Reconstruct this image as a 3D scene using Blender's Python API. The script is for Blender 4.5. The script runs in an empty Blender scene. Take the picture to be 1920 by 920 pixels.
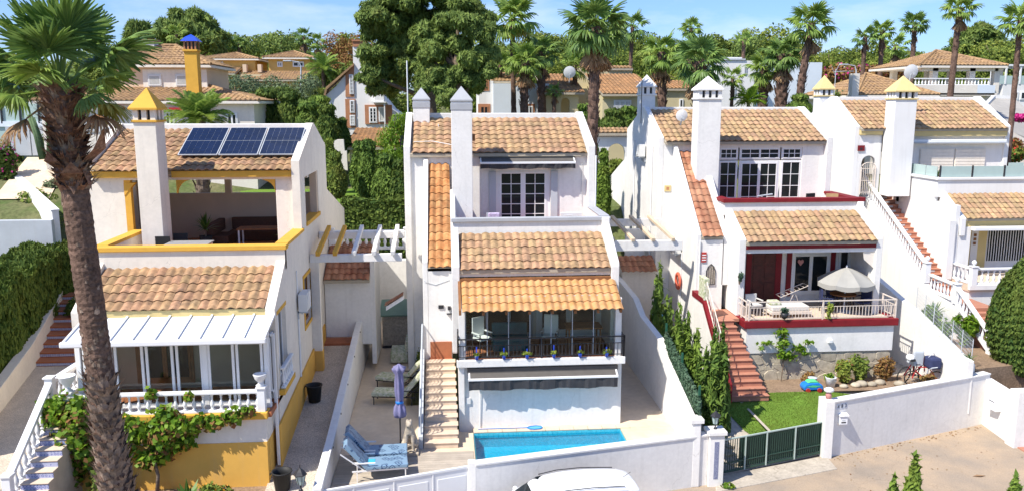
import bpy, bmesh, math, random
import numpy as np
from mathutils import Vector, Matrix
R=math.radians
random.seed(7)
S=bpy.context.scene
COL=S.collection
# ---------------- camera ----------------
CAMZ=12.5; FPX=1535.; PITCH=R(9.72); YAW=R(4.65)
cam=bpy.data.objects.new('camera',bpy.data.cameras.new('camera')); COL.objects.link(cam)
cam.data.sensor_width=36; cam.data.lens=36*FPX/1920; cam.data.clip_end=6000; cam.data.clip_start=.1
cam.location=(0,0,CAMZ); cam.rotation_euler=(math.pi/2-PITCH,0,-YAW)
S.camera=cam
# ---------------- sky, sun, exposure ----------------
SUN=Vector((-.52,-.32,.79)).normalized()       # direction towards the sun
EL=math.asin(SUN.z); 
w=bpy.data.worlds.new('World'); S.world=w; w.use_nodes=True
nt=w.node_tree; N=nt.nodes; L=nt.links
for n in list(N): N.remove(n)
out=N.new('ShaderNodeOutputWorld'); bg=N.new('ShaderNodeBackground'); L.new(bg.outputs[0],out.inputs[0])
sky=N.new('ShaderNodeTexSky'); sky.sky_type='NISHITA'; sky.sun_disc=False
sky.sun_elevation=EL; sky.sun_rotation=math.atan2(SUN.x,SUN.y); sky.air_density=1.0; sky.dust_density=.6; sky.ozone_density=3.0; sky.altitude=50
tc=N.new('ShaderNodeTexCoord'); sep=N.new('ShaderNodeSeparateXYZ'); L.new(tc.outputs['Generated'],sep.inputs[0])
# soft thin clouds, the same all round the sky
mp=N.new('ShaderNodeMapping'); mp.inputs['Scale'].default_value=(1.5,1.5,5.5); L.new(tc.outputs['Generated'],mp.inputs[0])
ns=N.new('ShaderNodeTexNoise'); ns.inputs['Scale'].default_value=2.6; ns.inputs['Detail'].default_value=7; ns.inputs['Roughness'].default_value=.58
L.new(mp.outputs[0],ns.inputs['Vector'])
rp=N.new('ShaderNodeValToRGB'); rp.color_ramp.elements[0].position=.50; rp.color_ramp.elements[1].position=.78
rp.color_ramp.elements[0].color=(0,0,0,1); rp.color_ramp.elements[1].color=(.62,.62,.62,1); L.new(ns.outputs[0],rp.inputs[0])
tint=N.new('ShaderNodeMix'); tint.data_type='RGBA'; tint.blend_type='MULTIPLY'; tint.inputs[0].default_value=1
L.new(sky.outputs[0],tint.inputs[6]); tint.inputs[7].default_value=(.36,.445,.62,1)
mx=N.new('ShaderNodeMix'); mx.data_type='RGBA'; L.new(rp.outputs[0],mx.inputs[0]); L.new(tint.outputs[2],mx.inputs[6])
mx.inputs[7].default_value=(3.5,3.75,4.1,1); L.new(mx.outputs[2],bg.inputs[0]); bg.inputs[1].default_value=.15
sl=bpy.data.lights.new('sun','SUN'); sl.energy=3.4; sl.angle=R(.5); sl.color=(1,.945,.85)
so=bpy.data.objects.new('sun',sl); COL.objects.link(so); so.rotation_euler=(-SUN).to_track_quat('-Z','Y').to_euler(); so.location=(-30,-20,60)
S.view_settings.view_transform='Standard'; S.view_settings.look='None'; S.view_settings.exposure=1.05; S.view_settings.gamma=1
S.render.engine='CYCLES'
S.cycles.max_bounces=7; S.cycles.diffuse_bounces=5; S.cycles.glossy_bounces=3; S.cycles.transparent_max_bounces=8; S.cycles.transmission_bounces=4
S.cycles.use_denoising=True
# ---------------- helpers ----------------
def at(px,py,Y):
    """the point at distance Y that the photograph's pixel looks at"""
    f=(math.sin(YAW)*math.cos(PITCH),math.cos(YAW)*math.cos(PITCH),-math.sin(PITCH))
    r=(math.cos(YAW),-math.sin(YAW),0); u=(math.sin(YAW)*math.sin(PITCH),math.cos(YAW)*math.sin(PITCH),math.cos(PITCH))
    a=(px-960)/FPX; b=-(py-460)/FPX
    d=[f[i]+a*r[i]+b*u[i] for i in range(3)]; t=Y/d[1]
    return Vector((d[0]*t,Y,CAMZ+d[2]*t))
WO={}
def reg(o,parent,org):
    COL.objects.link(o)
    if parent is not None:
        o.parent=parent; o.location=Vector(org)-WO[parent.name]
    else: o.location=org
    WO[o.name]=Vector(org)
    return o
def tag(o,label=None,cat=None,group=None,kind=None):
    if label: o['label']=label
    if cat: o['category']=cat
    if group: o['group']=group
    if kind: o['kind']=kind
    return o
def thing(name,loc,label,cat,group=None,kind=None):
    o=bpy.data.objects.new(name,None); o.empty_display_size=.2
    reg(o,None,loc); return tag(o,label,cat,group,kind)
def inst(mesh,name,parent,loc,rot=(0,0,0),scale=(1,1,1)):
    o=bpy.data.objects.new(name,mesh); reg(o,parent,loc); o.rotation_euler=rot; o.scale=scale; return o
class MB:
    def __init__(s): s.v=[]; s.f=[]; s.m=[]; s.mi=0
    def add(s,vs,fs):
        n=len(s.v); s.v+= [tuple(v) for v in vs]
        for f in fs: s.f.append(tuple(i+n for i in f)); s.m.append(s.mi)
        return s
    def box(s,x0,x1,y0,y1,z0,z1):
        if x0>x1:x0,x1=x1,x0
        if y0>y1:y0,y1=y1,y0
        if z0>z1:z0,z1=z1,z0
        return s.add([(x0,y0,z0),(x1,y0,z0),(x1,y1,z0),(x0,y1,z0),(x0,y0,z1),(x1,y0,z1),(x1,y1,z1),(x0,y1,z1)],
            [(0,3,2,1),(4,5,6,7),(0,1,5,4),(1,2,6,5),(2,3,7,6),(3,0,4,7)])
    def hexa(s,a,b):   # two quads joined (bottom, top)
        return s.add(list(a)+list(b),[(0,3,2,1),(4,5,6,7),(0,1,5,4),(1,2,6,5),(2,3,7,6),(3,0,4,7)])
    def prism(s,A,B):
        n=len(A); return s.add(list(A)+list(B),[tuple(range(n))[::-1],tuple(range(n,2*n))]+[(i,(i+1)%n,(i+1)%n+n,i+n) for i in range(n)])
    def px(s,prof,x0,x1): return s.prism([(x0,y,z) for y,z in prof],[(x1,y,z) for y,z in prof])
    def py(s,prof,y0,y1): return s.prism([(x,y0,z) for x,z in prof],[(x,y1,z) for x,z in prof])
    def pz(s,poly,z0,z1): return s.prism([(x,y,z0) for x,y in poly],[(x,y,z1) for x,y in poly])
    def rings(s,rs,cap=True):
        n=len(rs[0]); vs=[p for r in rs for p in r]; fs=[]
        for k in range(len(rs)-1):
            for i in range(n): fs.append((k*n+i,k*n+(i+1)%n,(k+1)*n+(i+1)%n,(k+1)*n+i))
        if cap: fs.append(tuple(range(n))[::-1]); fs.append(tuple((len(rs)-1)*n+i for i in range(n)))
        return s.add(vs,fs)
    def lathe(s,cx,cy,prof,n=12,sx=1,sy=1):
        return s.rings([[(cx+r*sx*math.cos(2*math.pi*i/n),cy+r*sy*math.sin(2*math.pi*i/n),z) for i in range(n)] for r,z in prof])
    def tube(s,pts,r,n=6):
        pts=[Vector(p) for p in pts]; rs=[]
        if not isinstance(r,(list,tuple)): r=[r]*len(pts)
        for k,p in enumerate(pts):
            d=(pts[min(k+1,len(pts)-1)]-pts[max(k-1,0)]).normalized()
            a=Vector((0,0,1)) if abs(d.z)<.95 else Vector((1,0,0))
            u=d.cross(a).normalized(); v=d.cross(u)
            rs.append([p+(u*math.cos(2*math.pi*i/n)+v*math.sin(2*math.pi*i/n))*r[k] for i in range(n)])
        return s.rings(rs)
    def bar(s,p,q,w,h):  # rectangular beam
        p=Vector(p);q=Vector(q); d=(q-p).normalized(); a=Vector((0,0,1)) if abs(d.z)<.95 else Vector((0,1,0))
        u=d.cross(a).normalized()*w/2; v=u.cross(d).normalized()*h/2
        return s.hexa([p-u-v,p+u-v,p+u+v,p-u+v],[q-u-v,q+u-v,q+u+v,q-u+v])
    def ell(s,c,r,n=10,m=7):
        rs=[]
        for k in range(m+1):
            t=math.pi*k/m; q=max(math.sin(t),.02)
            rs.append([(c[0]+r[0]*q*math.cos(2*math.pi*i/n),c[1]+r[1]*q*math.sin(2*math.pi*i/n),c[2]-r[2]*math.cos(t)) for i in range(n)])
        return s.rings(rs)
    def mesh(s,name,mats,org=(0,0,0),smooth=False,fix=True):
        me=bpy.data.meshes.new(name); o=Vector(org)
        me.from_pydata([(v[0]-o.x,v[1]-o.y,v[2]-o.z) for v in s.v],[],s.f)
        for m in (mats if isinstance(mats,(list,tuple)) else [mats]): me.materials.append(m)
        if any(s.m): me.polygons.foreach_set('material_index',s.m)
        if fix and len(s.f)<40000:
            bm=bmesh.new(); bm.from_mesh(me); bmesh.ops.recalc_face_normals(bm,faces=bm.faces); bm.to_mesh(me); bm.free()
        if smooth: me.polygons.foreach_set('use_smooth',[True]*len(me.polygons))
        me.update(); return me
    def build(s,name,mats,parent=None,org=None,smooth=False,bevel=0,fix=True,loc=None):
        if org is None:
            if parent is not None: org=WO[parent.name]
            else:
                a=np.array(s.v); org=((a[:,0].min()+a[:,0].max())/2,(a[:,1].min()+a[:,1].max())/2,a[:,2].min())
        me=s.mesh(name,mats,org,smooth,fix); o=bpy.data.objects.new(name,me); reg(o,parent,org)
        if bevel:
            b=o.modifiers.new('bevel','BEVEL'); b.width=bevel; b.segments=2; b.limit_method='ANGLE'
        if smooth=='auto' : pass
        return o
# ---------------- materials ----------------
MATS={}
def mat(name,col,rough=.85,var=.12,scale=2.0,bump=0,bscale=30,spec=.3,metal=0,rnd=0,col2=None,fine=None,streak=0,huernd=0,lichen=0):
    if name in MATS: return MATS[name]
    m=bpy.data.materials.new(name); m.use_nodes=True; nt=m.node_tree; N=nt.nodes; L=nt.links
    b=N['Principled BSDF']; b.inputs['Roughness'].default_value=rough; b.inputs['Metallic'].default_value=metal
    b.inputs['Specular IOR Level'].default_value=spec
    g=N.new('ShaderNodeNewGeometry')
    n=N.new('ShaderNodeTexNoise'); n.inputs['Scale'].default_value=scale; n.inputs['Detail'].default_value=6; n.inputs['Roughness'].default_value=.6
    L.new(g.outputs['Position'],n.inputs['Vector'])
    r=N.new('ShaderNodeMapRange'); r.inputs[1].default_value=.33; r.inputs[2].default_value=.67; L.new(n.outputs[0],r.inputs[0])
    mx=N.new('ShaderNodeMix'); mx.data_type='RGBA'; L.new(r.outputs[0],mx.inputs[0])
    c2=col2 or [c*(1-var) for c in col]
    mx.inputs[6].default_value=(*col,1); mx.inputs[7].default_value=(*c2,1); last=mx.outputs[2]
    if streak:   # rain marks running down the wall
        mp=N.new('ShaderNodeMapping'); mp.inputs['Scale'].default_value=(3.5,3.5,.28); L.new(g.outputs['Position'],mp.inputs[0])
        n3=N.new('ShaderNodeTexNoise'); n3.inputs['Scale'].default_value=1.6; n3.inputs['Detail'].default_value=7; L.new(mp.outputs[0],n3.inputs['Vector'])
        r3=N.new('ShaderNodeMapRange'); r3.inputs[1].default_value=.52; r3.inputs[2].default_value=.8; r3.inputs[4].default_value=streak; L.new(n3.outputs[0],r3.inputs[0])
        m3=N.new('ShaderNodeMix'); m3.data_type='RGBA'; L.new(r3.outputs[0],m3.inputs[0]); L.new(last,m3.inputs[6]); m3.inputs[7].default_value=(.42,.39,.34,1); last=m3.outputs[2]
    if lichen:   # soot and lichen in irregular patches
        n5=N.new('ShaderNodeTexNoise'); n5.inputs['Scale'].default_value=2.6; n5.inputs['Detail'].default_value=9; n5.inputs['Roughness'].default_value=.72; L.new(g.outputs['Position'],n5.inputs['Vector'])
        r6=N.new('ShaderNodeMapRange'); r6.inputs[1].default_value=.50; r6.inputs[2].default_value=.66; r6.inputs[4].default_value=lichen; L.new(n5.outputs[0],r6.inputs[0])
        m6=N.new('ShaderNodeMix'); m6.data_type='RGBA'; L.new(r6.outputs[0],m6.inputs[0]); L.new(last,m6.inputs[6]); m6.inputs[7].default_value=(.135,.10,.075,1); last=m6.outputs[2]
    if fine:
        n2=N.new('ShaderNodeTexNoise'); n2.inputs['Scale'].default_value=fine[0]; n2.inputs['Detail'].default_value=4; L.new(g.outputs['Position'],n2.inputs['Vector'])
        r2=N.new('ShaderNodeMapRange'); r2.inputs[1].default_value=.35; r2.inputs[2].default_value=.65; r2.inputs[3].default_value=1-fine[1]; r2.inputs[4].default_value=1+fine[1]; L.new(n2.outputs[0],r2.inputs[0])
        m2=N.new('ShaderNodeHueSaturation'); L.new(last,m2.inputs['Color']); L.new(r2.outputs[0],m2.inputs['Value']); last=m2.outputs[0]
    if rnd or huernd:
        oi=N.new('ShaderNodeObjectInfo'); r4=N.new('ShaderNodeMapRange'); r4.inputs[3].default_value=1-rnd; r4.inputs[4].default_value=1+rnd; L.new(oi.outputs['Random'],r4.inputs[0])
        m4=N.new('ShaderNodeHueSaturation'); L.new(last,m4.inputs['Color']); L.new(r4.outputs[0],m4.inputs['Value'])
        if huernd:
            mm=N.new('ShaderNodeMath'); mm.operation='MULTIPLY'; mm.inputs[1].default_value=37.7; L.new(oi.outputs['Random'],mm.inputs[0])
            fr=N.new('ShaderNodeMath'); fr.operation='FRACT'; L.new(mm.outputs[0],fr.inputs[0])
            r5=N.new('ShaderNodeMapRange'); r5.inputs[3].default_value=.5-huernd; r5.inputs[4].default_value=.5+huernd; L.new(fr.outputs[0],r5.inputs[0]); L.new(r5.outputs[0],m4.inputs['Hue'])
        last=m4.outputs[0]
    L.new(last,b.inputs['Base Color'])
    if bump:
        nb=N.new('ShaderNodeTexNoise'); nb.inputs['Scale'].default_value=bscale; nb.inputs['Detail'].default_value=5; L.new(g.outputs['Position'],nb.inputs['Vector'])
        bp=N.new('ShaderNodeBump'); bp.inputs['Strength'].default_value=bump; bp.inputs['Distance'].default_value=.02; L.new(nb.outputs[0],bp.inputs['Height']); L.new(bp.outputs[0],b.inputs['Normal'])
    MATS[name]=m; return m
def leafmat(name,c1,c2,trans=.3,rough=.7,scale=.6):
    if name in MATS: return MATS[name]
    m=bpy.data.materials.new(name); m.use_nodes=True; nt=m.node_tree; N=nt.nodes; L=nt.links
    for n in list(N): N.remove(n)
    out=N.new('ShaderNodeOutputMaterial'); g=N.new('ShaderNodeNewGeometry')
    n=N.new('ShaderNodeTexNoise'); n.inputs['Scale'].default_value=scale; n.inputs['Detail'].default_value=3; L.new(g.outputs['Position'],n.inputs['Vector'])
    a=N.new('ShaderNodeMath'); a.operation='ADD'; L.new(n.outputs[0],a.inputs[0]); L.new(g.outputs['Random Per Island'],a.inputs[1])
    r=N.new('ShaderNodeMapRange'); r.inputs[1].default_value=.45; r.inputs[2].default_value=1.5; L.new(a.outputs[0],r.inputs[0])
    mx=N.new('ShaderNodeMix'); mx.data_type='RGBA'; mx.inputs[6].default_value=(*c1,1); mx.inputs[7].default_value=(*c2,1); L.new(r.outputs[0],mx.inputs[0])
    d=N.new('ShaderNodeBsdfPrincipled'); d.inputs['Roughness'].default_value=rough; d.inputs['Specular IOR Level'].default_value=.25; t=N.new('ShaderNodeBsdfTranslucent')
    nb=N.new('ShaderNodeTexNoise'); nb.inputs['Scale'].default_value=.9; nb.inputs['Detail'].default_value=6; L.new(g.outputs['Position'],nb.inputs['Vector'])
    rb=N.new('ShaderNodeMapRange'); rb.inputs[1].default_value=.55; rb.inputs[2].default_value=.74; rb.inputs[4].default_value=.28; L.new(nb.outputs[0],rb.inputs[0])
    mb_=N.new('ShaderNodeMix'); mb_.data_type='RGBA'; L.new(rb.outputs[0],mb_.inputs[0]); L.new(mx.outputs[2],mb_.inputs[6]); mb_.inputs[7].default_value=(c2[0]*1.25,c2[1]*.78,c2[2]*.9,1); mx=mb_
    L.new(mx.outputs[2],d.inputs['Base Color'])
    hs=N.new('ShaderNodeHueSaturation'); hs.inputs['Value'].default_value=1.5; hs.inputs['Hue'].default_value=.49; L.new(mx.outputs[2],hs.inputs['Color']); L.new(hs.outputs[0],t.inputs[0])
    ms=N.new('ShaderNodeMixShader'); ms.inputs[0].default_value=trans; L.new(d.outputs[0],ms.inputs[1]); L.new(t.outputs[0],ms.inputs[2]); L.new(ms.outputs[0],out.inputs[0])
    MATS[name]=m; return m
def glassmat(name,tint,refl=.5):
    m=bpy.data.materials.new(name); m.use_nodes=True; nt=m.node_tree; N=nt.nodes; L=nt.links
    for n in list(N): N.remove(n)
    out=N.new('ShaderNodeOutputMaterial'); tr=N.new('ShaderNodeBsdfTransparent'); tr.inputs[0].default_value=(*tint,1)
    gl=N.new('ShaderNodeBsdfGlossy'); gl.inputs['Roughness'].default_value=.02
    fr=N.new('ShaderNodeFresnel'); fr.inputs[0].default_value=1.18+refl*.4; ms=N.new('ShaderNodeMixShader')
    L.new(fr.outputs[0],ms.inputs[0]); L.new(tr.outputs[0],ms.inputs[1]); L.new(gl.outputs[0],ms.inputs[2]); L.new(ms.outputs[0],out.inputs[0])
    MATS[name]=m; return m
M=type('M',(),{})()
M.white=mat('white_stucco',(.80,.778,.74),.9,.07,1.3,.25,60,.15,streak=.20,fine=(9,.03))
M.cream=mat('cream_stucco',(.80,.735,.64),.9,.07,1.3,.25,60,.15,streak=.20,fine=(9,.03))
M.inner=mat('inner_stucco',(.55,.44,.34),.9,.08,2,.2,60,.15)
M.yellow=mat('ochre_paint',(.72,.40,.065),.8,.12,3,.2,50,.2)
M.band=mat('ochre_base',(.74,.42,.09),.85,.10,1.5,.2,50,.2,streak=.15)
M.pale=mat('pale_yellow_paint',(.66,.52,.24),.85,.10,2,.2,50,.2)
M.redp=mat('dark_red_paint',(.22,.012,.018),.6,.25,3,.15,50,.3)
M.greyt=mat('grey_coping',(.42,.43,.45),.85,.12,2,.2,40,.2)
M.tile=mat('clay_tile',(.45,.28,.155),.85,.3,1.1,.25,45,.15,rnd=.13,lichen=.4,col2=(.34,.22,.125),fine=(6,.18),huernd=.012)
M.tile1=mat('weathered_clay_tile',(.44,.265,.145),.88,.4,1.6,.3,45,.12,rnd=.14,lichen=.65,col2=(.29,.185,.105),fine=(6,.2),huernd=.012)
M.tile3=mat('sandy_clay_tile',(.45,.29,.155),.86,.3,1.5,.25,45,.15,rnd=.12,lichen=.45,col2=(.33,.22,.13),fine=(6,.16),huernd=.012)
M.tileo=mat('orange_clay_tile',(.48,.26,.11),.8,.25,2.5,.2,45,.2,rnd=.2,col2=(.34,.14,.05),fine=(7,.15))
M.tileaw=mat('mottled_orange_panel',(.50,.25,.085),.7,.25,3.2,.1,45,.25,col2=(.54,.31,.15),fine=(2.4,.12))
M.tilered=mat('red_clay_tile',(.42,.225,.135),.85,.3,2,.2,45,.15,rnd=.2,col2=(.30,.12,.07))
M.wood=mat('brown_wood',(.30,.13,.05),.7,.3,5,.2,40,.3)
M.dark=mat('dark_metal',(.03,.03,.035),.45,.2,5,0,1,.4)
M.wmetal=mat('white_painted_metal',(.80,.80,.80),.4,.05,4,0,1,.4)
M.pvc=mat('white_frame',(.80,.80,.79),.4,.04,4,0,1,.4)
M.glassd=mat('dark_window_glass',(.02,.026,.03),.05,.5,.8,0,1,.32)
M.curtain=mat('pale_curtain',(.55,.55,.52),.9,.1,6,.2,30,.1)
M.canvas=mat('dark_grey_canvas',(.06,.06,.065),.85,.15,5,.2,60,.2)
M.canvasl=mat('grey_canvas_top',(.12,.11,.10),.85,.15,5,.2,60,.2)
M.ac=mat('air_conditioner_white',(.72,.72,.70),.5,.06,6,0,1,.4)
M.terra=mat('terracotta_floor',(.42,.15,.07),.7,.2,4,.15,40,.3,fine=(8,.1))
M.patio=mat('travertine_paving',(.70,.57,.42),.75,.14,1.1,.15,30,.3,col2=(.62,.49,.35),fine=(5,.05))
M.stepm=mat('beige_step_tile',(.66,.53,.40),.7,.10,2,.1,30,.3,fine=(6,.06))
M.deck=mat('pale_deck_plank',(.50,.43,.35),.7,.2,3,.15,30,.3,rnd=.12)
M.gravel=mat('pale_gravel',(.60,.52,.42),.95,.22,1.2,.9,60,.1,fine=(28,.28))
M.asph=mat('worn_asphalt',(.43,.325,.225),.95,.22,.7,.5,60,.15,col2=(.31,.255,.20),fine=(22,.08))
M.kerb=mat('pale_concrete_kerb',(.50,.44,.36),.9,.2,2,.3,40,.15,fine=(12,.1))
M.soil=mat('dry_soil',(.30,.21,.14),.95,.3,2,.6,40,.1,fine=(15,.2))
M.grass=mat('lawn_green',(.12,.19,.03),.95,.3,1.2,.7,80,.1,col2=(.15,.26,.04),fine=(30,.25))
M.stone=mat('crazy_stone',(.50,.44,.33),.85,.25,3,.4,25,.2,rnd=.14,fine=(7,.12),col2=(.36,.31,.24))
M.mortar=mat('mortar',(.46,.40,.31),.95,.15,4,.4,50,.1)
M.orange=mat('terracotta_step',(.47,.215,.14),.7,.15,4,.1,40,.3,rnd=.06)
M.bark=mat('grey_brown_bark',(.20,.15,.11),.95,.35,4,.7,30,.1,fine=(14,.25))
M.barkd=mat('palm_trunk_brown',(.19,.12,.09),.95,.4,3,.6,40,.1,fine=(20,.3),col2=(.10,.065,.05))
M.boot=mat('palm_leaf_base',(.32,.235,.18),.9,.4,5,.5,40,.1,rnd=.25,fine=(20,.3),col2=(.17,.125,.095))
M.bootr=mat('reddish_palm_leaf_base',(.15,.07,.05),.9,.4,5,.5,40,.1,rnd=.3,fine=(20,.3),col2=(.24,.14,.09))
M.dead=leafmat('dead_frond',(.20,.10,.055),(.46,.31,.17),.2,.9,1)
M.palm=leafmat('palm_green',(.09,.18,.03),(.31,.42,.09),.3,.45,.5)
M.palmd=leafmat('dark_palm_green',(.06,.13,.035),(.22,.33,.08),.25,.4,.5)
M.palmy=leafmat('yellowed_palm_green',(.20,.22,.04),(.45,.40,.10),.3,.5,.5)
M.pine=leafmat('pine_green',(.075,.13,.035),(.25,.33,.08),.28,.8,.5)
M.treeg=leafmat('broadleaf_green',(.06,.11,.02),(.22,.27,.045),.2,.8,.25)
M.treel=leafmat('light_broadleaf_green',(.09,.15,.02),(.30,.34,.06),.25,.8,.3)
M.oliv=leafmat('grey_green_leaf',(.06,.10,.05),(.20,.26,.13),.2,.8,.5)
M.hedge=leafmat('hedge_green',(.03,.07,.012),(.13,.18,.03),.15,.8,.6)
M.cyp=leafmat('cypress_green',(.04,.09,.015),(.16,.24,.04),.15,.8,.8)
M.cypl=leafmat('light_conifer_green',(.06,.12,.015),(.20,.29,.045),.2,.8,.8)
M.vine=leafmat('vine_leaf_green',(.06,.15,.01),(.22,.34,.03),.35,.5,1.5)
M.vineb=leafmat('browned_vine_leaf',(.18,.07,.03),(.30,.20,.06),.2,.8,1.5)
M.agave=leafmat('spiky_leaf_green',(.03,.09,.015),(.12,.22,.04),.2,.4,1)
M.fl=leafmat('magenta_flower',(.45,.02,.16),(.65,.05,.30),.3,.6,2)
M.flo=leafmat('orange_flower',(.65,.22,.02),(.75,.38,.03),.3,.6,2)
M.flr=leafmat('red_flower',(.5,.03,.02),(.6,.08,.04),.3,.6,2)
M.ivy=leafmat('dark_screen_leaf',(.02,.05,.03),(.10,.17,.10),.1,.6,3)
M.farwall=mat('peach_stucco',(.74,.55,.38),.9,.06,1,.1,30,.1)
M.fary=mat('sunny_yellow_stucco',(.68,.44,.14),.9,.08,1,.1,30,.1)
M.farol=mat('beige_stucco',(.60,.52,.33),.9,.08,1,.1,30,.1)
M.farw=mat('plain_white_stucco',(.78,.765,.74),.9,.06,1,.1,30,.1,streak=.18)
M.farb=mat('blue_white_stucco',(.68,.74,.80),.9,.05,1,.1,30,.1)
M.fartile=mat('far_clay_tile',(.41,.26,.125),.9,.35,1.5,.3,20,.1,lichen=.4,col2=(.28,.18,.11),fine=(5,.2))
M.brick=mat('salmon_trim',(.46,.22,.12),.85,.15,4,.2,40,.1)
M.blue=mat('bright_blue_glaze',(.02,.07,.55),.3,.1,5,0,1,.5)
M.rubber=mat('black_plastic',(.025,.025,.025),.6,.2,5,.1,40,.3)
M.cushion=mat('floral_cushion',(.76,.72,.62),.9,.3,9,.15,40,.1,col2=(.30,.36,.16))
M.cushb=None
M.lav=mat('lavender_fabric',(.23,.22,.38),.9,.2,8,.3,40,.1)
M.wicker=mat('brown_wicker',(.12,.065,.045),.85,.3,18,.4,60,.2)
M.gtop=mat('grey_table_top',(.35,.34,.33),.6,.15,8,.1,40,.3)
M.carp=mat('white_car_paint',(.80,.81,.82),.18,.02,2,0,1,.6)
M.stat=mat('weathered_statue_stone',(.50,.43,.34),.9,.25,5,.3,40,.1,fine=(14,.15))
M.screen=glassmat('clear_glass',(.86,.92,.90),.35)
M.frost=mat('frosted_glass_panel',(.42,.53,.50),.25,.08,2,0,1,.5)
M.poolt=mat('pool_mosaic',(.05,.40,.52),.4,.15,9,0,1,.4,fine=(30,.15),col2=(.09,.50,.60))
M.galv=mat('grey_painted_wall',(.50,.53,.56),.9,.12,1.2,.25,50,.15,streak=.25)
def pattmat(name,c1,c2,scale,rnd=.25):
    m=mat(name,c1,.35,.05,5,0,1,.4); nt=m.node_tree; N=nt.nodes; L=nt.links; g=N.new('ShaderNodeNewGeometry'); v=N.new('ShaderNodeTexVoronoi'); v.inputs['Scale'].default_value=scale; v.inputs['Randomness'].default_value=rnd; v.distance='MANHATTAN'
    L.new(g.outputs['Position'],v.inputs['Vector']); r=N.new('ShaderNodeValToRGB'); r.color_ramp.interpolation='CONSTANT'; e=r.color_ramp.elements; e[0].color=(*c2,1); e[1].position=.22; e[1].color=(*c1,1); x=e.new(.46); x.color=(*c2,1); x=e.new(.62); x.color=(*c1,1)
    L.new(v.outputs['Distance'],r.inputs[0]); L.new(r.outputs[0],N['Principled BSDF'].inputs['Base Color']); return m
M.cushb=pattmat('blue_floral_cushion',(.20,.31,.42),(.02,.05,.13),5,1.)
M.riser=pattmat('blue_patterned_tile',(.40,.43,.58),(.04,.06,.30),12)
M.mosaic=pattmat('dark_blue_mosaic',(.30,.32,.42),(.03,.04,.16),22)

def cracks(m,sc,w,dark,stain=.35):
    nt=m.node_tree; N=nt.nodes; L=nt.links; b=N['Principled BSDF']; src=b.inputs['Base Color'].links[0].from_socket; g=N.new('ShaderNodeNewGeometry')
    nz=N.new('ShaderNodeTexNoise'); nz.inputs['Scale'].default_value=1.3; nz.inputs['Detail'].default_value=5; L.new(g.outputs['Position'],nz.inputs['Vector'])
    ad=N.new('ShaderNodeMix'); ad.data_type='RGBA'; ad.blend_type='ADD'; ad.inputs[0].default_value=.9; L.new(g.outputs['Position'],ad.inputs[6]); L.new(nz.outputs['Color'],ad.inputs[7])
    v=N.new('ShaderNodeTexVoronoi'); v.feature='DISTANCE_TO_EDGE'; v.inputs['Scale'].default_value=sc; L.new(ad.outputs[2],v.inputs['Vector'])
    r=N.new('ShaderNodeMapRange'); r.inputs[1].default_value=0; r.inputs[2].default_value=w; r.inputs[3].default_value=dark; r.inputs[4].default_value=0; L.new(v.outputs['Distance'],r.inputs[0])
    n2=N.new('ShaderNodeTexNoise'); n2.inputs['Scale'].default_value=.45; n2.inputs['Detail'].default_value=8; n2.inputs['Roughness'].default_value=.7; L.new(g.outputs['Position'],n2.inputs['Vector'])
    r2=N.new('ShaderNodeMapRange'); r2.inputs[1].default_value=.5; r2.inputs[2].default_value=.72; r2.inputs[4].default_value=stain; L.new(n2.outputs[0],r2.inputs[0])
    mxn=N.new('ShaderNodeMath'); mxn.operation='MAXIMUM'; L.new(r.outputs[0],mxn.inputs[0]); L.new(r2.outputs[0],mxn.inputs[1])
    mm=N.new('ShaderNodeMix'); mm.data_type='RGBA'; L.new(mxn.outputs[0],mm.inputs[0]); L.new(src,mm.inputs[6]); mm.inputs[7].default_value=(.13,.105,.08,1); L.new(mm.outputs[2],b.inputs['Base Color'])
cracks(M.asph,.35,.004,.35,.24); cracks(M.patio,.5,.003,.25,.12); cracks(M.white,.22,.0012,.30,.10); cracks(M.cream,.22,.0012,.30,.10); cracks(M.kerb,.8,.008,.5,.25)
M.scrub=mat('scrub_ground',(.17,.155,.08),.95,.3,.5,.6,20,.1,col2=(.08,.115,.035),fine=(6,.2))
# ---------------- tiles ----------------
_tm={}
def tile_mesh(p,l,mt,amp=.048):
    k=(round(p,3),round(l,3),mt.name,amp)
    if k in _tm: return _tm[k]
    n=8; v=[];f=[]
    for (y,dz) in ((0,.045),(l+.05,.012)):
        for i in range(n+1):
            t=i/n; v.append((t*p,y,dz+amp*(.5-.5*math.cos(2*math.pi*t))**.85))
    for i in range(n+1):
        t=i/n; v.append((t*p,0.004,.045-.022+amp*(.5-.5*math.cos(2*math.pi*t))**.85))
    for i in range(n+1):
        t=i/n; v.append((t*p,0,.045+amp*(.5-.5*math.cos(2*math.pi*t))**.85))
    for i in range(n):
        f.append((i,i+1,n+1+i+1,n+1+i)); f.append((2*(n+1)+i,2*(n+1)+i+1,3*(n+1)+i+1,3*(n+1)+i))
    me=bpy.data.meshes.new('roof_tile'); me.from_pydata(v,[],f); me.materials.append(mt)
    me.polygons.foreach_set('use_smooth',[True]*len(f)); me.update(); _tm[k]=me; return me
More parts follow.
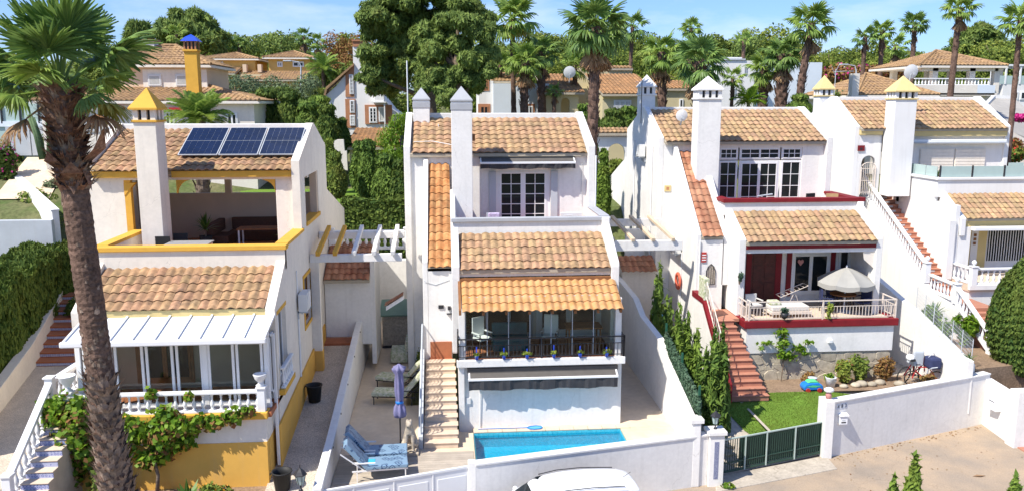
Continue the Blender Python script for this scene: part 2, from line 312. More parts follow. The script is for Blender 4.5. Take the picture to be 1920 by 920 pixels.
def tiles(parent,x0,x1,b,t,mt,pitch=.25,row=.36,name='roof_tile',jit=.02,amp=.048):
    nc=max(1,round((x1-x0)/pitch)); pw=(x1-x0)/nc
    ln=math.hypot(t[0]-b[0],t[1]-b[1]); nr=max(1,round(ln/row)); rl=ln/nr
    me=tile_mesh(pw,rl,mt,amp); a=math.atan2(t[1]-b[1],t[0]-b[0])
    for r in range(nr):
        for c in range(nc):
            s=r/nr
            q_=random.gauss(0,.008) if random.random()>.03 else random.uniform(-.05,.02); inst(me,name,parent,(x0+c*pw,b[0]+(t[0]-b[0])*s+q_,b[1]+(t[1]-b[1])*s+q_*(t[1]-b[1])/(t[0]-b[0])),(a+random.uniform(-jit,jit)*1.2,random.uniform(-jit,jit)*1.5,random.uniform(-jit,jit)))
def tileplane(mb,P0,P1,Q0,Q1,pitch=.25,row=.38,amp=.05):
    """corrugated rows between eave P0-P1 and top Q0-Q1, as real relief"""
    P0,P1,Q0,Q1=map(Vector,(P0,P1,Q0,Q1)); u=(P1-P0).normalized(); nrm=u.cross((Q0+Q1)/2-(P0+P1)/2).normalized()
    if nrm.z<0: nrm=-nrm
    L_=((Q0+Q1)/2-(P0+P1)/2).length; nr=max(1,round(L_/row))
    for r in range(nr):
        a=r/nr; b=(r+1)/nr+.02
        A0=P0.lerp(Q0,a);A1=P1.lerp(Q1,a);B0=P0.lerp(Q0,min(b,1));B1=P1.lerp(Q1,min(b,1))
        u0=(A0-P0).dot(u);u1=(A1-P0).dot(u); n=max(2,int((u1-u0)/pitch*4)); v=[]
        if u1-u0<.05: continue
        for (X0,X1,dz) in ((A0,A1,-.02),(A0,A1,.045),(B0,B1,.008)):
            for i in range(n+1):
                p=X0.lerp(X1,i/n); ph=(p-P0).dot(u)/pitch*2*math.pi
                v.append(p+nrm*(dz+amp*(.5-.5*math.cos(ph))))
        m=n+1; mb.add(v,[(i,i+1,m+i+1,m+i) for i in range(n)]+[(m+i,m+i+1,2*m+i+1,2*m+i) for i in range(n)])
def ridge(mb,p,q,r=.1):
    p=Vector(p);q=Vector(q); n=max(1,int((q-p).length/.4))
    for i in range(n): mb.tube([p.lerp(q,i/n),p.lerp(q,(i+1)/n+.01)],[r*1.08,r*.92],6)
# ---------------- leaves ----------------
def leafmesh(name,mt,blobs,n,size,seed=0,aspect=1.5,up=0.,core=.0,lump=.18,shell=.32,fold=False):
    """many small leaf faces spread through the volume of the blobs (cx,cy,cz,rx,ry,rz)"""
    rg=np.random.default_rng(seed); B=np.array(blobs,float)
    wgt=(B[:,3]*B[:,4]+B[:,4]*B[:,5]+B[:,3]*B[:,5]); wgt=wgt/wgt.sum()
    k=rg.choice(len(B),n,p=wgt); d=rg.normal(size=(n,3)); d/=np.linalg.norm(d,axis=1)[:,None]
    rad=1-shell*rg.random(n)**1.6
    ph=B[k,0]*3.1+B[k,1]*1.7
    lm=1+lump*(np.sin(d[:,0]*6+ph)*np.sin(d[:,1]*5+ph*1.3)+.6*np.sin(d[:,2]*9+ph*2)*np.sin(d[:,0]*8))
    c=B[k,:3]+d*B[k,3:6]*(rad*lm)[:,None]
    nr=d*.9+rg.normal(size=(n,3))*.55+np.array([0,0,.25]); nr/=np.linalg.norm(nr,axis=1)[:,None]
    t=rg.normal(size=(n,3)); t[:,2]+=up*3; t-= (t*nr).sum(1)[:,None]*nr; t/=np.linalg.norm(t,axis=1)[:,None]
    s=np.cross(nr,t); sz=size*(.6+.8*rg.random(n))[:,None]; a=t*sz*aspect*.5; b=s*sz*.5
    V=np.stack([c-a,c+b*.9-a*.1,c+a,c-b*.9-a*.1],1).reshape(-1,3)
    F=np.arange(4*n)
    ci=[];cv=0
    me=bpy.data.meshes.new(name)
    if core:
        mb=MB()
        for q in blobs: mb.ell(q[:3],(q[3]*core,q[4]*core,q[5]*core),8,6)
        cvv=np.array(mb.v); V2=np.concatenate([V,cvv]); tris=[]
        fs=[tuple(i+4*n for i in f) for f in mb.f]
        lt=np.concatenate([np.full(n,4),np.array([len(f) for f in fs])]); li=np.concatenate([F,np.array([i for f in fs for i in f])])
        V=V2
    else: lt=np.full(n,4); li=F
    me.vertices.add(len(V)); me.vertices.foreach_set('co',V.astype(np.float32).ravel())
    me.loops.add(len(li)); me.loops.foreach_set('vertex_index',li.astype(np.int32))
    me.polygons.add(len(lt)); me.polygons.foreach_set('loop_start',np.concatenate([[0],np.cumsum(lt)[:-1]]).astype(np.int32))
    me.update(calc_edges=True); me.materials.append(mt); return me
def blobs_for(h,r,n,seed,low=.35,flat=.75):
    rg=random.Random(seed); out=[]
    for i in range(n):
        a=rg.random()*6.283; q=r*rg.uniform(.15,.72); z=h*rg.uniform(low,.9); s=r*rg.uniform(.28,.5)*(1.15-.3*(z/h))
        out.append((q*math.cos(a),q*math.sin(a),z,s,s,s*flat))
    out.append((0,0,h*.62,r*.55,r*.55,h*.25)); return out
def hedgebox(name,mt,x0,x1,y0,y1,z0,z1,n,size,seed,zt2=None):
    """clipped hedge: leaf faces over a box; top may slope from z1 to zt2 along y"""
    rg=np.random.default_rng(seed); A=[(x1-x0)*(z1-z0),(x1-x0)*(z1-z0),(y1-y0)*(z1-z0),(y1-y0)*(z1-z0),(x1-x0)*(y1-y0)*1.2]
    A=np.array(A)/sum(A); k=rg.choice(5,n,p=A); u=rg.random(n);v=rg.random(n); dd=np.abs(rg.normal(size=n))*.06
    X=np.where(k<2,x0+u*(x1-x0),np.where(k==2,x0+dd,np.where(k==3,x1-dd,x0+u*(x1-x0))))
    Y=np.where(k==0,y0+dd,np.where(k==1,y1-dd,y0+ (np.where(k<4,u,v))*(y1-y0)))
    fr=(Y-y0)/(y1-y0); top=z1+(0 if zt2 is None else (zt2-z1))*fr
    bump=.07*np.sin(X*2.3+Y*1.1)+.05*np.sin(X*5.1-Y*3.7)
    Z=np.where(k==4,top-dd,z0+v*(top-z0))+bump; X=X+.06*np.sin(Z*4+Y*2.2); Y=Y+.06*np.sin(Z*3+X*2.7)
    c=np.stack([X,Y,Z],1); nv=np.array([(0,-1,.3),(0,1,.3),(-1,0,.3),(1,0,.3),(0,0,1)])[k]
    nr=nv+rg.normal(size=(n,3))*.6; nr/=np.linalg.norm(nr,axis=1)[:,None]
    t=rg.normal(size=(n,3)); t[:,2]+=.8; t-=(t*nr).sum(1)[:,None]*nr; t/=np.linalg.norm(t,axis=1)[:,None]; s=np.cross(nr,t)
    sz=size*(.6+.8*rg.random(n))[:,None]; a=t*sz*.75; b=s*sz*.45
    V=np.stack([c-a,c+b,c+a,c-b],1).reshape(-1,3)
    zt=z1 if zt2 is None else zt2; e=.1
    cb=np.array([(x0+e,y0+e,z0),(x1-e,y0+e,z0),(x1-e,y1-e,z0),(x0+e,y1-e,z0),(x0+e,y0+e,z1-e),(x1-e,y0+e,z1-e),(x1-e,y1-e,zt-e),(x0+e,y1-e,zt-e)])
    fs=[(4,5,6,7),(0,1,5,4),(1,2,6,5),(2,3,7,6),(3,0,4,7)]
    li=np.concatenate([np.arange(4*n)]+[np.array(f)+4*n for f in fs]); V=np.concatenate([V,cb]); np_=n+5
    me=bpy.data.meshes.new(name); me.vertices.add(len(V)); return me,V,li,np_
def hedge(name,mt,x0,x1,y0,y1,z0,z1,n,size,seed,label,cat='hedge',zt2=None,group=None):
    me,V,li,np_=hedgebox(name,mt,x0,x1,y0,y1,z0,z1,n,size,seed,zt2)
    o0=np.array([(x0+x1)/2,(y0+y1)/2,z0]); V=V-o0
    me.vertices.foreach_set('co',V.astype(np.float32).ravel()); me.loops.add(len(li)); me.loops.foreach_set('vertex_index',li.astype(np.int32))
    me.polygons.add(np_); me.polygons.foreach_set('loop_start',(np.arange(np_)*4).astype(np.int32)); me.update(calc_edges=True); me.materials.append(mt)
    o=bpy.data.objects.new(name,me); reg(o,None,tuple(o0)); return tag(o,label,cat,group)
def trunkmesh(h,r,seed,mt,limbs=5,spread=1.,lean=(0,0)):
    rg=random.Random(seed); mb=MB(); pts=[(lean[0]*(k/4)**1.3+rg.uniform(-.06,.06)*h*.1,lean[1]*(k/4)**1.3,h*k/4) for k in range(5)]
    mb.tube(pts,[r*1.25,r,r*.85,r*.7,r*.5],8)
    for i in range(limbs):
        a=i*6.283/limbs+rg.uniform(-.4,.4); k=rg.choice((1,2,3)); p=Vector(pts[k]).lerp(Vector(pts[k+1]),rg.random()); q=spread*rg.uniform(.5,.9)
        m_=p+Vector((math.cos(a)*q*.5,math.sin(a)*q*.5,h*.12)); e=p+Vector((math.cos(a)*q,math.sin(a)*q,h*rg.uniform(.2,.4)))
        mb.tube([p,m_,e],[r*.45,r*.3,r*.12],6)
    return mb.mesh('trunk',mt,smooth=True)
_tc={}
def tree(loc,h,r,kind,label,seed,cat='tree',group=None,name='leafy_tree',mt=None,n=9000,size=.34,fresh=False,lean=(0,0),low=.35,nb=16,flat=.75,th=None,rad=None):
    mt=mt or M.treeg; key=(kind,mt.name,seed%3)
    if fresh or key not in _tc:
        cm=leafmesh('crown',mt,blobs_for(1.0 if not fresh else h,.5 if not fresh else r,nb,seed,low,flat),n,(size/8 if not fresh else size),seed,core=.0)
        tm_=trunkmesh(.75 if not fresh else h*.75,.022 if not fresh else r*.05,seed,M.bark,5,.3 if not fresh else r*.6)
        if not fresh: _tc[key]=(cm,tm_)
    if not fresh: cm,tm_=_tc[key]
    t=thing(name,loc,label,cat,group); rz=random.random()*6.28
    if fresh: inst(cm,'crown',t,loc,(0,0,0)); inst(tm_,'trunk',t,loc)
    else:
        s=(2*r,2*r,h); inst(cm,'crown',t,loc,(0,0,rz),s); inst(tm_,'trunk',t,loc,(0,0,rz),s)
    return t
def bush(loc,rx,ry,h,label,mt=None,n=1500,size=.12,seed=1,name='leafy_shrub',cat='shrub',group=None,nb=7,flowers=None,up=0.2):
    rg=random.Random(seed); bl=[]
    for i in range(nb):
        a=rg.random()*6.28; q=rg.uniform(.1,.6); s=rg.uniform(.3,.5); bl.append((rx*q*math.cos(a),ry*q*math.sin(a),h*rg.uniform(.3,.7),rx*s,ry*s,h*rg.uniform(.22,.36)))
    t=thing(name,loc,label,cat,group)
    inst(leafmesh('foliage',mt or M.treeg,bl,n,size,seed,core=.55,up=up),'foliage',t,loc)
    mb=MB()
    for i in range(4):
        a=i*1.6+seed; mb.tube([(0,0,-.02),(rx*.15*math.cos(a),ry*.15*math.sin(a),h*.3),(rx*.4*math.cos(a),ry*.4*math.sin(a),h*.62)],[.025,.018,.008],5)
    inst(mb.mesh('stem',M.bark),'stem',t,loc)
    if flowers: inst(leafmesh('flowers',flowers,[(b[0],b[1],b[2],b[3]*1.1,b[4]*1.1,b[5]*1.1) for b in bl],max(40,n//9),size*.8,seed+5,aspect=1,shell=.12),'flowers',t,loc)
    return t
def cypress(loc,r,h,label,seed,mt=None,n=4000,size=.16,group=None,cat='conifer',name='conifer',tip=.25):
    bl=[]; k=15
    for i in range(k):
        s=i/(k-1); rr=r*(math.sin(math.pi*min(1,(s*.86+.14)))**.6)*(1-s*.45)+.02
        if i==k-1: rr=r*tip
        if tip>=.7: rr=r*(.72+.28*min(1,s*2.5))*math.sqrt(max(.08,1-s**3.2))
        bl.append((0,0,h*(.07+.9*s*.93),rr,rr,h*.10))
    t=thing(name,loc,label,cat,group)
    inst(leafmesh('foliage',mt or M.cyp,bl,n,size,seed,aspect=2.4,up=1.0,core=.84,lump=.07,shell=.2),'foliage',t,loc)
    mb=MB(); mb.tube([(0,0,-.1),(0,0,h*.6)],[.08,.03],6); inst(mb.mesh('trunk',M.bark),'trunk',t,loc); return t
def sprays(loc,spots,label,seed,mt,cat='conifer',name='conifer'):
    """a conifer that grows as a cluster of upright pointed sprays; spots=(dx,dy,r,h)"""
    t=thing(name,loc,label,cat); bl=[];
    for (dx,dy,r,h) in spots:
        for i in range(7):
            s=i/6; bl.append((dx,dy,h*(.06+.9*s),r*(1-.82*s**1.5),r*(1-.82*s**1.5),h*.11))
    inst(leafmesh('foliage',mt,bl,420*len(spots)+1200,.12,seed,aspect=2.8,up=1.3,core=.72,lump=.16,shell=.25),'foliage',t,loc)
    mb=MB()
    for (dx,dy,r,h) in spots: mb.tube([(dx*.3,dy*.3,-.1),(dx,dy,h*.5)],[.05,.02],5)
    inst(mb.mesh('trunk',M.bark),'trunk',t,loc); return t
# ---------------- palms ----------------
_pf={}
def fan(mt,droop,nseg=26,Lp=1.0,r=1.0,spread=125,seed=0,wd=1.0):
    key=(mt.name,droop,nseg,round(Lp,2),spread,seed)
    if key in _pf: return _pf[key]
    rg=random.Random(seed*7+int(droop*10)); mb=MB()
    def drop(x): return -.10*droop*x*x
    # petiole
    pts=[(Lp*t,0,drop(Lp*t)) for t in (0,.5,1)]; mb.tube(pts,[.05,.03,.02],4)
    cx=Lp; cz=drop(Lp)
    for i in range(nseg):
        a=R(-spread+2*spread*i/(nseg-1)+rg.uniform(-3,3)); ln=r*(.72+.28*math.cos(a*.6))*rg.uniform(.86,1.08); w0=.052*wd*r*26/nseg
        dx,dy=math.cos(a),math.sin(a); k=droop*rg.uniform(.7,1.35); pv=[]
        sh=.10*(1 if i%2 else -1)*0
        for s,wm in ((.04,.4),(.42,1.15),(.72,.8),(1.0,.12)):
            x=cx+dx*ln*s; y=dy*ln*s; z=cz-.33*k*max(0,s-.25)**1.7*ln -.10*k*ln*abs(dy)*s
            # tips hang: shorten outward reach
            x-=dx*ln*.22*k*max(0,s-.5)**1.5; y-=dy*ln*.22*k*max(0,s-.5)**1.5
            px,py=-dy*w0*wm,dx*w0*wm; pv.append(((x-px,y-py,z-.02*r),(x,y,z+.012*r),(x+px,y+py,z-.02*r)))
        v=[p for q in pv for p in q]; f=[]
        for j in range(3): f+=[(3*j,3*j+1,3*j+4,3*j+3),(3*j+1,3*j+2,3*j+5,3*j+4)]
        mb.add(v,f)
    me=mb.mesh('frond',mt,fix=False); _pf[key]=me; return me
def feather(mt,droop,n=34,L_=1.0,seed=0):
    key=('f',mt.name,droop,n,seed)
    if key in _pf: return _pf[key]
    rg=random.Random(seed); mb=MB(); P=lambda s:Vector((L_*s*(1-.12*droop*s*s),0,-.38*droop*s**2.2*L_)); mb.tube([P(k/6) for k in range(7)],[.022*(1-.8*k/6) for k in range(7)],4)
    for i in range(n):
        s=.12+.86*i/(n-1); p=P(s); ln=L_*.36*math.sin(math.pi*min(1,s*.86+.12))**.6*rg.uniform(.85,1.1)
        for sd in (-1,1):
            d=Vector((.62,sd*.78,.16-.25*rg.random())).normalized(); q=p+d*ln*.6; e=p+d*ln+Vector((0,0,-.25*ln)); w=Vector((.018*L_,0,.004))
            mb.add([p-w,p+w,q+w,q-w,e],[(0,1,2,3),(3,2,4)])
    me=mb.mesh('frond',mt,fix=False); _pf[key]=me; return me
def trunk_palm(h,r0,r1,mt,lean=(0,0),flare=1.25,boots=.55,seed=0,n=10):
    """ringed, rough trunk with leaf stubs near the top (boots: share of height)"""
    rg=random.Random(seed); mb=MB(); K=max(12,int(h*3)); rs=[]
    for k in range(K+1):
        s=k/K; rr=r0+(r1-r0)*s+ (r0*(flare-1)*max(0,1-s*9)); rr*=1+(.07 if k%2 else -.04)
        cx=lean[0]*s**1.4; cy=lean[1]*s**1.4
        rs.append([(cx+rr*math.cos(6.283*i/n)*rg.uniform(.94,1.06),cy+rr*math.sin(6.283*i/n)*rg.uniform(.94,1.06),h*s) for i in range(n)])
    mb.rings(rs)
    if boots:
        for k in range(int(h*boots*16)):
            s=1-boots*(k/(h*boots*16)); a=k*2.4; rr=r0+(r1-r0)*s; cx=lean[0]*s**1.4+rr*math.cos(a); cy=lean[1]*s**1.4+rr*math.sin(a)
            o=Vector((math.cos(a),math.sin(a),0)); t=Vector((-math.sin(a),math.cos(a),0)); b=Vector((cx,cy,h*s)); w=r1*.42; ll=r1*rg.uniform(.7,1.3)
            mb.add([b-t*w-Vector((0,0,ll*.6)),b+t*w-Vector((0,0,ll*.6)),b+o*ll*.55+Vector((0,0,ll*.5))+t*w*.4,b+o*ll*.5+Vector((0,0,ll*.6))-t*w*.4],[(0,1,2,3)])
    return mb.mesh('trunk',mt,smooth=False,fix=False)
def palm(top,ground,rc,rt,label,seed=0,nf=24,skirt=0,mt=None,lean=(0,0),trunkm=None,boots=.4,group='palm trees behind the houses',kind='fan',nseg=20,cat='palm tree',name='fan_palm',low=-38,spreadz=1.0):
    """top: crown centre; ground: z of the base; rc: crown radius; rt: trunk radius"""
    rg=random.Random(seed); h=top[2]-ground; base=Vector((top[0]-lean[0],top[1]-lean[1],ground)); t=thing(name,base,label,cat,group)
    inst(trunk_palm(h,rt*1.15,rt*.9,trunkm or M.barkd,lean,seed=seed,boots=boots),'trunk',t,base)
    mt=mt or M.palm; s=rc/1.75
    for i in range(nf):
        u=(i+.5)/nf; el=78-(78-low)*u**.85+rg.uniform(-6,6); az=i*137.5+rg.uniform(-14,14)
        dr=2.1 if el<10 else (1.5 if el<40 else .8); mm=mt
        if kind=='fan':
            if u>.86 and skirt==0 and seed%2: mm=M.palmy
            me=fan(mm,dr,nseg,seed=(i+seed)%4)
        else: me=feather(mm,.6 if el>40 else 1.1,L_=1.75,seed=i%2)
        k=s*rg.uniform(.88,1.08)*(1 if kind!='fan' else (.96 if el>40 else 1))
        inst(me,'frond',t,top,(0,-R(el),R(az)),(k,k,k))
    if skirt:
        for i in range(int(skirt)):
            az=i*137.5; el=-70-rg.uniform(0,16); k=s*rg.uniform(.9,1.15)
            inst(fan(M.dead,.4,14,spread=45,seed=3,wd=.8),'dead_frond',t,(top[0],top[1],top[2]-.12*rc*rg.random()),(0,-R(el),R(az)),(k*1.05,k*1.05,k))
    return t
def spiky(loc,r,n,label,seed=0,cat='plant',mt=None,name='spiky_plant',parent=None,w=.05,up=60):
    """rosette of sword leaves"""
    rg=random.Random(seed); mb=MB()
    for i in range(n):
        a=i*2.4; el=R(rg.uniform(5,up+25)); ln=r*rg.uniform(.75,1.1); d=Vector((math.cos(a)*math.cos(el),math.sin(a)*math.cos(el),math.sin(el))); s=Vector((-math.sin(a),math.cos(a),0))*w*r
        m_=d*ln*.5+Vector((0,0,.04*r)); e=d*ln+Vector((0,0,-.10*r*math.cos(el)))
        mb.add([-s*.6,s*.6,m_+s,m_-s,e],[(0,1,2,3),(3,2,4)])
    me=mb.mesh('foliage',mt or M.agave,fix=False)
    if parent is not None: return inst(me,'foliage',parent,loc)
    t=thing(name,loc,label,cat); inst(me,'foliage',t,loc); return t
# ---------------- balusters, windows, openings ----------------
def baluster_mesh(h,r,mt):
    k=('bal',round(h,2),round(r,3),mt.name)
    if k in _tm: return _tm[k]
    pr=[(.9,0),(.9,.07),(.55,.09),(.5,.12),(.95,.28),(1.0,.34),(.8,.46),(.42,.62),(.38,.70),(.62,.74),(.38,.78),(.6,.86),(.85,.9),(.85,1)]
    me=MB().lathe(0,0,[(r*a,h*b) for a,b in pr],9).mesh('baluster',mt,smooth=True); _tm[k]=me; return me
def balustrade(parent,p,q,h=.72,sp=.23,r=.062,mt=None,plinth=.10,rail=.10,name='balusters',posts=True,pw=.2,ball=False,railw=.19):
    """balustrade from p to q (base points); builds rail, plinth, balusters, posts as parts of parent"""
    mt=mt or M.wmetal; p=Vector(p);q=Vector(q); d=q-p; n=max(1,int(d.length/sp)); mb=MB()
    z=Vector((0,0,1)); hb=h-plinth-rail
    MB().bar(p+z*(plinth/2),q+z*(plinth/2),railw,plinth).build('plinth',mt,parent,bevel=.01)
    MB().bar(p+z*(h-rail/2),q+z*(h-rail/2),railw,rail).build('handrail',mt,parent,bevel=.02)
    for i in range(n):
        b=p+d*((i+.5)/n)+z*plinth*.98; me=baluster_mesh(hb*1.04,r,mt); inst(me,'baluster',parent,b)
    if posts:
        for e in (p,q):
            m=MB().box(e.x-pw/2,e.x+pw/2,e.y-pw/2,e.y+pw/2,e.z-.02,e.z+h+.05).box(e.x-pw/2-.03,e.x+pw/2+.03,e.y-pw/2-.03,e.y+pw/2+.03,e.z+h+.05,e.z+h+.10)
            if ball: m.lathe(e.x,e.y,[(.04,e.z+h+.1),(.04,e.z+h+.14),(.10,e.z+h+.2),(.11,e.z+h+.26),(.07,e.z+h+.33),(.01,e.z+h+.37)],10)
            m.build('post',mt,parent,bevel=.01)
class Pl:
    """a vertical plane: maps (a,z,d) -> world; d grows outwards"""
    def __init__(s,axis,c): s.axis=axis; s.c=c
    def box(s,mb,a0,a1,z0,z1,d0,d1):
        if s.axis=='-y': return mb.box(a0,a1,s.c-d1,s.c-d0,z0,z1)
        if s.axis=='+x': return mb.box(s.c+d0,s.c+d1,a0,a1,z0,z1)
        if s.axis=='-x': return mb.box(s.c-d1,s.c-d0,a0,a1,z0,z1)
def window(parent,pl,a0,a1,z0,z1,leaves=2,cols=2,rows=0,fm=None,gm=None,fw=.06,rec=.06,name='window',mull=None,sill=None,door=False):
    """casement window/door: outer frame, leaves, panes and glazing bars; rec = how far behind the wall face"""
    fm=fm or M.pvc; gm=gm or M.glassd; P=pl; d0,d1=-rec-.05,-rec
    m=MB(); P.box(m,a0,a1,z1-fw,z1,d0,d1); P.box(m,a0,a1,z0,z0+fw,d0,d1); P.box(m,a0,a0+fw,z0+fw,z1-fw,d0,d1); P.box(m,a1-fw,a1,z0+fw,z1-fw,d0,d1)
    win=m.build(name,fm,parent,bevel=.006); w=(a1-a0-2*fw)/leaves
    for i in range(leaves):
        l0=a0+fw+i*w; l1=l0+w; q=fw*.8; m=MB()
        P.box(m,l0,l1,z1-fw-q,z1-fw,d0+.01,d1+.015); P.box(m,l0,l1,z0+fw,z0+fw+q*(1.6 if door else 1),d0+.01,d1+.015)
        P.box(m,l0,l0+q,z0+fw+q,z1-fw-q,d0+.01,d1+.015); P.box(m,l1-q,l1,z0+fw+q,z1-fw-q,d0+.01,d1+.015)
        m.build('sash',fm,win,bevel=.005)
        m=MB(); P.box(m,l0+q*.9,l1-q*.9,z0+fw+q*.9,z1-fw-q*.9,d0+.018,d1-.012); m.build('pane',gm,win)
        if rows:
            m=MB(); bw=.014
            for c in range(1,cols):
                x=l0+q+(l1-l0-2*q)*c/cols; P.box(m,x-bw,x+bw,z0+fw+q,z1-fw-q,d1-.013,d1+.004)
            for r in range(1,rows):
                z=z0+fw+q+(z1-z0-2*fw-2*q)*r/rows; P.box(m,l0+q,l1-q,z-bw,z+bw,d1-.013,d1+.003)
            m.build('glazing_bar',fm,win)
    if sill:
        m=MB(); P.box(m,a0-.06,a1+.06,z0-.07,z0,-.04,.10); m.build('sill',sill,win,bevel=.008)
    return win
def wallrects(mb,pl,a0,a1,z0,z1,t,holes):
    """wall panel of thickness t with rectangular holes [(h0,h1,k0,k1)] cut from it (side by side)"""
    hs=sorted(holes); x=a0
    for (h0,h1,k0,k1) in hs:
        if h0>x: pl.box(mb,x,h0,z0,z1,-t,0)
        if k0>z0: pl.box(mb,h0,h1,z0,k0,-t,0)
        if k1<z1: pl.box(mb,h0,h1,k1,z1,-t,0)
        x=h1
    if x<a1: pl.box(mb,x,a1,z0,z1,-t,0)
def archwall(mb,x0,x1,z0,z1,y0,y1,ax0,ax1,az0,spring,n=14):
    """wall in the xz plane with one round-headed opening"""
    r=(ax1-ax0)/2; cx=(ax0+ax1)/2
    mb.box(x0,ax0,y0,y1,z0,z1); mb.box(ax1,x1,y0,y1,z0,z1)
    if az0>z0: mb.box(ax0,ax1,y0,y1,z0,az0)
    for i in range(n):
        a=ax0+(ax1-ax0)*i/n; b=ax0+(ax1-ax0)*(i+1)/n
        za=spring+math.sqrt(max(0,r*r-(a-cx)**2)); zb=spring+math.sqrt(max(0,r*r-(b-cx)**2))
        mb.hexa([(a,y0,za),(b,y0,zb),(b,y1,zb),(a,y1,za)],[(a,y0,z1),(b,y0,z1),(b,y1,z1),(a,y1,z1)])
def ac_unit(loc,face,label,w=.78,h=.55,d=.30):
    """air conditioner; loc = middle of its back bottom edge, face '-y' or '+x' or '-x'"""
    t=thing('air_conditioner',loc,label,'air conditioner'); x,y,z=loc
    rz={'-y':0,'+x':math.pi/2,'-x':-math.pi/2}[face]
    def q(mb,name,m,**k):
        me=mb.mesh(name,m,(0,0,0)); o=inst(me,name,t,loc)
        return o
    t.rotation_euler=(0,0,rz)
    q(MB().box(-w/2,w/2,-d,-.04,0,h),'casing',M.ac); g=MB()
    g.lathe(0,0,[(.19,0),(.22,.0),(.22,.012),(.19,.012)],18)
    gm=MB().add([(v[0]-.12,-d-.003-v[2],v[1]+h/2) for v in g.v],g.f)
    q(gm,'fan_ring',M.ac)
    dk=MB().lathe(0,0,[(.19,0),(.19,.004)],18); q(MB().add([(v[0]-.12,-d-.002-v[2],v[1]+h/2) for v in dk.v],dk.f),'fan_opening',M.dark)
    m=MB()
    for k in range(7): m.box(-.30,.06,-d-.018,-d-.008,h/2-.18+.06*k-.006,h/2-.18+.06*k+.006)
    q(m,'grille',M.ac)
    m=MB().box(-w/2+.06,-w/2+.1,-d-.02,0,-.06,0).box(w/2-.1,w/2-.06,-d-.02,0,-.06,0).box(-w/2+.06,-w/2+.1,-.04,0,-.25,0).box(w/2-.1,w/2-.06,-.04,0,-.25,0)
    q(m,'bracket',M.galv); return t
def chimney(parent,x0,x1,y0,y1,z0,z1,wm,capm,style='open',apex=.75,bandm=None,over=.07):
    c=MB().box(x0,x1,y0,y1,z0,z1).build('chimney',wm,parent,bevel=.012)
    cx,cy=(x0+x1)/2,(y0+y1)/2
    if style=='solid':
        m=MB().box(x0-.02,x1+.02,y0-.02,y1+.02,z1-.30,z1-.06); m.build('chimney_band',bandm or capm,c,bevel=.01)
        zt=z1
    else:
        hh=.30; m=MB().box(x0-.05,x1+.05,y0-.05,y1+.05,z1,z1+.07); m.build('chimney_ledge',bandm or wm,c,bevel=.01)
        nn=2 if (x1-x0)<.85 else 3; q=.15; MB().box(x0+.12,x1-.12,y0+.12,y1-.12,z1+.05,z1+.06+hh).build('flue',M.dark,c)
        ps=set()
        for i in range(nn+1):
            for p_ in ((x0+(x1-x0-q)*i/nn,y0),(x0+(x1-x0-q)*i/nn,y1-q),(x0,y0+(y1-y0-q)*i/nn),(x1-q,y0+(y1-y0-q)*i/nn)): ps.add((round(p_[0],4),round(p_[1],4)))
        for (xx,yy) in sorted(ps): MB().box(xx,xx+q,yy,yy+q,z1+.07,z1+.07+hh).build('vent_post',wm,c)
        zt=z1+.07+hh
    o=over; m=MB().box(x0-o,x1+o,y0-o,y1+o,zt,zt+.06)
    m.add([(x0-o,y0-o,zt+.06),(x1+o,y0-o,zt+.06),(x1+o,y1+o,zt+.06),(x0-o,y1+o,zt+.06),(cx,cy,zt+.06+apex)],[(0,1,4),(1,2,4),(2,3,4),(3,0,4)])
    m.build('chimney_cap',capm,c,bevel=.008); return c
def awning(loc,x0,x1,y,z,drop,label,depth=.28,parent=None):
    t=thing('awning',(loc if loc else ((x0+x1)/2,y,z)),label,'awning')
    MB().box(x0,x1,y-.10,y,z-.02,z+.14).build('cassette',M.canvasl,t,bevel=.01)
    MB().hexa([(x0+.03,y-depth,z-.16),(x1-.03,y-depth,z-.16),(x1-.03,y-.05,z+.0),(x0+.03,y-.05,z+.0)],[(x0+.03,y-depth,z-.14),(x1-.03,y-depth,z-.14),(x1-.03,y-.05,z+.02),(x0+.03,y-.05,z+.02)]).build('canvas_roll',M.canvasl,t)
    MB().box(x0+.02,x1-.02,y-depth-.05,y-depth,z-.20,z-.12).build('front_bar',M.pvc,t,bevel=.01)
    m=MB(); n=40
    v=[];f=[]
    for i in range(n+1):
        x=x0+.04+(x1-x0-.08)*i/n; w_=.012*math.sin(i*1.1)+.008*math.sin(i*2.7)
        v+=[(x,y-depth-.03+w_,z-.19),(x,y-depth-.01+w_*1.8,z-.19-drop+.02*math.sin(i*.55))]
        if i: f.append((2*i-2,2*i,2*i+1,2*i-1))
    m.add(v,f); m.build('valance',M.canvas,t,fix=False)
    for xx in (x0+.06,x1-.06):
        MB().bar((xx,y-.02,z+.02),(xx,y-depth,z-.15),.05,.05).build('arm',M.pvc,t)
    return t
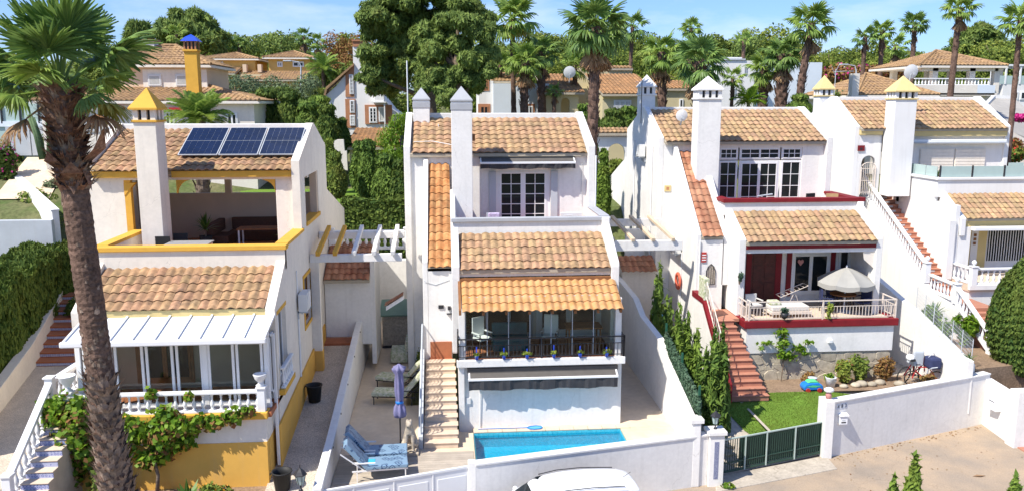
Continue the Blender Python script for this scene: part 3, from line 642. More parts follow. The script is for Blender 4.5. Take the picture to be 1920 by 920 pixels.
# ---------------- ground ----------------
def terrain():
    prof=[(-80,.90),(38.6,.90),(40.3,5.3),(42.5,7.2),(52,7.9),(60,9.4),(80,11.2),(110,13.2),(160,14.5),(400,16),(2600,20)]
    xs=[-1500,-400,-150,-80,-50,-35,-26,-18,-10,-4,2,8,14,20,26,32,40,60,100,200,500,1600]
    v=[];f=[]
    def hz(x,y):
        for (a,za),(b,zb) in zip(prof,prof[1:]):
            if a<=y<=b:
                z=za+(zb-za)*(y-a)/(b-a); break
        if x<-15 and 42.5<=y<=60: z=max(z,min(9.6,7.2+(y-42.5)*.3))
        return z
    ys=[-80,-20,10,20,26,30,34,38.6,39.5,40.3,41.4,42.5,45,48,52,56,60,70,80,95,110,130,160,250,400,900,2600]
    for y in ys:
        for x in xs: v.append((x,y,hz(x,y)))
    n=len(xs)
    for j in range(len(ys)-1):
        for i in range(n-1): f.append((j*n+i,j*n+i+1,(j+1)*n+i+1,(j+1)*n+i))
    m=MB().add(v,f); tag(m.build('ground',M.scrub,org=(0,0,0),fix=False),kind='structure')
terrain()
def sheet(name,poly,m,z=None):
    """flat or sloping surface from (x,y,z) points"""
    mb=MB(); mb.add(poly,[tuple(range(len(poly)))]); return tag(mb.build(name,m,org=(0,0,0),fix=False),kind='structure')
# street
sheet('street',[(-60,2,1.0),(60,2,1.0),(60,38,1.0),(24,38,1.0),(-8,23.5,1.0),(-60,16,1.0)],M.asph)
# plots: solid platforms with paved tops
def plot(name,poly,z,m,bot=.5):
    """poly [(x,y)], z constant or function"""
    zf=z if callable(z) else (lambda x,y:z)
    mb=MB(); mb.prism([(x,y,bot) for x,y in poly],[(x,y,zf(x,y)) for x,y in poly]); return tag(mb.build(name,m,org=(poly[0][0],poly[0][1],bot)),kind='structure')
zal=lambda x,y: 2.42+max(0,y-21)*.135     # side passage of the yellow house rises to the back
zpa=lambda x,y: 2.05+max(0,y-26)*.055     # pool terrace passage
plot('side_passage_gravel',[(-4.9,19.9),(-3.55,19.9),(-3.55,26),(-3.55,31.2),(-4.9,31.2),(-4.9,26)],lambda x,y:2.42+(y-21)*.118,M.gravel)
plot('front_garden_soil',[(-20,15.5),(-3.56,19.4),(-3.56,19.9),(-3.56,21.5),(-9.4,21.5),(-20,21.5)],2.36,M.soil)
plot('gravel_drive',[(-20,21.5),(-9.9,21.5),(-9.9,33),(-20,33)],2.40,M.gravel)
plot('pool_terrace',[(-3.3,20.5),(.56,21.7),(.78,21.75),(.78,25.15),(.2,25.3),(-3.3,25.3)],2.05,M.patio)
plot('pool_rear_coping',[(.80,25.17),(7.4,25.17),(7.4,25.62),(.80,25.62)],2.052,M.patio)
plot('pool_front_coping',[(.80,21.72),(7.4,23.12),(7.4,23.6),(5.62,23.34),(.80,22.4)],2.05,M.patio)
plot('pool_surround',[(5.62,23.34),(7.4,23.6),(7.4,25.165),(5.62,25.165)],2.051,M.patio)
plot('rear_passage',[(5.62,25.62),(7.4,25.62),(7.4,37),(5.62,37)],2.053,M.patio)
plot('side_passage_paving',[(-3.3,25.3),(.2,25.3),(-.8,27.6),(-1.5,27.6),(-1.5,38),(-3.3,38)],lambda x,y:2.05+max(0,y-25.3)*.03,M.patio)
# ---------------- villa pieces ----------------
def villa(loc,label): return thing('villa',loc,label,'house','white villas in the front row')
def side_profile(d,g,rz,ez,back=True,low=True,frontY=26.3,bz=8.62,lz=(8.4,7.35),bd=(3.0,3.05,8.2)):
    """side wall outline in (y,z): low verge, terrace parapet, roof verge, stepped back; d = depth offset"""
    p=[(frontY+d,g),(frontY+d,lz[1]-.12),(frontY+d+.02,lz[1]),(28.05+d,lz[0]),(28.06+d,bz),(31.05+d,bz),(31.06+d,ez+.22),(34.1+d,rz+.22),(34.3+d,rz+.22)]
    if back: p+=[(34.1+d+bd[0],rz-.55),(34.1+d+bd[1],rz-2.5),(34.1+d+bd[2],rz-4.0),(34.1+d+bd[2],g)]
    else: p+=[(34.3+d,g)]
    return p
def sloped_slab(name,mt,parent,x0,x1,b,t,th=.12):
    return MB().px([(b[0],b[1]-.005),(t[0],t[1]-.005),(t[0],t[1]-th),(b[0],b[1]-th)],x0,x1).build(name,mt,parent)
def coping(parent,x0,x1,y0,y1,z,h,mt,name='coping'): return MB().box(x0,x1,y0,y1,z,z+h).build(name,mt,parent,bevel=.015)
# ======== the white villa with the pool (centre) ========
V2=villa((2,28,2.05),'white villa with three tiled roofs and orange porch canopy above the turquoise pool')
v=V2; W=M.white; g2=1.9
MB().px(side_profile(0,g2,12.0,10.75),5.45,5.72).build('side_wall',W,v,bevel=.02)
MB().px([(31.3,g2),(31.3,10.95),(34.1,12.2),(34.3,12.2),(38,10.6),(38,g2)],-1.56,-1.31).build('side_wall',W,v,bevel=.02)
MB().px([(26.3,4.4),(26.3,7.3),(28.05,8.35),(28.05,4.4)],.16,.42).build('side_wall',W,v,bevel=.02)
m=MB(); pl=Pl('-y',31.4); wallrects(m,pl,-1.31,5.45,7.6,10.72,.25,[(1.94,4.04,7.7,10.1)]); m.build('upper_front_wall',W,v)
m=MB(); m.box(-1.31,-.8,31.4,31.65,g2,7.6); m.build('rear_front_wall',W,v)
MB().box(-1.31,5.45,34.1,34.35,9.5,12.17).build('ridge_parapet',W,v,bevel=.02)
MB().box(-1.31,5.45,31.65,34.1,7.45,7.6).build('upper_floor_slab',W,v)
MB().box(.22,5.45,28.25,31.4,7.5,7.72).build('terrace_floor',M.terra,v)
# terrace parapet with grey coping
MB().box(.22,5.72,28.2,28.40,8.0,8.5).build('terrace_parapet',W,v)
MB().box(.22,.40,28.4,31.2,7.7,8.5).build('terrace_parapet',W,v)
coping(v,.17,5.77,28.12,28.42,8.5,.13,M.greyt); coping(v,5.42,5.77,28.42,31.04,8.621,.035,M.greyt)
# upper roof
r=sloped_slab('upper_roof',M.mortar,v,-1.31,5.45,(31.25,10.68),(34.1,11.98)); tiles(r,-1.26,5.42,(31.22,10.68),(33.95,11.93),M.tile,.305,.40)
# lower roof
r=sloped_slab('lower_roof',M.mortar,v,.42,5.45,(26.35,7.18),(28.2,8.10)); tiles(r,.45,5.42,(26.32,7.17),(28.12,8.06),M.tile,.262,.38)
MB().box(.42,5.45,26.42,26.62,6.93,7.15).build('eaves_cornice',M.cream,v,bevel=.02)
# strip roof over the stairs
MB().px([(27.5,g2),(27.5,7.25),(31.4,10.55),(31.4,g2)],-.82,-.64).build('stair_wall',W,v,bevel=.02)
MB().px([(27.5,4.0),(27.5,7.28),(30.2,9.4),(31.4,9.4),(31.4,4.0)],.16,.34).build('stair_wall',W,v,bevel=.02)
MB().box(-.64,.16,27.5,27.7,3.3,7.02).build('stair_front_wall',W,v)
r=sloped_slab('stair_roof',M.mortar,v,-.64,.16,(27.5,7.05),(31.4,10.25)); tiles(r,-.62,.15,(27.42,7.05),(31.38,10.25),M.tileo,.256,.40,amp=.06)
# chimneys
chimney(v,.24,.99,30.0,30.75,7.6,12.62,W,M.greyt,'solid',apex=.50,over=.03)
chimney(v,-1.26,-.60,33.6,34.2,10,12.68,W,M.greyt,'solid',apex=.46,over=.03)
m=MB().box(1.0,1.10,30.2,30.42,11.2,11.45); m.build('wall_lamp',M.wood,v,bevel=.01)
# french doors with five-row glazing, grey shutters
window(v,Pl('-y',31.4),1.94,4.04,7.72,10.1,2,2,5,M.pvc,M.glassd,.12,.08,'french_door',door=True)
for a in (1.67,4.06):
    s=MB().box(a,a+.26,31.34,31.38,7.75,10.0).build('shutter',M.galv,v,bevel=.005)
# ground floor: room, doors, porch sides
MB().box(.42,5.45,27.9,28.1,4.3,6.9).build('porch_back_wall',M.cream,v)
window(v,Pl('-y',27.9),0.50,3.02,4.42,6.85,3,1,0,M.galv,M.glassd,.08,-.06,'glass_door',door=True)
window(v,Pl('-y',27.9),3.12,5.44,4.42,6.85,2,1,0,M.pvc,M.glassd,.12,-.06,'glass_door',door=True)
MB().box(.34,5.72,25.40,28.2,4.2,4.4).build('porch_slab',M.terra,v)
MB().box(.28,5.78,25.34,25.50,4.18,4.42).build('slab_edge',W,v,bevel=.02)
MB().box(.50,5.70,25.55,25.8,g2,4.18).build('basement_wall',W,v)
MB().box(5.47,5.70,25.8,26.3,g2,4.18).build('basement_wall',W,v)
MB().box(.34,.52,25.45,27.4,g2,4.18).build('basement_wall',W,v)
for (x,y) in ((.36,25.5),(5.46,25.5)): MB().box(x,x+.20,y,y+.2,4.4,6.35).build('porch_post',W,v,bevel=.01)
MB().box(5.46,5.72,25.70,26.35,4.4,4.75).build('porch_side_wall',W,v)
# clear glass curtain in front of the porch
for i in range(7):
    x0=.58+i*.695
    if i in (0,1,2,3,4,5,6):
        gpn=MB().box(x0,x0+.67,25.60,25.615,4.45,6.38).build('glass_panel',M.screen,v)
        MB().box(x0-.012,x0+.012,25.59,25.625,4.45,6.38).build('panel_edge',M.galv,gpn)
MB().box(.56,5.46,25.57,25.65,6.38,6.45).build('glass_rail',M.galv,v)
MB().box(5.60,5.615,25.72,27.6,4.45,6.4).build('side_glass_panel',M.screen,v)
# orange canopy of pressed tile sheet on a timber frame
c=MB().box(.36,5.60,26.32,26.46,6.74,6.90).build('canopy_beam',M.wood,v,bevel=.01)
MB().hexa([(.36,24.95,6.02),(.44,24.95,6.02),(.44,26.4,6.68),(.36,26.4,6.68)],[(.36,24.95,6.18),(.44,24.95,6.18),(.44,26.4,6.88),(.36,26.4,6.88)]).build('rafter',M.wood,c)
for i in range(1,8):
    x=.40+i*.73; MB().hexa([(x-.04,24.97,6.0),(x+.04,24.97,6.0),(x+.04,26.4,6.62),(x-.04,26.4,6.62)],[(x-.04,24.97,6.10),(x+.04,24.97,6.10),(x+.04,26.4,6.74),(x-.04,26.4,6.74)]).build('rafter',M.wood,c)
tiles(c,.47,5.58,(24.90,6.10),(26.42,6.80),M.tileaw,.243,.42,name='canopy_tile',jit=.003,amp=.05)
# steps up to the porch from the terrace
st=thing('outdoor_staircase',(-.2,25.5,2.05),'beige tiled flight of steps climbing to the white pool villa','staircase')
n=11
for i in range(n):
    z0=2.05+i*.163; y0=24.0+i*.30; wx=.06*(i/n); x0=-.78+wx*.5; x1=.28-wx
    MB().box(x0,x1,y0,y0+.34,z0-.0,z0+.163).build('step',M.stepm,st,bevel=.008)
    MB().box(x0-.0,x1+.03,y0-.03,y0+.34,z0+.163,z0+.185).build('tread',M.stepm,st,bevel=.006)
MB().px([(24.3,1.95),(24.3,2.1),(27.3,3.8),(27.5,3.8),(27.5,1.95)],-.76,.24).build('stair_core',M.stepm,st)
MB().box(-.64,.16,27.29,27.62,3.7,3.86).build('landing',M.terra,st); MB().box(-.60,.14,27.44,27.49,3.86,4.45).build('tiled_panel',M.terra,st)
m=MB(); m.box(-.92,-.78,24.05,27.4,2.0,2.3); 
MB().px([(24.0,2.0),(24.0,2.45),(27.3,4.2),(27.5,4.2),(27.5,2.0)],-.94,-.80).build('stringer',M.galv,st,bevel=.01)
rl=thing('stair_railing',(-.86,25.6,2.4),'dark grey metal handrail beside the beige steps of the pool villa','railing')
MB().tube([(-.86,24.1,2.45),(-.86,24.1,3.35),(-.86,27.3,5.1),(-.86,27.45,5.1),(-.86,27.45,4.2)],.03,6).build('handrail',M.galv,rl)
for k in (.25,.5,.75): MB().tube([(-.86,24.1,2.45+.9*k),(-.86,27.3,4.2+.9*k)],.014,5).build('rail',M.galv,rl)
for k in range(13):
    y=24.3+k*.24; MB().tube([(-.86,y,2.5+(y-24.1)*.547),(-.86,y,3.33+(y-24.1)*.547)],.012,5).build('bar',M.galv,rl)
# porch railing with dark bars
def dark_rail(p,q,h,n,name,label,mt=None,z2=None,group=None,mid=.22):
    p=Vector(p);q=Vector(q); t=thing(name,(p+q)/2,label,'railing',group); mt=mt or M.dark; z=Vector((0,0,1))
    for (zz,rr) in ((h,.024),(h-mid,.013),(.08,.015)): MB().bar(p+z*zz,q+z*zz,rr*1.6,rr*1.6).build('rail',mt,t)
    me=MB().box(-.009,.009,-.009,.009,.08,h-mid).mesh('bar',mt)
    for i in range(n): inst(me,'bar',t,p.lerp(q,(i+.5)/n))
    for s in (0,.5,1):
        e=p.lerp(q,s); MB().box(e.x-.025,e.x+.025,e.y-.025,e.y+.025,e.z-.03,e.z+h+.03).build('post',mt,t)
    return t
dark_rail((.33,25.42,4.42),(5.72,25.42,4.42),.68,44,'porch_railing','black metal railing along the front of the pool villa porch')
dark_rail((.33,25.42,4.42),(.33,26.4,4.42),.78,8,'porch_railing','short black metal railing at the left end of the pool villa porch')
dark_rail((5.74,25.42,4.42),(5.74,26.2,4.42),.68,7,'porch_railing','short black metal railing at the right end of the pool villa porch')
awning(None,.62,5.55,25.52,3.98,.34,'folded grey awning with cream bar over the pool wall',.30)
awning(None,1.28,4.98,31.38,10.50,.19,'folded dark grey awning above the balcony french doors',.42)
ac_unit((4.62,31.2,7.9),'-y','white air conditioner standing on the grey coped balcony').location=(4.62,30.0,8.02)
# flowerpots hanging on the railing
for i,(x,wd) in enumerate(((.92,'first'),(1.80,'second'),(2.55,'third'),(3.42,'fourth'),(4.28,'fifth'),(5.15,'sixth'))):
    t=thing('flowerpot',(x,25.33,4.5),wd+' small blue flowerpot from the left on the black porch railing','flowerpot','blue pots on the porch railing')
    MB().lathe(x,25.33,[(.045,4.45),(.07,4.56),(.078,4.58),(.065,4.58),(.02,4.55)],10).build('pot',M.blue,t,smooth=True)
    MB().box(x-.02,x+.02,25.37,25.385,4.56,4.86-.05*(i%3)).build('hook',M.blue,t)
    inst(leafmesh('plant',M.treel,[(0,0,.12,.09+.03*(i%3),.08,.05+.03*(i%2))],40+14*(i%4),.06,i),'plant',t,(x,25.33,4.5))
# small things on the front wall
t=thing('wall_number',(-.05,27.47,5.7),'small dark plate and lamp on the white wall above the stairs','wall fitting')
MB().box(-.30,-.12,27.46,27.497,5.62,5.74).build('plate',M.dark,t); MB().box(.02,.12,27.40,27.497,5.58,5.70).build('lamp',M.dark,t); MB().box(-.02,.18,27.40,27.497,5.42,5.45).build('bracket',M.dark,t)
t=thing('vine_on_trellis',(.75,27.75,4.5),'climbing plant on the cream wall inside the glazed porch','climbing plant')
inst(leafmesh('foliage',M.oliv,[(0,.02,1.6,.20,.06,.45),(.05,.02,1.0,.16,.06,.5),(-.05,.02,.5,.12,.06,.4)],500,.07,3),'foliage',t,(.75,27.80,4.5))
MB().box(.73,.76,27.84,27.87,4.4,6.5).build('stake',M.wood,t)

for (x,y,z0,z1) in ((5.68,31.0,8.6,10.6),(-1.6,33.0,2.6,10.5)): MB().tube([(x+.06,y,z1),(x+.06,y,z0)],.035,6).build('downpipe',M.wmetal,V2)
MB().tube([(.50,25.52,4.1),(.48,25.52,3.2),(.46,25.53,2.1)],.01,4).build('cable',M.galv,V2); MB().box(.56,.72,25.50,25.548,2.9,3.1).build('switch_box',M.ac,V2)
MB().tube([(-.78,27.47,6.6),(-.4,27.49,6.45),(.1,27.49,6.62)],.008,4).build('cable',M.galv,V2)
# ======== the cream and ochre villa (left) ========
V1=villa((-8,26,2.4),'cream villa with ochre trim, solar panels and glazed sunroom behind the big palm')
v=V1; W=M.cream; d=-4.0; g1=2.0
MB().px([(21.25,g1),(21.25,4.45),(22.28,4.46),(22.3,7.05),(24.1,8.05),(24.12,8.40),(27.05,8.40),(27.06,10.72),(30.15,11.86),(30.4,11.86),(33.0,10.95),(33.05,9.2),(38.4,7.75),(38.4,g1)],-4.98,-4.72) if 0 else None
def sidewall1(x0,x1,holes=True):
    P=Pl('+x',x1); m=MB(); t=x1-x0
    # strips between cut heights keep the openings real
    wallrects(m,P,22.3,30.6,g1,7.0,t,[(22.62,23.75,4.75,6.75),(26.9,28.2,5.25,6.85)])
    m.px([(30.6,g1),(30.6,7.0),(38.4,7.0),(38.4,g1)],x0,x1)
    m.px([(22.3,7.0),(24.1,8.05),(24.1,7.0)],x0,x1)
    wallrects(m,P,24.1,27.06,7.0,8.40,t,[])
    wallrects(m,P,27.06,33.05,7.0,10.2,t,[(27.95,30.8,8.55,10.12)])
    m.px([(27.06,10.2),(27.06,10.72),(30.15,11.86),(30.4,11.86),(33.05,10.95),(33.05,10.2)],x0,x1)
    m.px([(33.05,7.0),(33.05,9.2),(38.4,7.75),(38.4,7.0)],x0,x1)
    return m
sidewall1(-4.98,-4.72).build('side_wall',W,v)
MB().box(-4.74,-4.66,21.3,31.2,2.0,3.25).build('ochre_base',M.band,v) if 0 else None
MB().px([(22.0,2.0),(22.0,3.75),(30.9,4.25),(30.9,2.0)],-4.715,-4.66).build('base_band',M.band,v)
MB().px([(22.3,g1),(22.3,7.0),(24.1,8.05),(24.1,8.4),(27.3,8.4),(27.3,g1)],-10.1,-9.85).build('side_wall',W,v)
MB().px([(27.3,g1),(27.3,10.72),(30.15,11.86),(30.4,11.86),(33,10.9),(33,g1)],-11.55,-11.3).build('side_wall',W,v)
# upper part: pavilion roof over the terrace room
MB().box(-11.3,-4.98,30.15,30.4,9.9,11.84).build('ridge_parapet',M.white,v,bevel=.02)
r=sloped_slab('upper_roof',M.mortar,v,-11.3,-4.98,(27.2,10.42),(30.15,11.66)); tiles(r,-11.27,-5.0,(27.02,10.40),(30.1,11.62),M.tile1,.255,.385)
MB().box(-11.3,-9.25,27.1,27.5,10.20,10.405).build('eaves_beam',M.yellow,v,bevel=.01); MB().box(-8.78,-4.99,27.1,27.5,10.20,10.405).build('eaves_beam',M.yellow,v,bevel=.01)
m=MB(); m.box(-11.3,-4.98,27.27,27.47,10.11,10.20); m.build('lintel',W,v)
MB().box(-5.55,-4.98,27.28,27.55,7.6,10.11).build('pillar',W,v,bevel=.02)
m=MB(); m.box(-11.3,-10.35,27.3,27.5,7.0,10.11); m.build('pillar',W,v)
MB().box(-10.35,-10.15,27.3,27.5,7.0,10.11).build('pillar',M.yellow,v)
MB().hexa([(-10.35,27.28,9.6),(-10.0,27.28,10.02),(-10.0,27.5,10.02),(-10.35,27.5,9.6)],[(-10.35,27.28,10.02),(-10.0,27.28,10.025),(-10.0,27.5,10.025),(-10.35,27.5,10.02)]).build('bracket',M.yellow,v)
def bracket(x,sgn,y=27.28):
    m=MB(); pts=[(0,0),(0,-.45)]+[(.40-.40*math.cos(a),-.45+.42*math.sin(a)) for a in (.2,.5,.8,1.1,1.4)]+[(.42,0)]
    m.py([(x+sgn*a,10.11+b) for a,b in pts],y,y+.2); m.build('corner_bracket',M.yellow,v)
bracket(-8.70,1); bracket(-5.56,-1)
# terrace floor, walls, cappings
MB().box(-9.85,-4.98,24.3,27.6,7.5,7.62).build('terrace_floor',M.terra,v); MB().box(-11.3,-4.98,27.6,31.3,7.5,7.62).build('terrace_floor',M.terra,v)
MB().box(-10.1,-4.72,24.05,24.28,7.75,8.34).build('terrace_parapet',W,v)
coping(v,-10.16,-4.66,23.98,24.34,8.34,.14,M.yellow)
coping(v,-5.04,-4.66,24.34,27.2,8.405,.10,M.yellow); coping(v,-10.16,-9.8,24.34,27.3,8.405,.10,M.yellow)
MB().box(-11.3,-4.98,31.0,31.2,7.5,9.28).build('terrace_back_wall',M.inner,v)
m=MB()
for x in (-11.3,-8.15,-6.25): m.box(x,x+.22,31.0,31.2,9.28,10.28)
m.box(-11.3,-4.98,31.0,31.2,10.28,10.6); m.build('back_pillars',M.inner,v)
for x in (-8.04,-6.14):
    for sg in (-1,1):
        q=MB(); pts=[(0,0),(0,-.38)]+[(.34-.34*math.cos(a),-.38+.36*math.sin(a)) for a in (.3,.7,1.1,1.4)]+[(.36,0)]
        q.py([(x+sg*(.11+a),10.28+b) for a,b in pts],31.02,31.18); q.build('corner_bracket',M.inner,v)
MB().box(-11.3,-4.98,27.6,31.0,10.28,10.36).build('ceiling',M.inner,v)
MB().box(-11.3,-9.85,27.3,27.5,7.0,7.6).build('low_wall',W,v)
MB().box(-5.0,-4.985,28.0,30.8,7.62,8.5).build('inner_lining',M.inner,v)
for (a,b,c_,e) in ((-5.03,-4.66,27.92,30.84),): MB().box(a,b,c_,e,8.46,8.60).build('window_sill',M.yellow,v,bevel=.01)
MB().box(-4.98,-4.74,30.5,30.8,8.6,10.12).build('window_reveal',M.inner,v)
MB().py([(-4.97,10.12),(-4.97,10.12)],28,28.1) if 0 else None
# chimney
c=chimney(v,-9.42,-8.76,25.95,26.75,7.6,11.98,W,M.yellow,'open',apex=.62,bandm=M.yellow,over=.10)
# low roof
r=sloped_slab('lower_roof',M.mortar,v,-9.86,-4.98,(22.35,7.02),(24.1,7.86)); tiles(r,-9.84,-5.0,(22.3,7.0),(24.05,7.82),M.tile1,.255,.385)
MB().box(-9.86,-4.98,22.32,22.6,6.72,7.02).build('eaves_beam',M.pale,v,bevel=.01)
# walls below, room behind the sunroom
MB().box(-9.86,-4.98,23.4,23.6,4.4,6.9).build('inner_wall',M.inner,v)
window(v,Pl('-y',23.4),-8.9,-7.3,4.6,6.5,2,1,0,M.wood,M.glassd,.08,-.06,'inner_door',door=True)
MB().box(-10.1,-4.72,21.25,24.0,4.30,4.44).build('porch_slab',M.terra,v)
MB().box(-10.0,-4.86,21.22,21.45,3.62,4.28).build('porch_front_wall',W,v); MB().box(-10.0,-4.86,21.20,21.42,g1,3.62).build('base_band',M.band,v)
MB().box(-10.12,-4.80,21.12,21.5,4.28,4.47).build('slab_edge',M.yellow,v,bevel=.02)
MB().box(-5.1,-4.86,21.45,22.3,g1,3.6).build('base_band',M.band,v); MB().box(-5.1,-4.86,21.45,22.3,3.6,4.29).build('porch_side_wall',W,v)
MB().box(-4.78,-4.70,21.95,22.05,2.6,6.4).build('drainpipe',M.wmetal,v,bevel=.01)
# sunroom
sr=thing('sunroom',(-7.2,21.9,4.62),'white framed glass sunroom with panelled white roof under the weathered tiles','sunroom')
XS=[-9.75,-9.2,-8.64,-8.08,-7.52,-6.96,-6.40,-5.84,-5.28,-4.74]
for i in range(len(XS)-1):
    a,b=XS[i],XS[i+1]
    MB().hexa([(a+.03,20.98,6.50),(b-.03,20.98,6.50),(b-.03,22.36,6.80),(a+.03,22.36,6.80)],[(a+.03,20.98,6.54),(b-.03,20.98,6.54),(b-.03,22.36,6.84),(a+.03,22.36,6.84)]).build('roof_panel',M.wmetal,sr)
for x in XS: MB().bar((x,20.96,6.55),(x,22.37,6.855),.05,.07).build('roof_rib',M.wmetal,sr)
MB().box(-9.82,-4.68,20.86,20.99,6.43,6.58).build('gutter',M.wmetal,sr,bevel=.03)
MB().box(-9.75,-4.78,21.6,21.72,6.36,6.52).build('head_beam',M.wmetal,sr,bevel=.01); MB().box(-9.75,-4.78,21.6,21.72,4.44,4.56).build('base_rail',M.wmetal,sr,bevel=.01)
gl=M.glassd
for (a,b) in ((-9.60,-8.85),(-8.80,-8.05),(-8.0,-7.28),(-7.22,-6.52),(-6.40,-5.70),(-5.66,-4.95)):
    f=MB()
    f.box(a,a+.07,21.61,21.68,4.56,6.36).box(b-.07,b,21.61,21.68,4.56,6.36).box(a+.07,b-.07,21.61,21.68,4.56,4.64).box(a+.07,b-.07,21.61,21.68,6.28,6.36)
    fo=f.build('sliding_frame',M.wmetal,sr,bevel=.006); MB().box(a+.065,b-.065,21.64,21.65,4.63,6.29).build('pane',M.screen,fo)
for x in (-9.7,-6.46,-4.86): MB().box(x-.06,x+.06,21.58,21.74,4.44,6.4).build('post',M.wmetal,sr,bevel=.01)
for (a,b) in ((21.78,22.26),):
    f=MB().box(-4.84,-4.78,a,a+.05,4.75,6.4).box(-4.84,-4.78,b-.05,b,4.75,6.4).box(-4.84,-4.78,a,b,6.34,6.4).box(-4.84,-4.78,a,b,4.75,4.83); fo=f.build('side_frame',M.wmetal,sr); MB().box(-4.815,-4.80,a+.04,b-.04,4.8,6.36).build('pane',M.glassd,fo)
# side windows
w_=window(v,Pl('+x',-4.72),22.62,23.75,4.75,6.75,2,1,0,M.wmetal,M.glassd,.06,.12,'side_window'); 
MB().box(-4.75,-4.715,22.50,23.87,6.75,6.87).build('window_surround',M.yellow,v)
w_=window(v,Pl('+x',-4.72),26.9,28.2,5.25,6.85,2,1,0,M.wood,M.glassd,.06,.10,'side_window')
m=MB().box(-4.73,-4.69,26.78,26.9,5.13,6.97).box(-4.73,-4.69,28.2,28.32,5.13,6.97).box(-4.73,-4.69,26.9,28.2,6.85,6.97).box(-4.73,-4.69,26.9,28.2,5.13,5.25); m.build('window_surround',M.yellow,v)
ac_unit((-4.70,25.9,6.1),'+x','grey white air conditioner on the cream side wall of the ochre trimmed villa')
MB().tube([(-4.69,25.6,6.1),(-4.69,25.6,3.6)],.03,6).build('pipe',M.wmetal,v); MB().tube([(-4.69,25.6,6.7),(-4.69,25.6,7.4)],.02,6).build('pipe',M.wmetal,v)
# balustrades of the porch
b1=thing('balustrade',(-7.2,21.3,4.66),'white baluster railing in front of the sunroom, overgrown by a vine','balustrade')
balustrade(b1,(-9.9,21.3,4.47),(-4.96,21.3,4.47),.58,.225,.058,M.wmetal,.06,.08)
b2=thing('balustrade',(-4.9,22.2,4.66),'short white baluster railing on the ochre sill at the side window','balustrade')
balustrade(b2,(-4.62,22.45,4.66),(-4.62,23.85,4.66),.62,.2,.05,M.wmetal,.06,.07,posts=False,railw=.12)
MB().box(-4.72,-4.55,22.35,23.95,4.50,4.66).build('sill',M.yellow,b2,bevel=.01)
b3=thing('balustrade',(-10.5,20.4,3.2),'sloping white baluster railing down the garden steps at the left','balustrade')
balustrade(b3,(-10.5,21.65,4.55),(-10.5,19.2,2.95),.80,.27,.07,M.wmetal,.10,.11)
balustrade(b3,(-10.5,21.75,4.62),(-10.4,24.0,4.62),.72,.25,.06,M.wmetal,.08,.10,posts=False)
MB().px([(19.0,1.2),(19.0,2.93),(21.7,4.6),(24,4.6),(24,1.2)],-10.6,-10.4).build('stair_wall',M.cream,b3)
# garden steps with patterned risers
st=thing('garden_steps',(-10.1,20.4,2.0),'cream garden steps with blue patterned tile risers beside the ochre wall','staircase')
for i in range(13):
    z1=4.62-.17*(i+1); y0=21.45-.27*i
    MB().box(-10.39,-9.725,y0-.30,y0-.031,1.2,z1).build('step',M.stepm,st); 
    MB().box(-10.38,-9.73,y0-.318,y0-.301,z1-.15,z1-.02).build('patterned_riser',M.riser,st); MB().box(-10.39,-9.72,y0-.335,y0-.02,z1,z1+.025).build('tread',M.stepm,st,bevel=.006)
MB().box(-9.72,-9.55,17.6,21.2,1.2,3.6).build('ochre_side_wall',M.band,st) if 0 else None
t=thing('planter_urn',(-9.9,21.3,5.4),'white urn on the balustrade post at the left of the sunroom','planter')
MB().lathe(-9.9,21.3,[(.10,5.14),(.12,5.18),(.05,5.24),(.07,5.30),(.17,5.42),(.21,5.55),(.23,5.58),(.19,5.58),(.14,5.5)],16).build('urn',M.wmetal,t,smooth=True)
t=thing('planter_urn',(-4.98,21.3,5.4),'white urn on the balustrade post at the right corner of the sunroom','planter')
MB().lathe(-4.98,21.3,[(.10,5.14),(.12,5.18),(.05,5.24),(.07,5.28),(.14,5.36),(.17,5.46),(.18,5.49),(.15,5.49),(.11,5.42)],16).build('urn',M.wmetal,t,smooth=True)
# terrace furniture
def solar(x0,i,wd):
    a=math.atan2(1.24,2.95); L_=2.0; w=1.26
    t=thing('solar_panel',(x0,27.9,10.9),wd,'solar panel','solar panels on the tiled roof')
    b=Vector((0,27.75,10.86)); e=b+Vector((0,math.cos(a+.03)*L_,math.sin(a+.03)*L_)); nz=Vector((0,-math.sin(a),math.cos(a)))
    def slab(x0_,x1_,s0,s1,h0,h1): 
        p=[b.lerp(e,s0),b.lerp(e,s1)]
        return MB().hexa([(x0_,p[0].y+nz.y*h0,p[0].z+nz.z*h0),(x1_,p[0].y+nz.y*h0,p[0].z+nz.z*h0),(x1_,p[1].y+nz.y*h0,p[1].z+nz.z*h0),(x0_,p[1].y+nz.y*h0,p[1].z+nz.z*h0)],[(x0_,p[0].y+nz.y*h1,p[0].z+nz.z*h1),(x1_,p[0].y+nz.y*h1,p[0].z+nz.z*h1),(x1_,p[1].y+nz.y*h1,p[1].z+nz.z*h1),(x0_,p[1].y+nz.y*h1,p[1].z+nz.z*h1)])
    slab(x0,x0+w,0,1,0,.035).build('frame',M.galv,t)
    for c in range(6):
        for r in range(10):
            q=.025; cw=(w-2*q)/6; s0=q/L_+(1-2*q/L_)*r/10; s1=q/L_+(1-2*q/L_)*(r+1)/10
            if r==4: s1-=.006
            slab(x0+q+c*cw+.004,x0+q+(c+1)*cw-.004,s0+.0022,s1-.0022,.035,.041).build('cell',M.cell,t)
M.cell=mat('solar_cell',(.008,.015,.045),.15,.3,1.5,0,1,.6,rnd=.15); 
solar(-8.74,0,'left solar panel nearest the ochre chimney'); solar(-7.44,1,'middle one of the three solar panels'); solar(-6.14,2,'right solar panel nearest the white gable')
t=thing('corner_sofa',(-6.5,30,7.62),'brown wicker corner sofa against the back wall of the covered terrace','sofa')
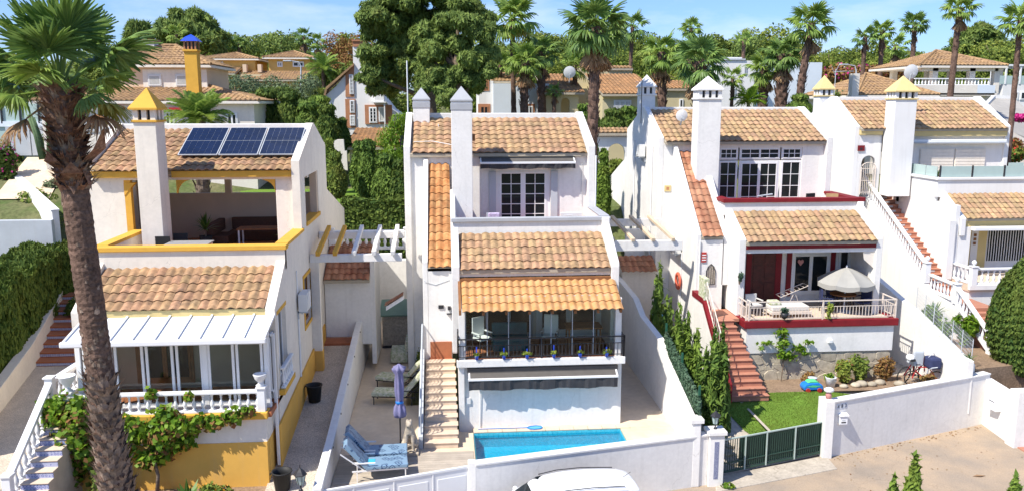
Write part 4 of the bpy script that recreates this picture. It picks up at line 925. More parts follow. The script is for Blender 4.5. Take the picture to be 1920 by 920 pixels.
MB().box(-7.9,-5.1,30.1,30.9,7.62,7.98).build('seat',M.wicker,t,bevel=.03); MB().box(-7.9,-5.1,30.72,30.95,7.98,8.4).build('backrest',M.wicker,t,bevel=.03)
MB().box(-8.3,-7.6,29.0,30.1,7.62,7.98).build('seat',M.wicker,t,bevel=.03); MB().box(-8.35,-8.12,29.0,30.7,7.98,8.4).build('backrest',M.wicker,t,bevel=.03)
t=thing('low_table',(-6.5,29.2,7.62),'dark rectangular table with cups in front of the wicker sofa','table')
MB().box(-7.3,-5.7,28.9,29.6,8.2,8.25).build('table_top',M.wood,t)
for x in (-7.25,-5.8):
    for y in (28.93,29.52): MB().box(x,x+.05,y,y+.05,7.62,8.2).build('leg',M.wmetal,t)
t=thing('dining_table',(-7.9,25.6,7.62),'grey slatted table behind the ochre parapet of the terrace','table')
for i in range(7): MB().box(-8.55,-7.25,25.1+i*.13,25.21+i*.13,8.30,8.33).build('slat',M.gtop,t)
for x in (-8.5,-7.35):
    for y in (25.12,25.93): MB().box(x,x+.05,y,y+.05,7.62,8.3).build('leg',M.wmetal,t)
for i,(x,y) in enumerate(((-8.75,25.6),(-8.4,26.2))):
    t=thing('garden_chair',(x,y,7.62),('dark chair at the left end of the grey terrace table','dark chair behind the grey terrace table')[i],'chair','terrace chairs')
    MB().box(x-.22,x+.22,y-.22,y+.22,8.04,8.08).build('seat',M.rubber,t); MB().box(x-.22,x+.22,y+.18,y+.22,8.08,8.5).build('backrest',M.rubber,t)
    for a in (-.2,.17):
        for b in (-.2,.17): MB().box(x+a,x+a+.03,y+b,y+b+.03,7.62,8.04).build('leg',M.rubber,t)
def potted(x,y,z,r,label,seed,pr=.2,ph=.5,pm=None,n=60,stem=.2):
    t=thing('potted_plant',(x,y,z),label,'potted plant'); MB().lathe(x,y,[(pr*.7,z),(pr,z+ph),(pr*.88,z+ph),(pr*.85,z+ph-.04)],14).build('pot',pm or M.rubber,t,smooth=True)
    if stem: MB().tube([(x,y,z+ph-.05),(x,y,z+ph+stem)],.03,6).build('stem',M.bark,t)
    spiky((x,y,z+ph+stem),r,n,None,seed,parent=t,w=.045,up=70); return t
potted(-8.25,28.6,7.62,.62,'spiky yucca in a dark pot beside the terrace chimney',1,.22,.45)
potted(-5.35,27.9,7.62,.55,'green spiky plant half hidden by the right terrace pillar',2,.2,.3,n=50)
# ======== the white villa with dark red trim ========
V3=villa((14,32,2.1),'white villa with dark red trim, glazed upper room and red double steps')
v=V3; W=M.white; g3=1.9
MB().px(side_profile(3.8,g3,12.2,10.95,frontY=26.4,bz=8.70,lz=(8.5,7.5)),16.98,17.2) if 0 else None
MB().px([(30.2,g3),(30.2,7.35),(30.22,7.48),(31.85,8.45),(31.86,8.62),(34.9,8.62),(34.91,11.1),(38.0,12.42),(38.25,12.42),(41.4,11.0),(41.4,g3)],16.72,16.98).build('side_wall',W,v,bevel=.02)
MB().px([(35.2,g3),(35.2,11.1),(38.0,12.42),(38.25,12.42),(41.5,11.3),(41.5,9.9),(46.0,8.4),(46.0,g3)],9.26,9.5).build('side_wall',W,v,bevel=.02)
m=MB(); pl=Pl('-y',35.2); wallrects(m,pl,9.5,16.72,7.7,11.0,.25,[(12.0,15.75,7.85,10.65)]); m.build('upper_front_wall',W,v)
MB().box(9.5,9.95,35.2,35.45,g3,7.7).build('upper_front_wall',W,v)
MB().box(9.5,16.72,38.0,38.25,9.9,12.40).build('ridge_parapet',W,v,bevel=.02)
r=sloped_slab('upper_roof',M.mortar,v,9.5,16.72,(35.0,10.92),(38.0,12.28)); tiles(r,9.52,16.7,(34.95,10.92),(37.95,12.24),M.tile3,.266,.39)
# glazed room: top lights, side lights, middle doors
F=M.pvc
for (a,b) in ((12.0,12.85),(12.92,14.75),(14.82,15.75)): window(v,pl,a,b,10.12,10.65,1 if b-a<1 else 2,3 if b-a<1 else 2,2,F,M.glassd,.05,.05,'top_light')
window(v,pl,12.0,12.85,7.85,10.08,1,2,4,F,M.glassd,.05,.05,'side_light'); window(v,pl,14.82,15.75,7.85,10.08,1,2,4,F,M.glassd,.05,.05,'side_light')
window(v,pl,12.92,14.75,7.85,10.08,2,2,4,F,M.glassd,.08,.05,'glass_door',door=True)
# terrace
MB().box(11.2,16.98,32.1,35.2,7.65,7.85).build('terrace_floor',M.terra,v)
MB().box(11.2,16.98,32.0,32.22,8.1,8.62).build('terrace_parapet',W,v); MB().box(11.2,11.42,32.22,33.2,7.9,8.62).build('terrace_parapet',W,v)
coping(v,11.12,17.06,31.92,32.28,8.62,.16,M.redp); coping(v,16.66,17.04,32.28,34.85,8.63,.12,M.redp); coping(v,11.12,11.48,32.28,33.1,8.63,.14,M.redp)
# low roof, red fascia
r=sloped_slab('lower_roof',M.mortar,v,11.5,16.72,(30.15,7.30),(32.0,8.25)); tiles(r,11.52,16.70,(30.10,7.30),(31.95,8.22),M.tile3,.262,.39)
MB().box(11.45,16.76,30.22,30.42,7.02,7.28).build('fascia',M.redp,v,bevel=.01); MB().box(11.45,16.76,30.28,30.5,6.86,7.02).build('lintel',W,v)
MB().px([(30.2,4.4),(30.2,7.4),(31.95,8.4),(31.95,4.4)],11.22,11.5).build('side_wall',W,v,bevel=.02)
# strip roof and stair walls
MB().px([(31.3,g3),(31.3,7.45),(35.2,10.85),(35.2,g3)],9.9,10.08).build('stair_wall',W,v,bevel=.02)
MB().px([(31.3,5.4),(31.3,7.35),(33.0,8.9),(34.2,10.0),(35.2,10.35),(35.2,5.4)],10.95,11.22).build('stair_wall',W,v,bevel=.02)
m=MB(); m.box(10.08,11.0,31.3,31.5,g3,7.25); m.build('stair_front_wall',W,v)
r=sloped_slab('stair_roof',M.mortar,v,10.08,10.95,(31.3,7.35),(35.2,10.45)); tiles(r,10.10,10.94,(31.2,7.35),(35.18,10.45),M.tilered,.28,.40,amp=.055)
chimney(v,10.5,11.48,33.7,34.5,7.6,12.72,W,M.farw,'open',apex=.55,over=.07)
chimney(v,9.28,9.98,38.8,39.5,10,12.95,W,M.farw,'open',apex=.55,over=.06)
# porch
MB().box(11.4,17.2,29.3,32.4,4.2,4.4).build('porch_slab',M.stepm,v); MB().box(11.22,17.3,29.22,29.42,4.16,4.44).build('slab_edge',M.redp,v,bevel=.02)
MB().box(11.22,11.42,29.42,31.2,4.16,4.44).build('slab_edge',M.redp,v,bevel=.02); MB().box(17.08,17.3,29.42,31.2,4.16,4.44).build('slab_edge',M.redp,v,bevel=.02)
MB().box(11.34,17.18,29.34,29.55,3.15,4.16).build('porch_front_wall',W,v); MB().box(11.34,11.5,29.55,31.4,g3,4.16).build('porch_side_wall',W,v); MB().box(17.0,17.18,29.55,31.4,g3,4.16).build('porch_side_wall',W,v)
# rubble facing: irregular stones with recessed joints
MB().box(11.37,17.16,29.40,29.56,g3,3.15).build('stone_facing',M.mortar,v); face=bpy.data.objects[-1] if 0 else None
rg=random.Random(5)
def stones(parent,x0,x1,z0,z1,y,nx,nz):
    P=[[(x0+(x1-x0)*(i+ (0 if i in(0,nx) else rg.uniform(-.42,.42)))/nx,z0+(z1-z0)*(j+(0 if j in(0,nz) else rg.uniform(-.40,.40)))/nz) for j in range(nz+1)] for i in range(nx+1)]
    for i in range(nx):
        for j in range(nz):
            q=[P[i][j],P[i+1][j],P[i+1][j+1],P[i][j+1]]; cx=sum(a for a,b in q)/4; cz=sum(b for a,b in q)/4
            # cut the corners to get rounded, many-sided stones
            poly=[]
            for k in range(4):
                a=q[k];b=q[(k+1)%4]
                for s in (.24,.74): poly.append((a[0]+(b[0]-a[0])*s,a[1]+(b[1]-a[1])*s))
            s=1.0; poly=[(cx+(a-cx)*s,cz+(b-cz)*s) for a,b in poly]; h=rg.uniform(.012,.035)
            A=[(a,y,b) for a,b in poly]; B=[(cx+(a-cx)*.93,y-h,cz+(b-cz)*.93) for a,b in poly]
            MB().prism(A,B).build('stone',M.stone,parent)
stones(v,11.37,17.16,1.95,3.14,29.402,10,3)
# doors and window
MB().box(11.5,16.72,32.2,32.4,4.4,7.3).build('porch_back_wall',W,v)
MB().px([(30.5,4.44),(30.5,5.3),(31.0,5.3),(31.0,4.44)],16.74,16.96) if 0 else None
dd=MB().box(12.28,12.50,32.13,32.22,4.4,6.72).box(13.52,13.78,32.13,32.22,4.4,6.72).box(12.50,13.52,32.13,32.22,6.58,6.72).build('door_surround',M.redp,v,bevel=.01)
M.reddoor=mat('dark_mahogany',(.10,.015,.012),.45,.4,6,.1,30,.4)
do=MB().box(12.5,13.52,32.15,32.2,4.42,6.58).build('front_door',M.reddoor,v)
for (a,b) in ((12.58,12.96),(13.06,13.44)):
    for (c_,e) in ((4.55,5.3),(5.4,6.0),(6.1,6.48)): MB().box(a,b,32.13,32.15,c_,e).build('door_panel',M.reddoor,do,bevel=.012)
MB().box(14.0,14.2,32.11,32.2,4.7,6.72).box(15.86,16.06,32.11,32.2,4.7,6.72).box(14.2,15.86,32.11,32.2,6.52,6.72).build('window_surround',M.redp,v,bevel=.01)
window(v,Pl('-y',32.2),14.2,15.86,4.75,6.52,2,1,0,F,M.glassd,.09,-.06,'window')
MB().box(16.30,16.55,32.08,32.2,5.1,6.5).build('side_shutter',M.glassd,v); MB().box(16.22,16.62,32.14,32.19,5.02,6.58).build('side_frame',F,v)
MB().hexa([(16.3,30.3,6.55),(16.72,30.3,6.2),(16.72,30.5,6.2),(16.3,30.5,6.86)],[(16.25,30.3,6.86),(16.72,30.3,6.87),(16.72,30.5,6.87),(16.25,30.5,6.87)]).build('arch_corner',M.cream,v)
# red steps: splayed flight up to the porch
st=thing('outdoor_staircase',(10.7,28.7,2.1),'terracotta tiled flight of steps with red side wall up to the red trimmed villa','staircase')
n=12
for i in range(n):
    z1=2.1+(i+1)*.1917; y0=27.1+i*.225; x0=9.98-.0*i; x1=11.42-.045*i
    MB().box(x0,x1,y0,y0+.40,z1-.19,z1-.02).build('riser',M.orange,st); MB().box(x0,x1+.02,y0-.035,y0+.26,z1-.02,z1+.008).build('tread',M.orange,st,bevel=.006)
MB().px([(27.35,1.95),(27.35,2.2),(29.9,4.3),(31.3,4.3),(31.3,1.95)],10.0,10.9).build('stair_core',W,st)
MB().box(10.0,11.2,29.78,31.3,4.3,4.412).build('landing',M.orange,st)
MB().px([(27.0,1.95),(27.0,2.75),(29.9,5.15),(31.3,5.15),(31.3,1.95)],9.80,9.97).build('stringer',W,st); MB().px([(26.98,2.6),(26.98,2.8),(29.9,5.22),(31.28,5.22),(31.28,5.0),(29.95,5.0)],9.77,10.0).build('stringer_cap',M.redp,st)
MB().box(9.77,10.0,26.93,27.05,1.95,2.8).build('stringer_end',M.redp,st)
rl=thing('stair_railing',(9.88,28.7,3.6),'cream metal railing on the red capped wall beside the terracotta steps','railing'); M.creamm=mat('cream_painted_metal',(.74,.64,.55),.5,.08,4,0,1,.4)
for k in (.15,.75): MB().tube([(9.88,27.1,2.85+k),(9.88,29.9,5.2+k),(9.88,30.8,5.2+k)],.02,6).build('rail',M.creamm,rl)
for k in range(18):
    y=27.15+k*.2; z=2.85+min(y-27.1,2.8)*.84; MB().tube([(9.88,y,z+.1),(9.88,y,z+.75)],.011,5).build('bar',M.creamm,rl)
# porch railings
dark_rail((11.40,29.34,4.44),(17.2,29.34,4.44),.72,46,'porch_railing','cream metal railing along the front of the red edged porch',M.creamm)
dark_rail((11.32,29.4,4.44),(11.32,30.4,4.44),.72,8,'porch_railing','short cream metal railing at the left side of the red edged porch',M.creamm)
dark_rail((17.2,29.4,4.44),(17.2,31.2,4.44),.72,13,'porch_railing','short cream metal railing at the right side of the red edged porch',M.creamm)
ac_unit((9.24,37.7,10.15),'-x','air conditioner high on the white side wall of the red trimmed villa')
ac_unit((9.88,33.6,6.35),'-x','air conditioner halfway up the side wall above the lifebuoy')
MB().tube([(9.87,33.2,6.4),(9.87,33.2,4.2)],.025,6).build('pipe',M.wmetal,v)
t=thing('lifebuoy',(9.2,33.72,5.15),'orange red lifebuoy hanging on the white side wall','lifebuoy')
m=MB(); rs=[]
for k in range(24):
    a=6.283*k/24; rs.append([(9.80+.07*math.cos(b)*.8, 33.4+(.30+.085*math.sin(b))*math.cos(a), 5.15+(.30+.085*math.sin(b))*math.sin(a)) for b in [6.283*j/8 for j in range(8)]])
rs.append(rs[0]); m.rings(rs,cap=False); m.build('ring',mat('faded_orange_plastic',(.65,.13,.07),.5,.15,6),t,smooth=True)
t=thing('tile_plaque',(9.55,35.17,8.9),'small ochre tile plaque on the white wall under the stair roof','plaque'); MB().box(9.58,9.86,35.17,35.198,8.75,9.02).build('tile',M.pale,t,bevel=.004); MB().box(9.66,9.78,35.165,35.172,8.82,8.95).build('painted_mark',M.brick,t)
t=thing('framed_mirror',(10.5,31.25,5.85),'pointed arch iron frame hanging on the white stair wall','wall ornament')
m=MB(); pts=[(10.32,5.45),(10.32,6.0),(10.38,6.16),(10.5,6.28),(10.62,6.16),(10.68,6.0),(10.68,5.45)]
m.tube([(a,31.26,b) for a,b in pts]+[(10.32,31.26,5.45)],.018,5); m.build('frame',M.dark,t); MB().py(pts,31.275,31.29).build('backing',M.stat,t)
for k in range(1,4): MB().box(10.32+k*.09-.005,10.32+k*.09+.005,31.255,31.265,5.45,6.15).build('bar',M.dark,t)
t=thing('alarm_box',(10.1,31.28,6.4),'small red house sign on the corner of the white stair wall','sign'); MB().box(10.10,10.30,31.26,31.298,6.35,6.75).build('plate',mat('red_sign',(.45,.04,.03),.5),t)
for k in range(3): MB().box(10.12,10.28,31.252,31.262,6.42+k*.1,6.46+k*.1).build('stripe',M.pvc,t)
# wall plants and ornaments
bush((11.28,30.15,5.7),.15,.12,.5,'small dark hanging plant on the left porch pillar',M.ivy,150,.07,3,name='hanging_plant',cat='plant')
# parasol on the porch
def parasol_open(c,r,h,label,m1,n=8):
    x,y,z=c; t=thing('parasol',c,label,'parasol'); MB().tube([(x,y,z),(x,y,z+h+.3)],.022,8).build('pole',M.wmetal,t); MB().lathe(x,y,[(.26,z),(.26,z+.05),(.06,z+.1),(.04,z+.3)],16).build('base',M.galv,t)
    zt=z+h+.28
    for k in range(n):
        a0=6.283*k/n;a1=6.283*(k+1)/n; v=[(x,y,zt)]; K=5
        for j in range(1,K+1):
            s=j/K
            for q in (0,.25,.5,.75,1):
                a=a0+(a1-a0)*q; rr=r*s*math.cos(math.pi/n)/max(.9,math.cos((q-.5)*6.283/n)); sag=.05*r*s*math.sin(math.pi*q); v.append((x+rr*math.cos(a),y+rr*math.sin(a),zt-.55*s**1.35-sag*.9))
        f=[(0,1+i,2+i) for i in range(4)]
        for j in range(K-1):
            for i in range(4): b=1+5*j+i; f.append((b,b+5,b+6,b+1))
        n0=len(v); 
        for i in range(5): p=v[1+5*(K-1)+i]; v.append((p[0]*1.0,p[1],p[2]-.16-.03*math.sin(math.pi*i/4)))
        for i in range(4): f.append((1+5*(K-1)+i,n0+i,n0+i+1,2+5*(K-1)+i))
        MB().add(v,f).build('canopy_panel',m1,t,smooth=False,fix=False)
        a=a0; MB().tube([(x,y,zt-.03),(x+r*.98*math.cos(a),y+r*.98*math.sin(a),zt-.57)],.008,4).build('rib',M.wmetal,t)
    MB().lathe(x,y,[(.03,zt-.02),(.04,zt+.04),(.01,zt+.09)],8).build('finial',M.wmetal,t); return t
M.paras=mat('pale_grey_canvas',(.36,.35,.32),.9,.08,3,.1,60,.1)
parasol_open((15.75,30.55,4.4),1.13,1.52,'open pale grey parasol over the table on the red edged porch',M.paras)
t=thing('round_table',(15.7,30.6,4.4),'dark table with chairs beneath the pale grey parasol','table'); MB().lathe(15.7,30.6,[(.5,5.1),(.5,5.14)],20).build('table_top',M.wood,t)
for a in (0,1.57,3.14,4.71): MB().tube([(15.7+.36*math.cos(a),30.6+.36*math.sin(a),4.4),(15.7+.3*math.cos(a),30.6+.3*math.sin(a),5.1)],.02,6).build('leg',M.dark,t)
def lounge_chair(x,y,z,rz,label,mt,group=None,hb=.5):
    t=thing('garden_chair',(x,y,z),label,'chair',group); t.rotation_euler=(0,0,rz)
    for nm,b in (('seat',(-.24,.24,-.24,.24,.40,.46)),('backrest',(-.24,.24,.20,.26,.46,.46+hb)),('armrest',(-.28,-.24,-.22,.22,.6,.64)),('armrest',(.24,.28,-.22,.22,.6,.64))):
        inst(MB().box(*b).mesh(nm,mt),nm,t,(x,y,z))
    for a in (-.25,.22):
        for b in (-.22,.2): inst(MB().box(a,a+.03,b,b+.03,0,.6 if b<0 else .6).mesh('leg',M.dark),'leg',t,(x,y,z))
    return t
lounge_chair(15.0,30.5,4.4,1.3,'dark cushioned chair left of the porch parasol pole',mat('navy_cushion',(.04,.05,.12),.9,.2,6))
lounge_chair(16.4,30.4,4.4,-1.2,'dark cushioned chair right of the porch parasol pole',MATS['navy_cushion'])
lounge_chair(15.7,31.3,4.4,0,'dark cushioned chair behind the porch parasol table',MATS['navy_cushion'])
lounge_chair(11.95,30.3,4.4,.2,'white cushioned chair at the left corner of the red edged porch',mat('white_cushion',(.66,.64,.60),.9,.1,5),hb=.35)
t=thing('day_bed',(13.2,30.2,4.4),'low cream bed with pillows behind the cream porch railing','day bed')
MB().box(12.5,14.0,29.8,30.5,4.65,4.85).build('mattress',MATS['white_cushion'],t,bevel=.05); MB().box(12.45,14.05,29.75,30.55,4.55,4.65).build('frame',M.creamm,t)
for (a,b) in ((12.5,29.8),(13.95,29.8),(12.5,30.45),(13.95,30.45)): MB().box(a,a+.05,b,b+.05,4.4,4.55).build('leg',M.creamm,t)
MB().box(12.5,12.95,30.0,30.45,4.85,5.0).build('pillow',M.cushion,t,bevel=.05)
t=thing('drying_rack',(13.9,30.9,4.4),'folding cream clothes rack standing on the porch behind the bed','clothes rack')
for s in (0,1): MB().bar((13.2+.0,30.7+.5*s,5.0),(14.3,30.7+.5*s,5.45),.02,.02).build('side_rail',M.creamm,t)
for k in range(8): a=k/7; MB().tube([(13.2+1.1*a,30.7,5.0+.45*a),(13.2+1.1*a,31.2,5.0+.45*a)],.009,4).build('rung',M.creamm,t)
for (a,b) in ((13.4,30.7),(14.1,30.7),(13.4,31.2),(14.1,31.2)): MB().tube([(a,b,4.4),(a+(.3 if a<13.8 else -.3),b,5.1)],.01,4).build('leg',M.creamm,t)
# telescope and pots on the terrace
t=thing('telescope',(13.4,33.4,7.85),'telescope on a tripod before the upper glazed room','telescope')
MB().tube([(13.05,33.3,8.72),(13.75,33.45,8.78)],[.025,.04],10).build('tube',M.galv,t)
for a in (0,2.1,4.2): MB().tube([(13.4,33.4,8.70),(13.4+.35*math.cos(a),33.4+.35*math.sin(a),7.85)],.02,5).build('leg',M.galv,t)
MB().box(13.34,13.46,33.34,33.46,8.63,8.73).build('mount',M.dark,t)
lounge_chair(15.5,33.2,7.85,.4,'dark chair with red cushion on the upper terrace',M.rubber)
potted(12.45,33.3,7.85,.3,'small spiky plant in a pot left of the telescope',4,.16,.35,M.blue,24,.05)
lounge_chair(16.2,33.0,7.85,-.3,'light wooden chair at the right end of the upper terrace',mat('light_wood',(.50,.33,.16),.7,.2,5))

for (x,y,z0,z1) in ((9.22,39.5,4,10.8),(9.22,36.1,3,10.7),(10.02,31.26,2.2,7.2)): MB().tube([(x,y,z1),(x,y,z0)],.03,6).build('downpipe',M.wmetal,V3)
MB().tube([(9.23,36.0,7.4),(9.23,38.0,7.2),(9.23,40.0,7.5)],.01,4).build('cable',M.galv,V3)
V4BEFORE=set(o.name for o in COL.objects)
# ======== the white villa with yellow chimney caps (right) ========
V4=villa((25,37,4),'white villa with pale yellow chimney caps, glass edged terrace and long outside stairs')
v=V4; W=M.farw; g4=2.5
MB().px([(40.0,g4),(40.0,11.45),(42.6,12.95),(42.9,12.95),(46.2,11.6),(46.2,10.2),(50.8,8.6),(50.8,g4)],20.55,20.8).build('side_wall',W,v,bevel=.02)
MB().px([(40.0,7),(40.0,11.45),(42.6,12.95),(42.9,12.95),(42.9,7)],28.55,28.8).build('side_wall',W,v,bevel=.02)
MB().box(20.8,28.55,42.7,42.9,10,12.92).build('ridge_parapet',W,v,bevel=.02)
r=sloped_slab('upper_roof',M.mortar,v,20.8,28.55,(39.8,11.32),(42.7,12.72)); tiles(r,20.85,28.5,(39.72,11.30),(42.65,12.70),M.tile3,.265,.39)
MB().box(20.8,21.95,39.85,40.1,11.02,11.28).build('eaves_beam',M.pale,v); MB().box(23.25,28.55,39.85,40.1,10.95,11.28).build('eaves_beam',M.pale,v)
m=MB(); m.box(23.2,28.55,40.1,40.35,7.6,11.0); m.build('upper_front_wall',W,v)
for (a,b) in ((24.1,25.9),(25.98,27.6)):
    s=MB().box(a,b,40.02,40.09,7.9,10.3).build('roller_shutter',M.cream,v)
    for k in range(15): MB().box(a+.02,b-.02,40.0,40.02,7.95+k*.155,8.07+k*.155).build('slat',M.cream,s)
t=thing('rolled_awning',(26,39.9,10.5),'closed white awning box under the pale yellow eaves','awning'); MB().box(23.4,28.5,39.75,40.0,10.62,10.78).build('cassette',M.pvc,t,bevel=.03); MB().box(23.4,28.5,39.70,39.75,10.58,10.66).build('front_bar',M.galv,t)
chimney(v,22.0,23.1,39.0,39.9,8,12.75,W,M.pale,'open',apex=.75,bandm=M.pale,over=.10)
chimney(v,20.58,21.33,44.2,45.0,10,12.95,W,M.pale,'open',apex=.75,bandm=M.pale,over=.08)
m=MB(); archwall(m,20.8,22.0,7.0,11.0,40.0,40.25,21.0,21.75,7.0,9.6); m.build('arch_wall',W,v)
MB().box(20.8,22.0,41.6,41.7,7.6,11.0).build('passage_back',M.cream,v)
gt=thing('iron_gate',(21.4,39.9,8.0),'cream arched iron gate at the top of the outside stairs','gate')
for k in range(8): MB().tube([(21.03+k*.1,39.95,8.0),(21.03+k*.1,39.95,9.35+.25*math.sin(math.pi*(k+.5)/8))],.012,5).build('bar',M.creamm,gt)
m=MB(); m.tube([(21.0,39.95,8.0),(21.0,39.95,9.35)]+[(21.38-.38*math.cos(a),39.95,9.35+.28*math.sin(a)) for a in (.4,.8,1.2,1.57,2,2.4,2.8)]+[(21.76,39.95,9.35),(21.76,39.95,8.0)],.022,6); m.build('frame',M.creamm,gt)
for z in (8.1,8.7,9.3): MB().box(21.0,21.76,39.94,39.96,z,z+.03).build('rail',M.creamm,gt)
for (x,y,z,l) in ((20.92,39.97,10.35,'small red house sign beside the upper arched gate'),(23.95,35.9,6.9,'small red house sign beside the lower doorway')):
    t=thing('sign',(x,y,z),l,'sign'); MB().box(x-.18,x+.18,y-.03,y-.004,z-.14,z+.14).build('plate',M.signr if hasattr(M,'signr') else M.redp,t); MB().box(x-.06,x+.06,y-.036,y-.03,z-.08,z+.02).build('emblem',M.dark,t)
# terrace
MB().box(23.2,29.6,36.9,37.1,8.2,9.0).build('terrace_parapet',W,v); MB().box(23.2,23.4,37.1,41,8.0,9.0).build('terrace_parapet',W,v)
coping(v,23.12,29.7,36.82,37.14,9.0,.12,W); coping(v,23.12,23.44,37.14,40.0,9.0,.12,W)
MB().box(23.4,29.6,37.1,40.1,7.8,8.0).build('terrace_floor',M.stepm,v)
MB().px([(33.0,g4),(33.0,4.4),(36.9,7.7),(36.9,8.99),(40.2,8.99),(40.2,g4)],23.2,23.42) if 0 else None
MB().box(23.2,23.4,35.3,41,g4,7.99).build('stair_side_wall',W,v); 
for i in range(3): MB().box(23.26,23.28,37.12+i*.95,38.02+i*.95,9.14,9.62).build('glass_panel',M.frost,v)
for i in range(4):
    x=23.32+i*1.6; MB().box(x+.03,x+1.54,36.95,36.97,9.14,9.64).build('glass_panel',M.frost,v); MB().box(x-.03,x+.02,36.93,36.99,9.12,9.68).build('glass_post',M.dark,v)
for i in range(3): MB().box(28.6+i*.9,29.4+i*.9,39.6-i*.3,39.62-i*.3,9.1,9.6).build('glass_panel',M.frost,v)
potted(23.7,37.8,8.0,.55,'spiky plant in a pot at the corner of the glass edged terrace',6,.2,.45,M.pvc,40,.5)
# lower roof and porch
r=sloped_slab('lower_roof',M.mortar,v,23.65,29.6,(35.3,7.38),(36.95,8.35)); tiles(r,23.7,29.6,(35.22,7.36),(36.9,8.32),M.tile3,.262,.38)
MB().box(23.6,29.6,35.35,35.55,7.0,7.32).build('eaves_beam',M.pale,v); 
MB().px([(35.2,6.6),(35.2,7.4),(37,8.5),(37,6.6)],23.42,23.66).build('side_wall',W,v,bevel=.02)
MB().box(23.6,29.6,36.9,37.1,4.5,8.2).build('porch_back_wall',W,v); MB().box(24.5,25.9,36.86,36.9,4.6,7.0).build('painted_panel',M.pale,v)
MB().box(25.1,25.45,36.84,36.86,4.6,7.0).build('white_panel',W,v)
for k in range(3): MB().lathe(0,0,[(.07,0),(.07,.02)],10) and MB().box(25.21,25.34,36.82,36.84,5.9+k*.2,6.03+k*.2).build('wall_tile',M.wood,v)
MB().box(22.9,23.2,35.2,35.45,4.6,7.3).build('porch_post',W,v); MB().box(23.42,24.0,35.3,35.5,4.6,7.0).build('porch_post',W,v)
m=MB(); archwall(m,22.5,23.4,4.6,8.2,36.9,37.1,22.6,23.15,4.6,6.6); 
t=thing('rolled_awning',(27,35.2,6.9),'long white awning box over the lower porch at the right edge','awning'); MB().box(23.9,29.6,34.9,35.2,6.86,7.04).build('cassette',M.pvc,t,bevel=.03)
gt=thing('folding_grille',(24.2,36.7,4.6),'closed white scissor grille across the lower doorway','grille')
for k in range(7): MB().box(24.0+k*.11,24.02+k*.11,36.72,36.74,4.65,6.7).build('bar',M.wmetal,gt)
for k in range(6):
    for j in range(9):
        a=24.0+k*.11; z=4.7+j*.22; MB().bar((a,36.71,z),(a+.11,36.71,z+.22),.015,.01).build('lattice',M.wmetal,gt)
        MB().bar((a,36.70,z+.22),(a+.11,36.70,z),.015,.01).build('lattice',M.wmetal,gt)
MB().box(23.98,24.75,36.86,36.9,4.6,6.8).build('doorway',M.glassd,v)
MB().box(26.0,28.6,36.86,36.9,5.1,6.9).build('window',M.glassd,v)
for k in range(20): MB().box(26.0+k*.13,26.03+k*.13,36.80,36.82,5.1,6.9).build('window_bar',M.wmetal,v)
MB().box(23.25,29.6,33.9,37.0,4.3,4.6).build('porch_slab',M.stepm,v); MB().box(23.3,29.6,34.0,34.2,3.5,4.3).build('porch_front_wall',W,v); MB().box(23.35,29.6,34.05,34.2,g4,3.5).build('base_band',M.pale,v); MB().box(23.3,23.5,34.2,36.9,g4,4.3).build('porch_side_wall',W,v)
MB().box(23.2,29.7,33.85,34.0,4.38,4.62).build('slab_edge',W,v,bevel=.02)
b=thing('balustrade',(26,33.98,4.6),'white baluster railing along the lower porch at the right edge','balustrade')
balustrade(b,(23.4,33.98,4.62),(28.4,33.98,4.62),.74,.27,.075,M.wmetal,.08,.09,ball=True,pw=.26)
b=thing('balustrade',(23.35,34.9,4.6),'short white baluster railing turning back to the porch pillar','balustrade')
balustrade(b,(23.35,34.15,4.62),(23.35,35.4,4.62),.74,.26,.07,M.wmetal,.08,.09,posts=False)
V4SET=[o for o in COL.objects if o.parent is None and o.name not in V4BEFORE]
for o in V4SET:      # house and its fittings scaled about the camera position, so smaller and nearer
    o.location=Vector(o.location)*.965+Vector((0,0,.4375)); o.scale=(.965,.965,.965)
# long flight of stairs
st=thing('outdoor_staircase',(21.9,36,4.4),'long terracotta edged stairs climbing beside the rightmost villa','staircase')
n=20
for i in range(n):
    z1=4.25+(i+1)*.188; y0=33.6+i*.30
    MB().box(21.1,22.44,y0,y0+.35,z1-.18,z1-.03).build('riser',M.orange,st); MB().box(21.1,22.44,y0-.03,y0+.33,z1-.03,z1).build('tread',M.orange,st)
    MB().box(21.5,22.1,y0-.012,y0-.002,z1-.14,z1-.05).build('riser_tile',M.galv,st) if i%1==0 else None
MB().box(21.1,22.44,39.6,41.4,7.6,8.02).build('landing',M.orange,st)
MB().px([(33.5,2.5),(33.5,4.1),(39.6,7.85),(40,8.0),(40,2.5)],21.1,22.43).build('stair_core',W,st)
MB().px([(31.0,2.2),(31.0,4.3),(33.2,4.6),(39.8,8.35),(40,8.35),(40,2.2)],20.85,21.1).build('stair_wall',W,st,bevel=.02)
MB().box(21.0,22.6,31.2,33.6,2.4,4.26).build('lower_landing',M.orange,st)
for i in range(9): MB().box(21.1,22.4,31.2-.28*(i+1),31.2-.28*i,2.2,4.26-.15*(i+1)).build('step',M.orange,st)
b=thing('balustrade',(20.95,36,6),'long sloping white baluster railing beside the outside stairs','balustrade')
balustrade(b,(20.97,33.6,4.85),(20.97,39.9,8.42),.80,.24,.06,M.wmetal,.09,.10,ball=True,pw=.24)
b=thing('balustrade',(20.95,32.4,4.5),'level white baluster railing at the foot of the outside stairs','balustrade')
balustrade(b,(20.97,31.6,4.5),(20.97,33.3,4.55),.74,.24,.06,M.wmetal,.09,.10,posts=False)
b=thing('balustrade',(21.4,30.3,4),'lowest sloping white railing down to the garden of the rightmost villa','balustrade')
balustrade(b,(20.97,31.4,4.45),(20.97,29.0,3.0),.74,.24,.06,M.wmetal,.09,.10,ball=True,pw=.24)
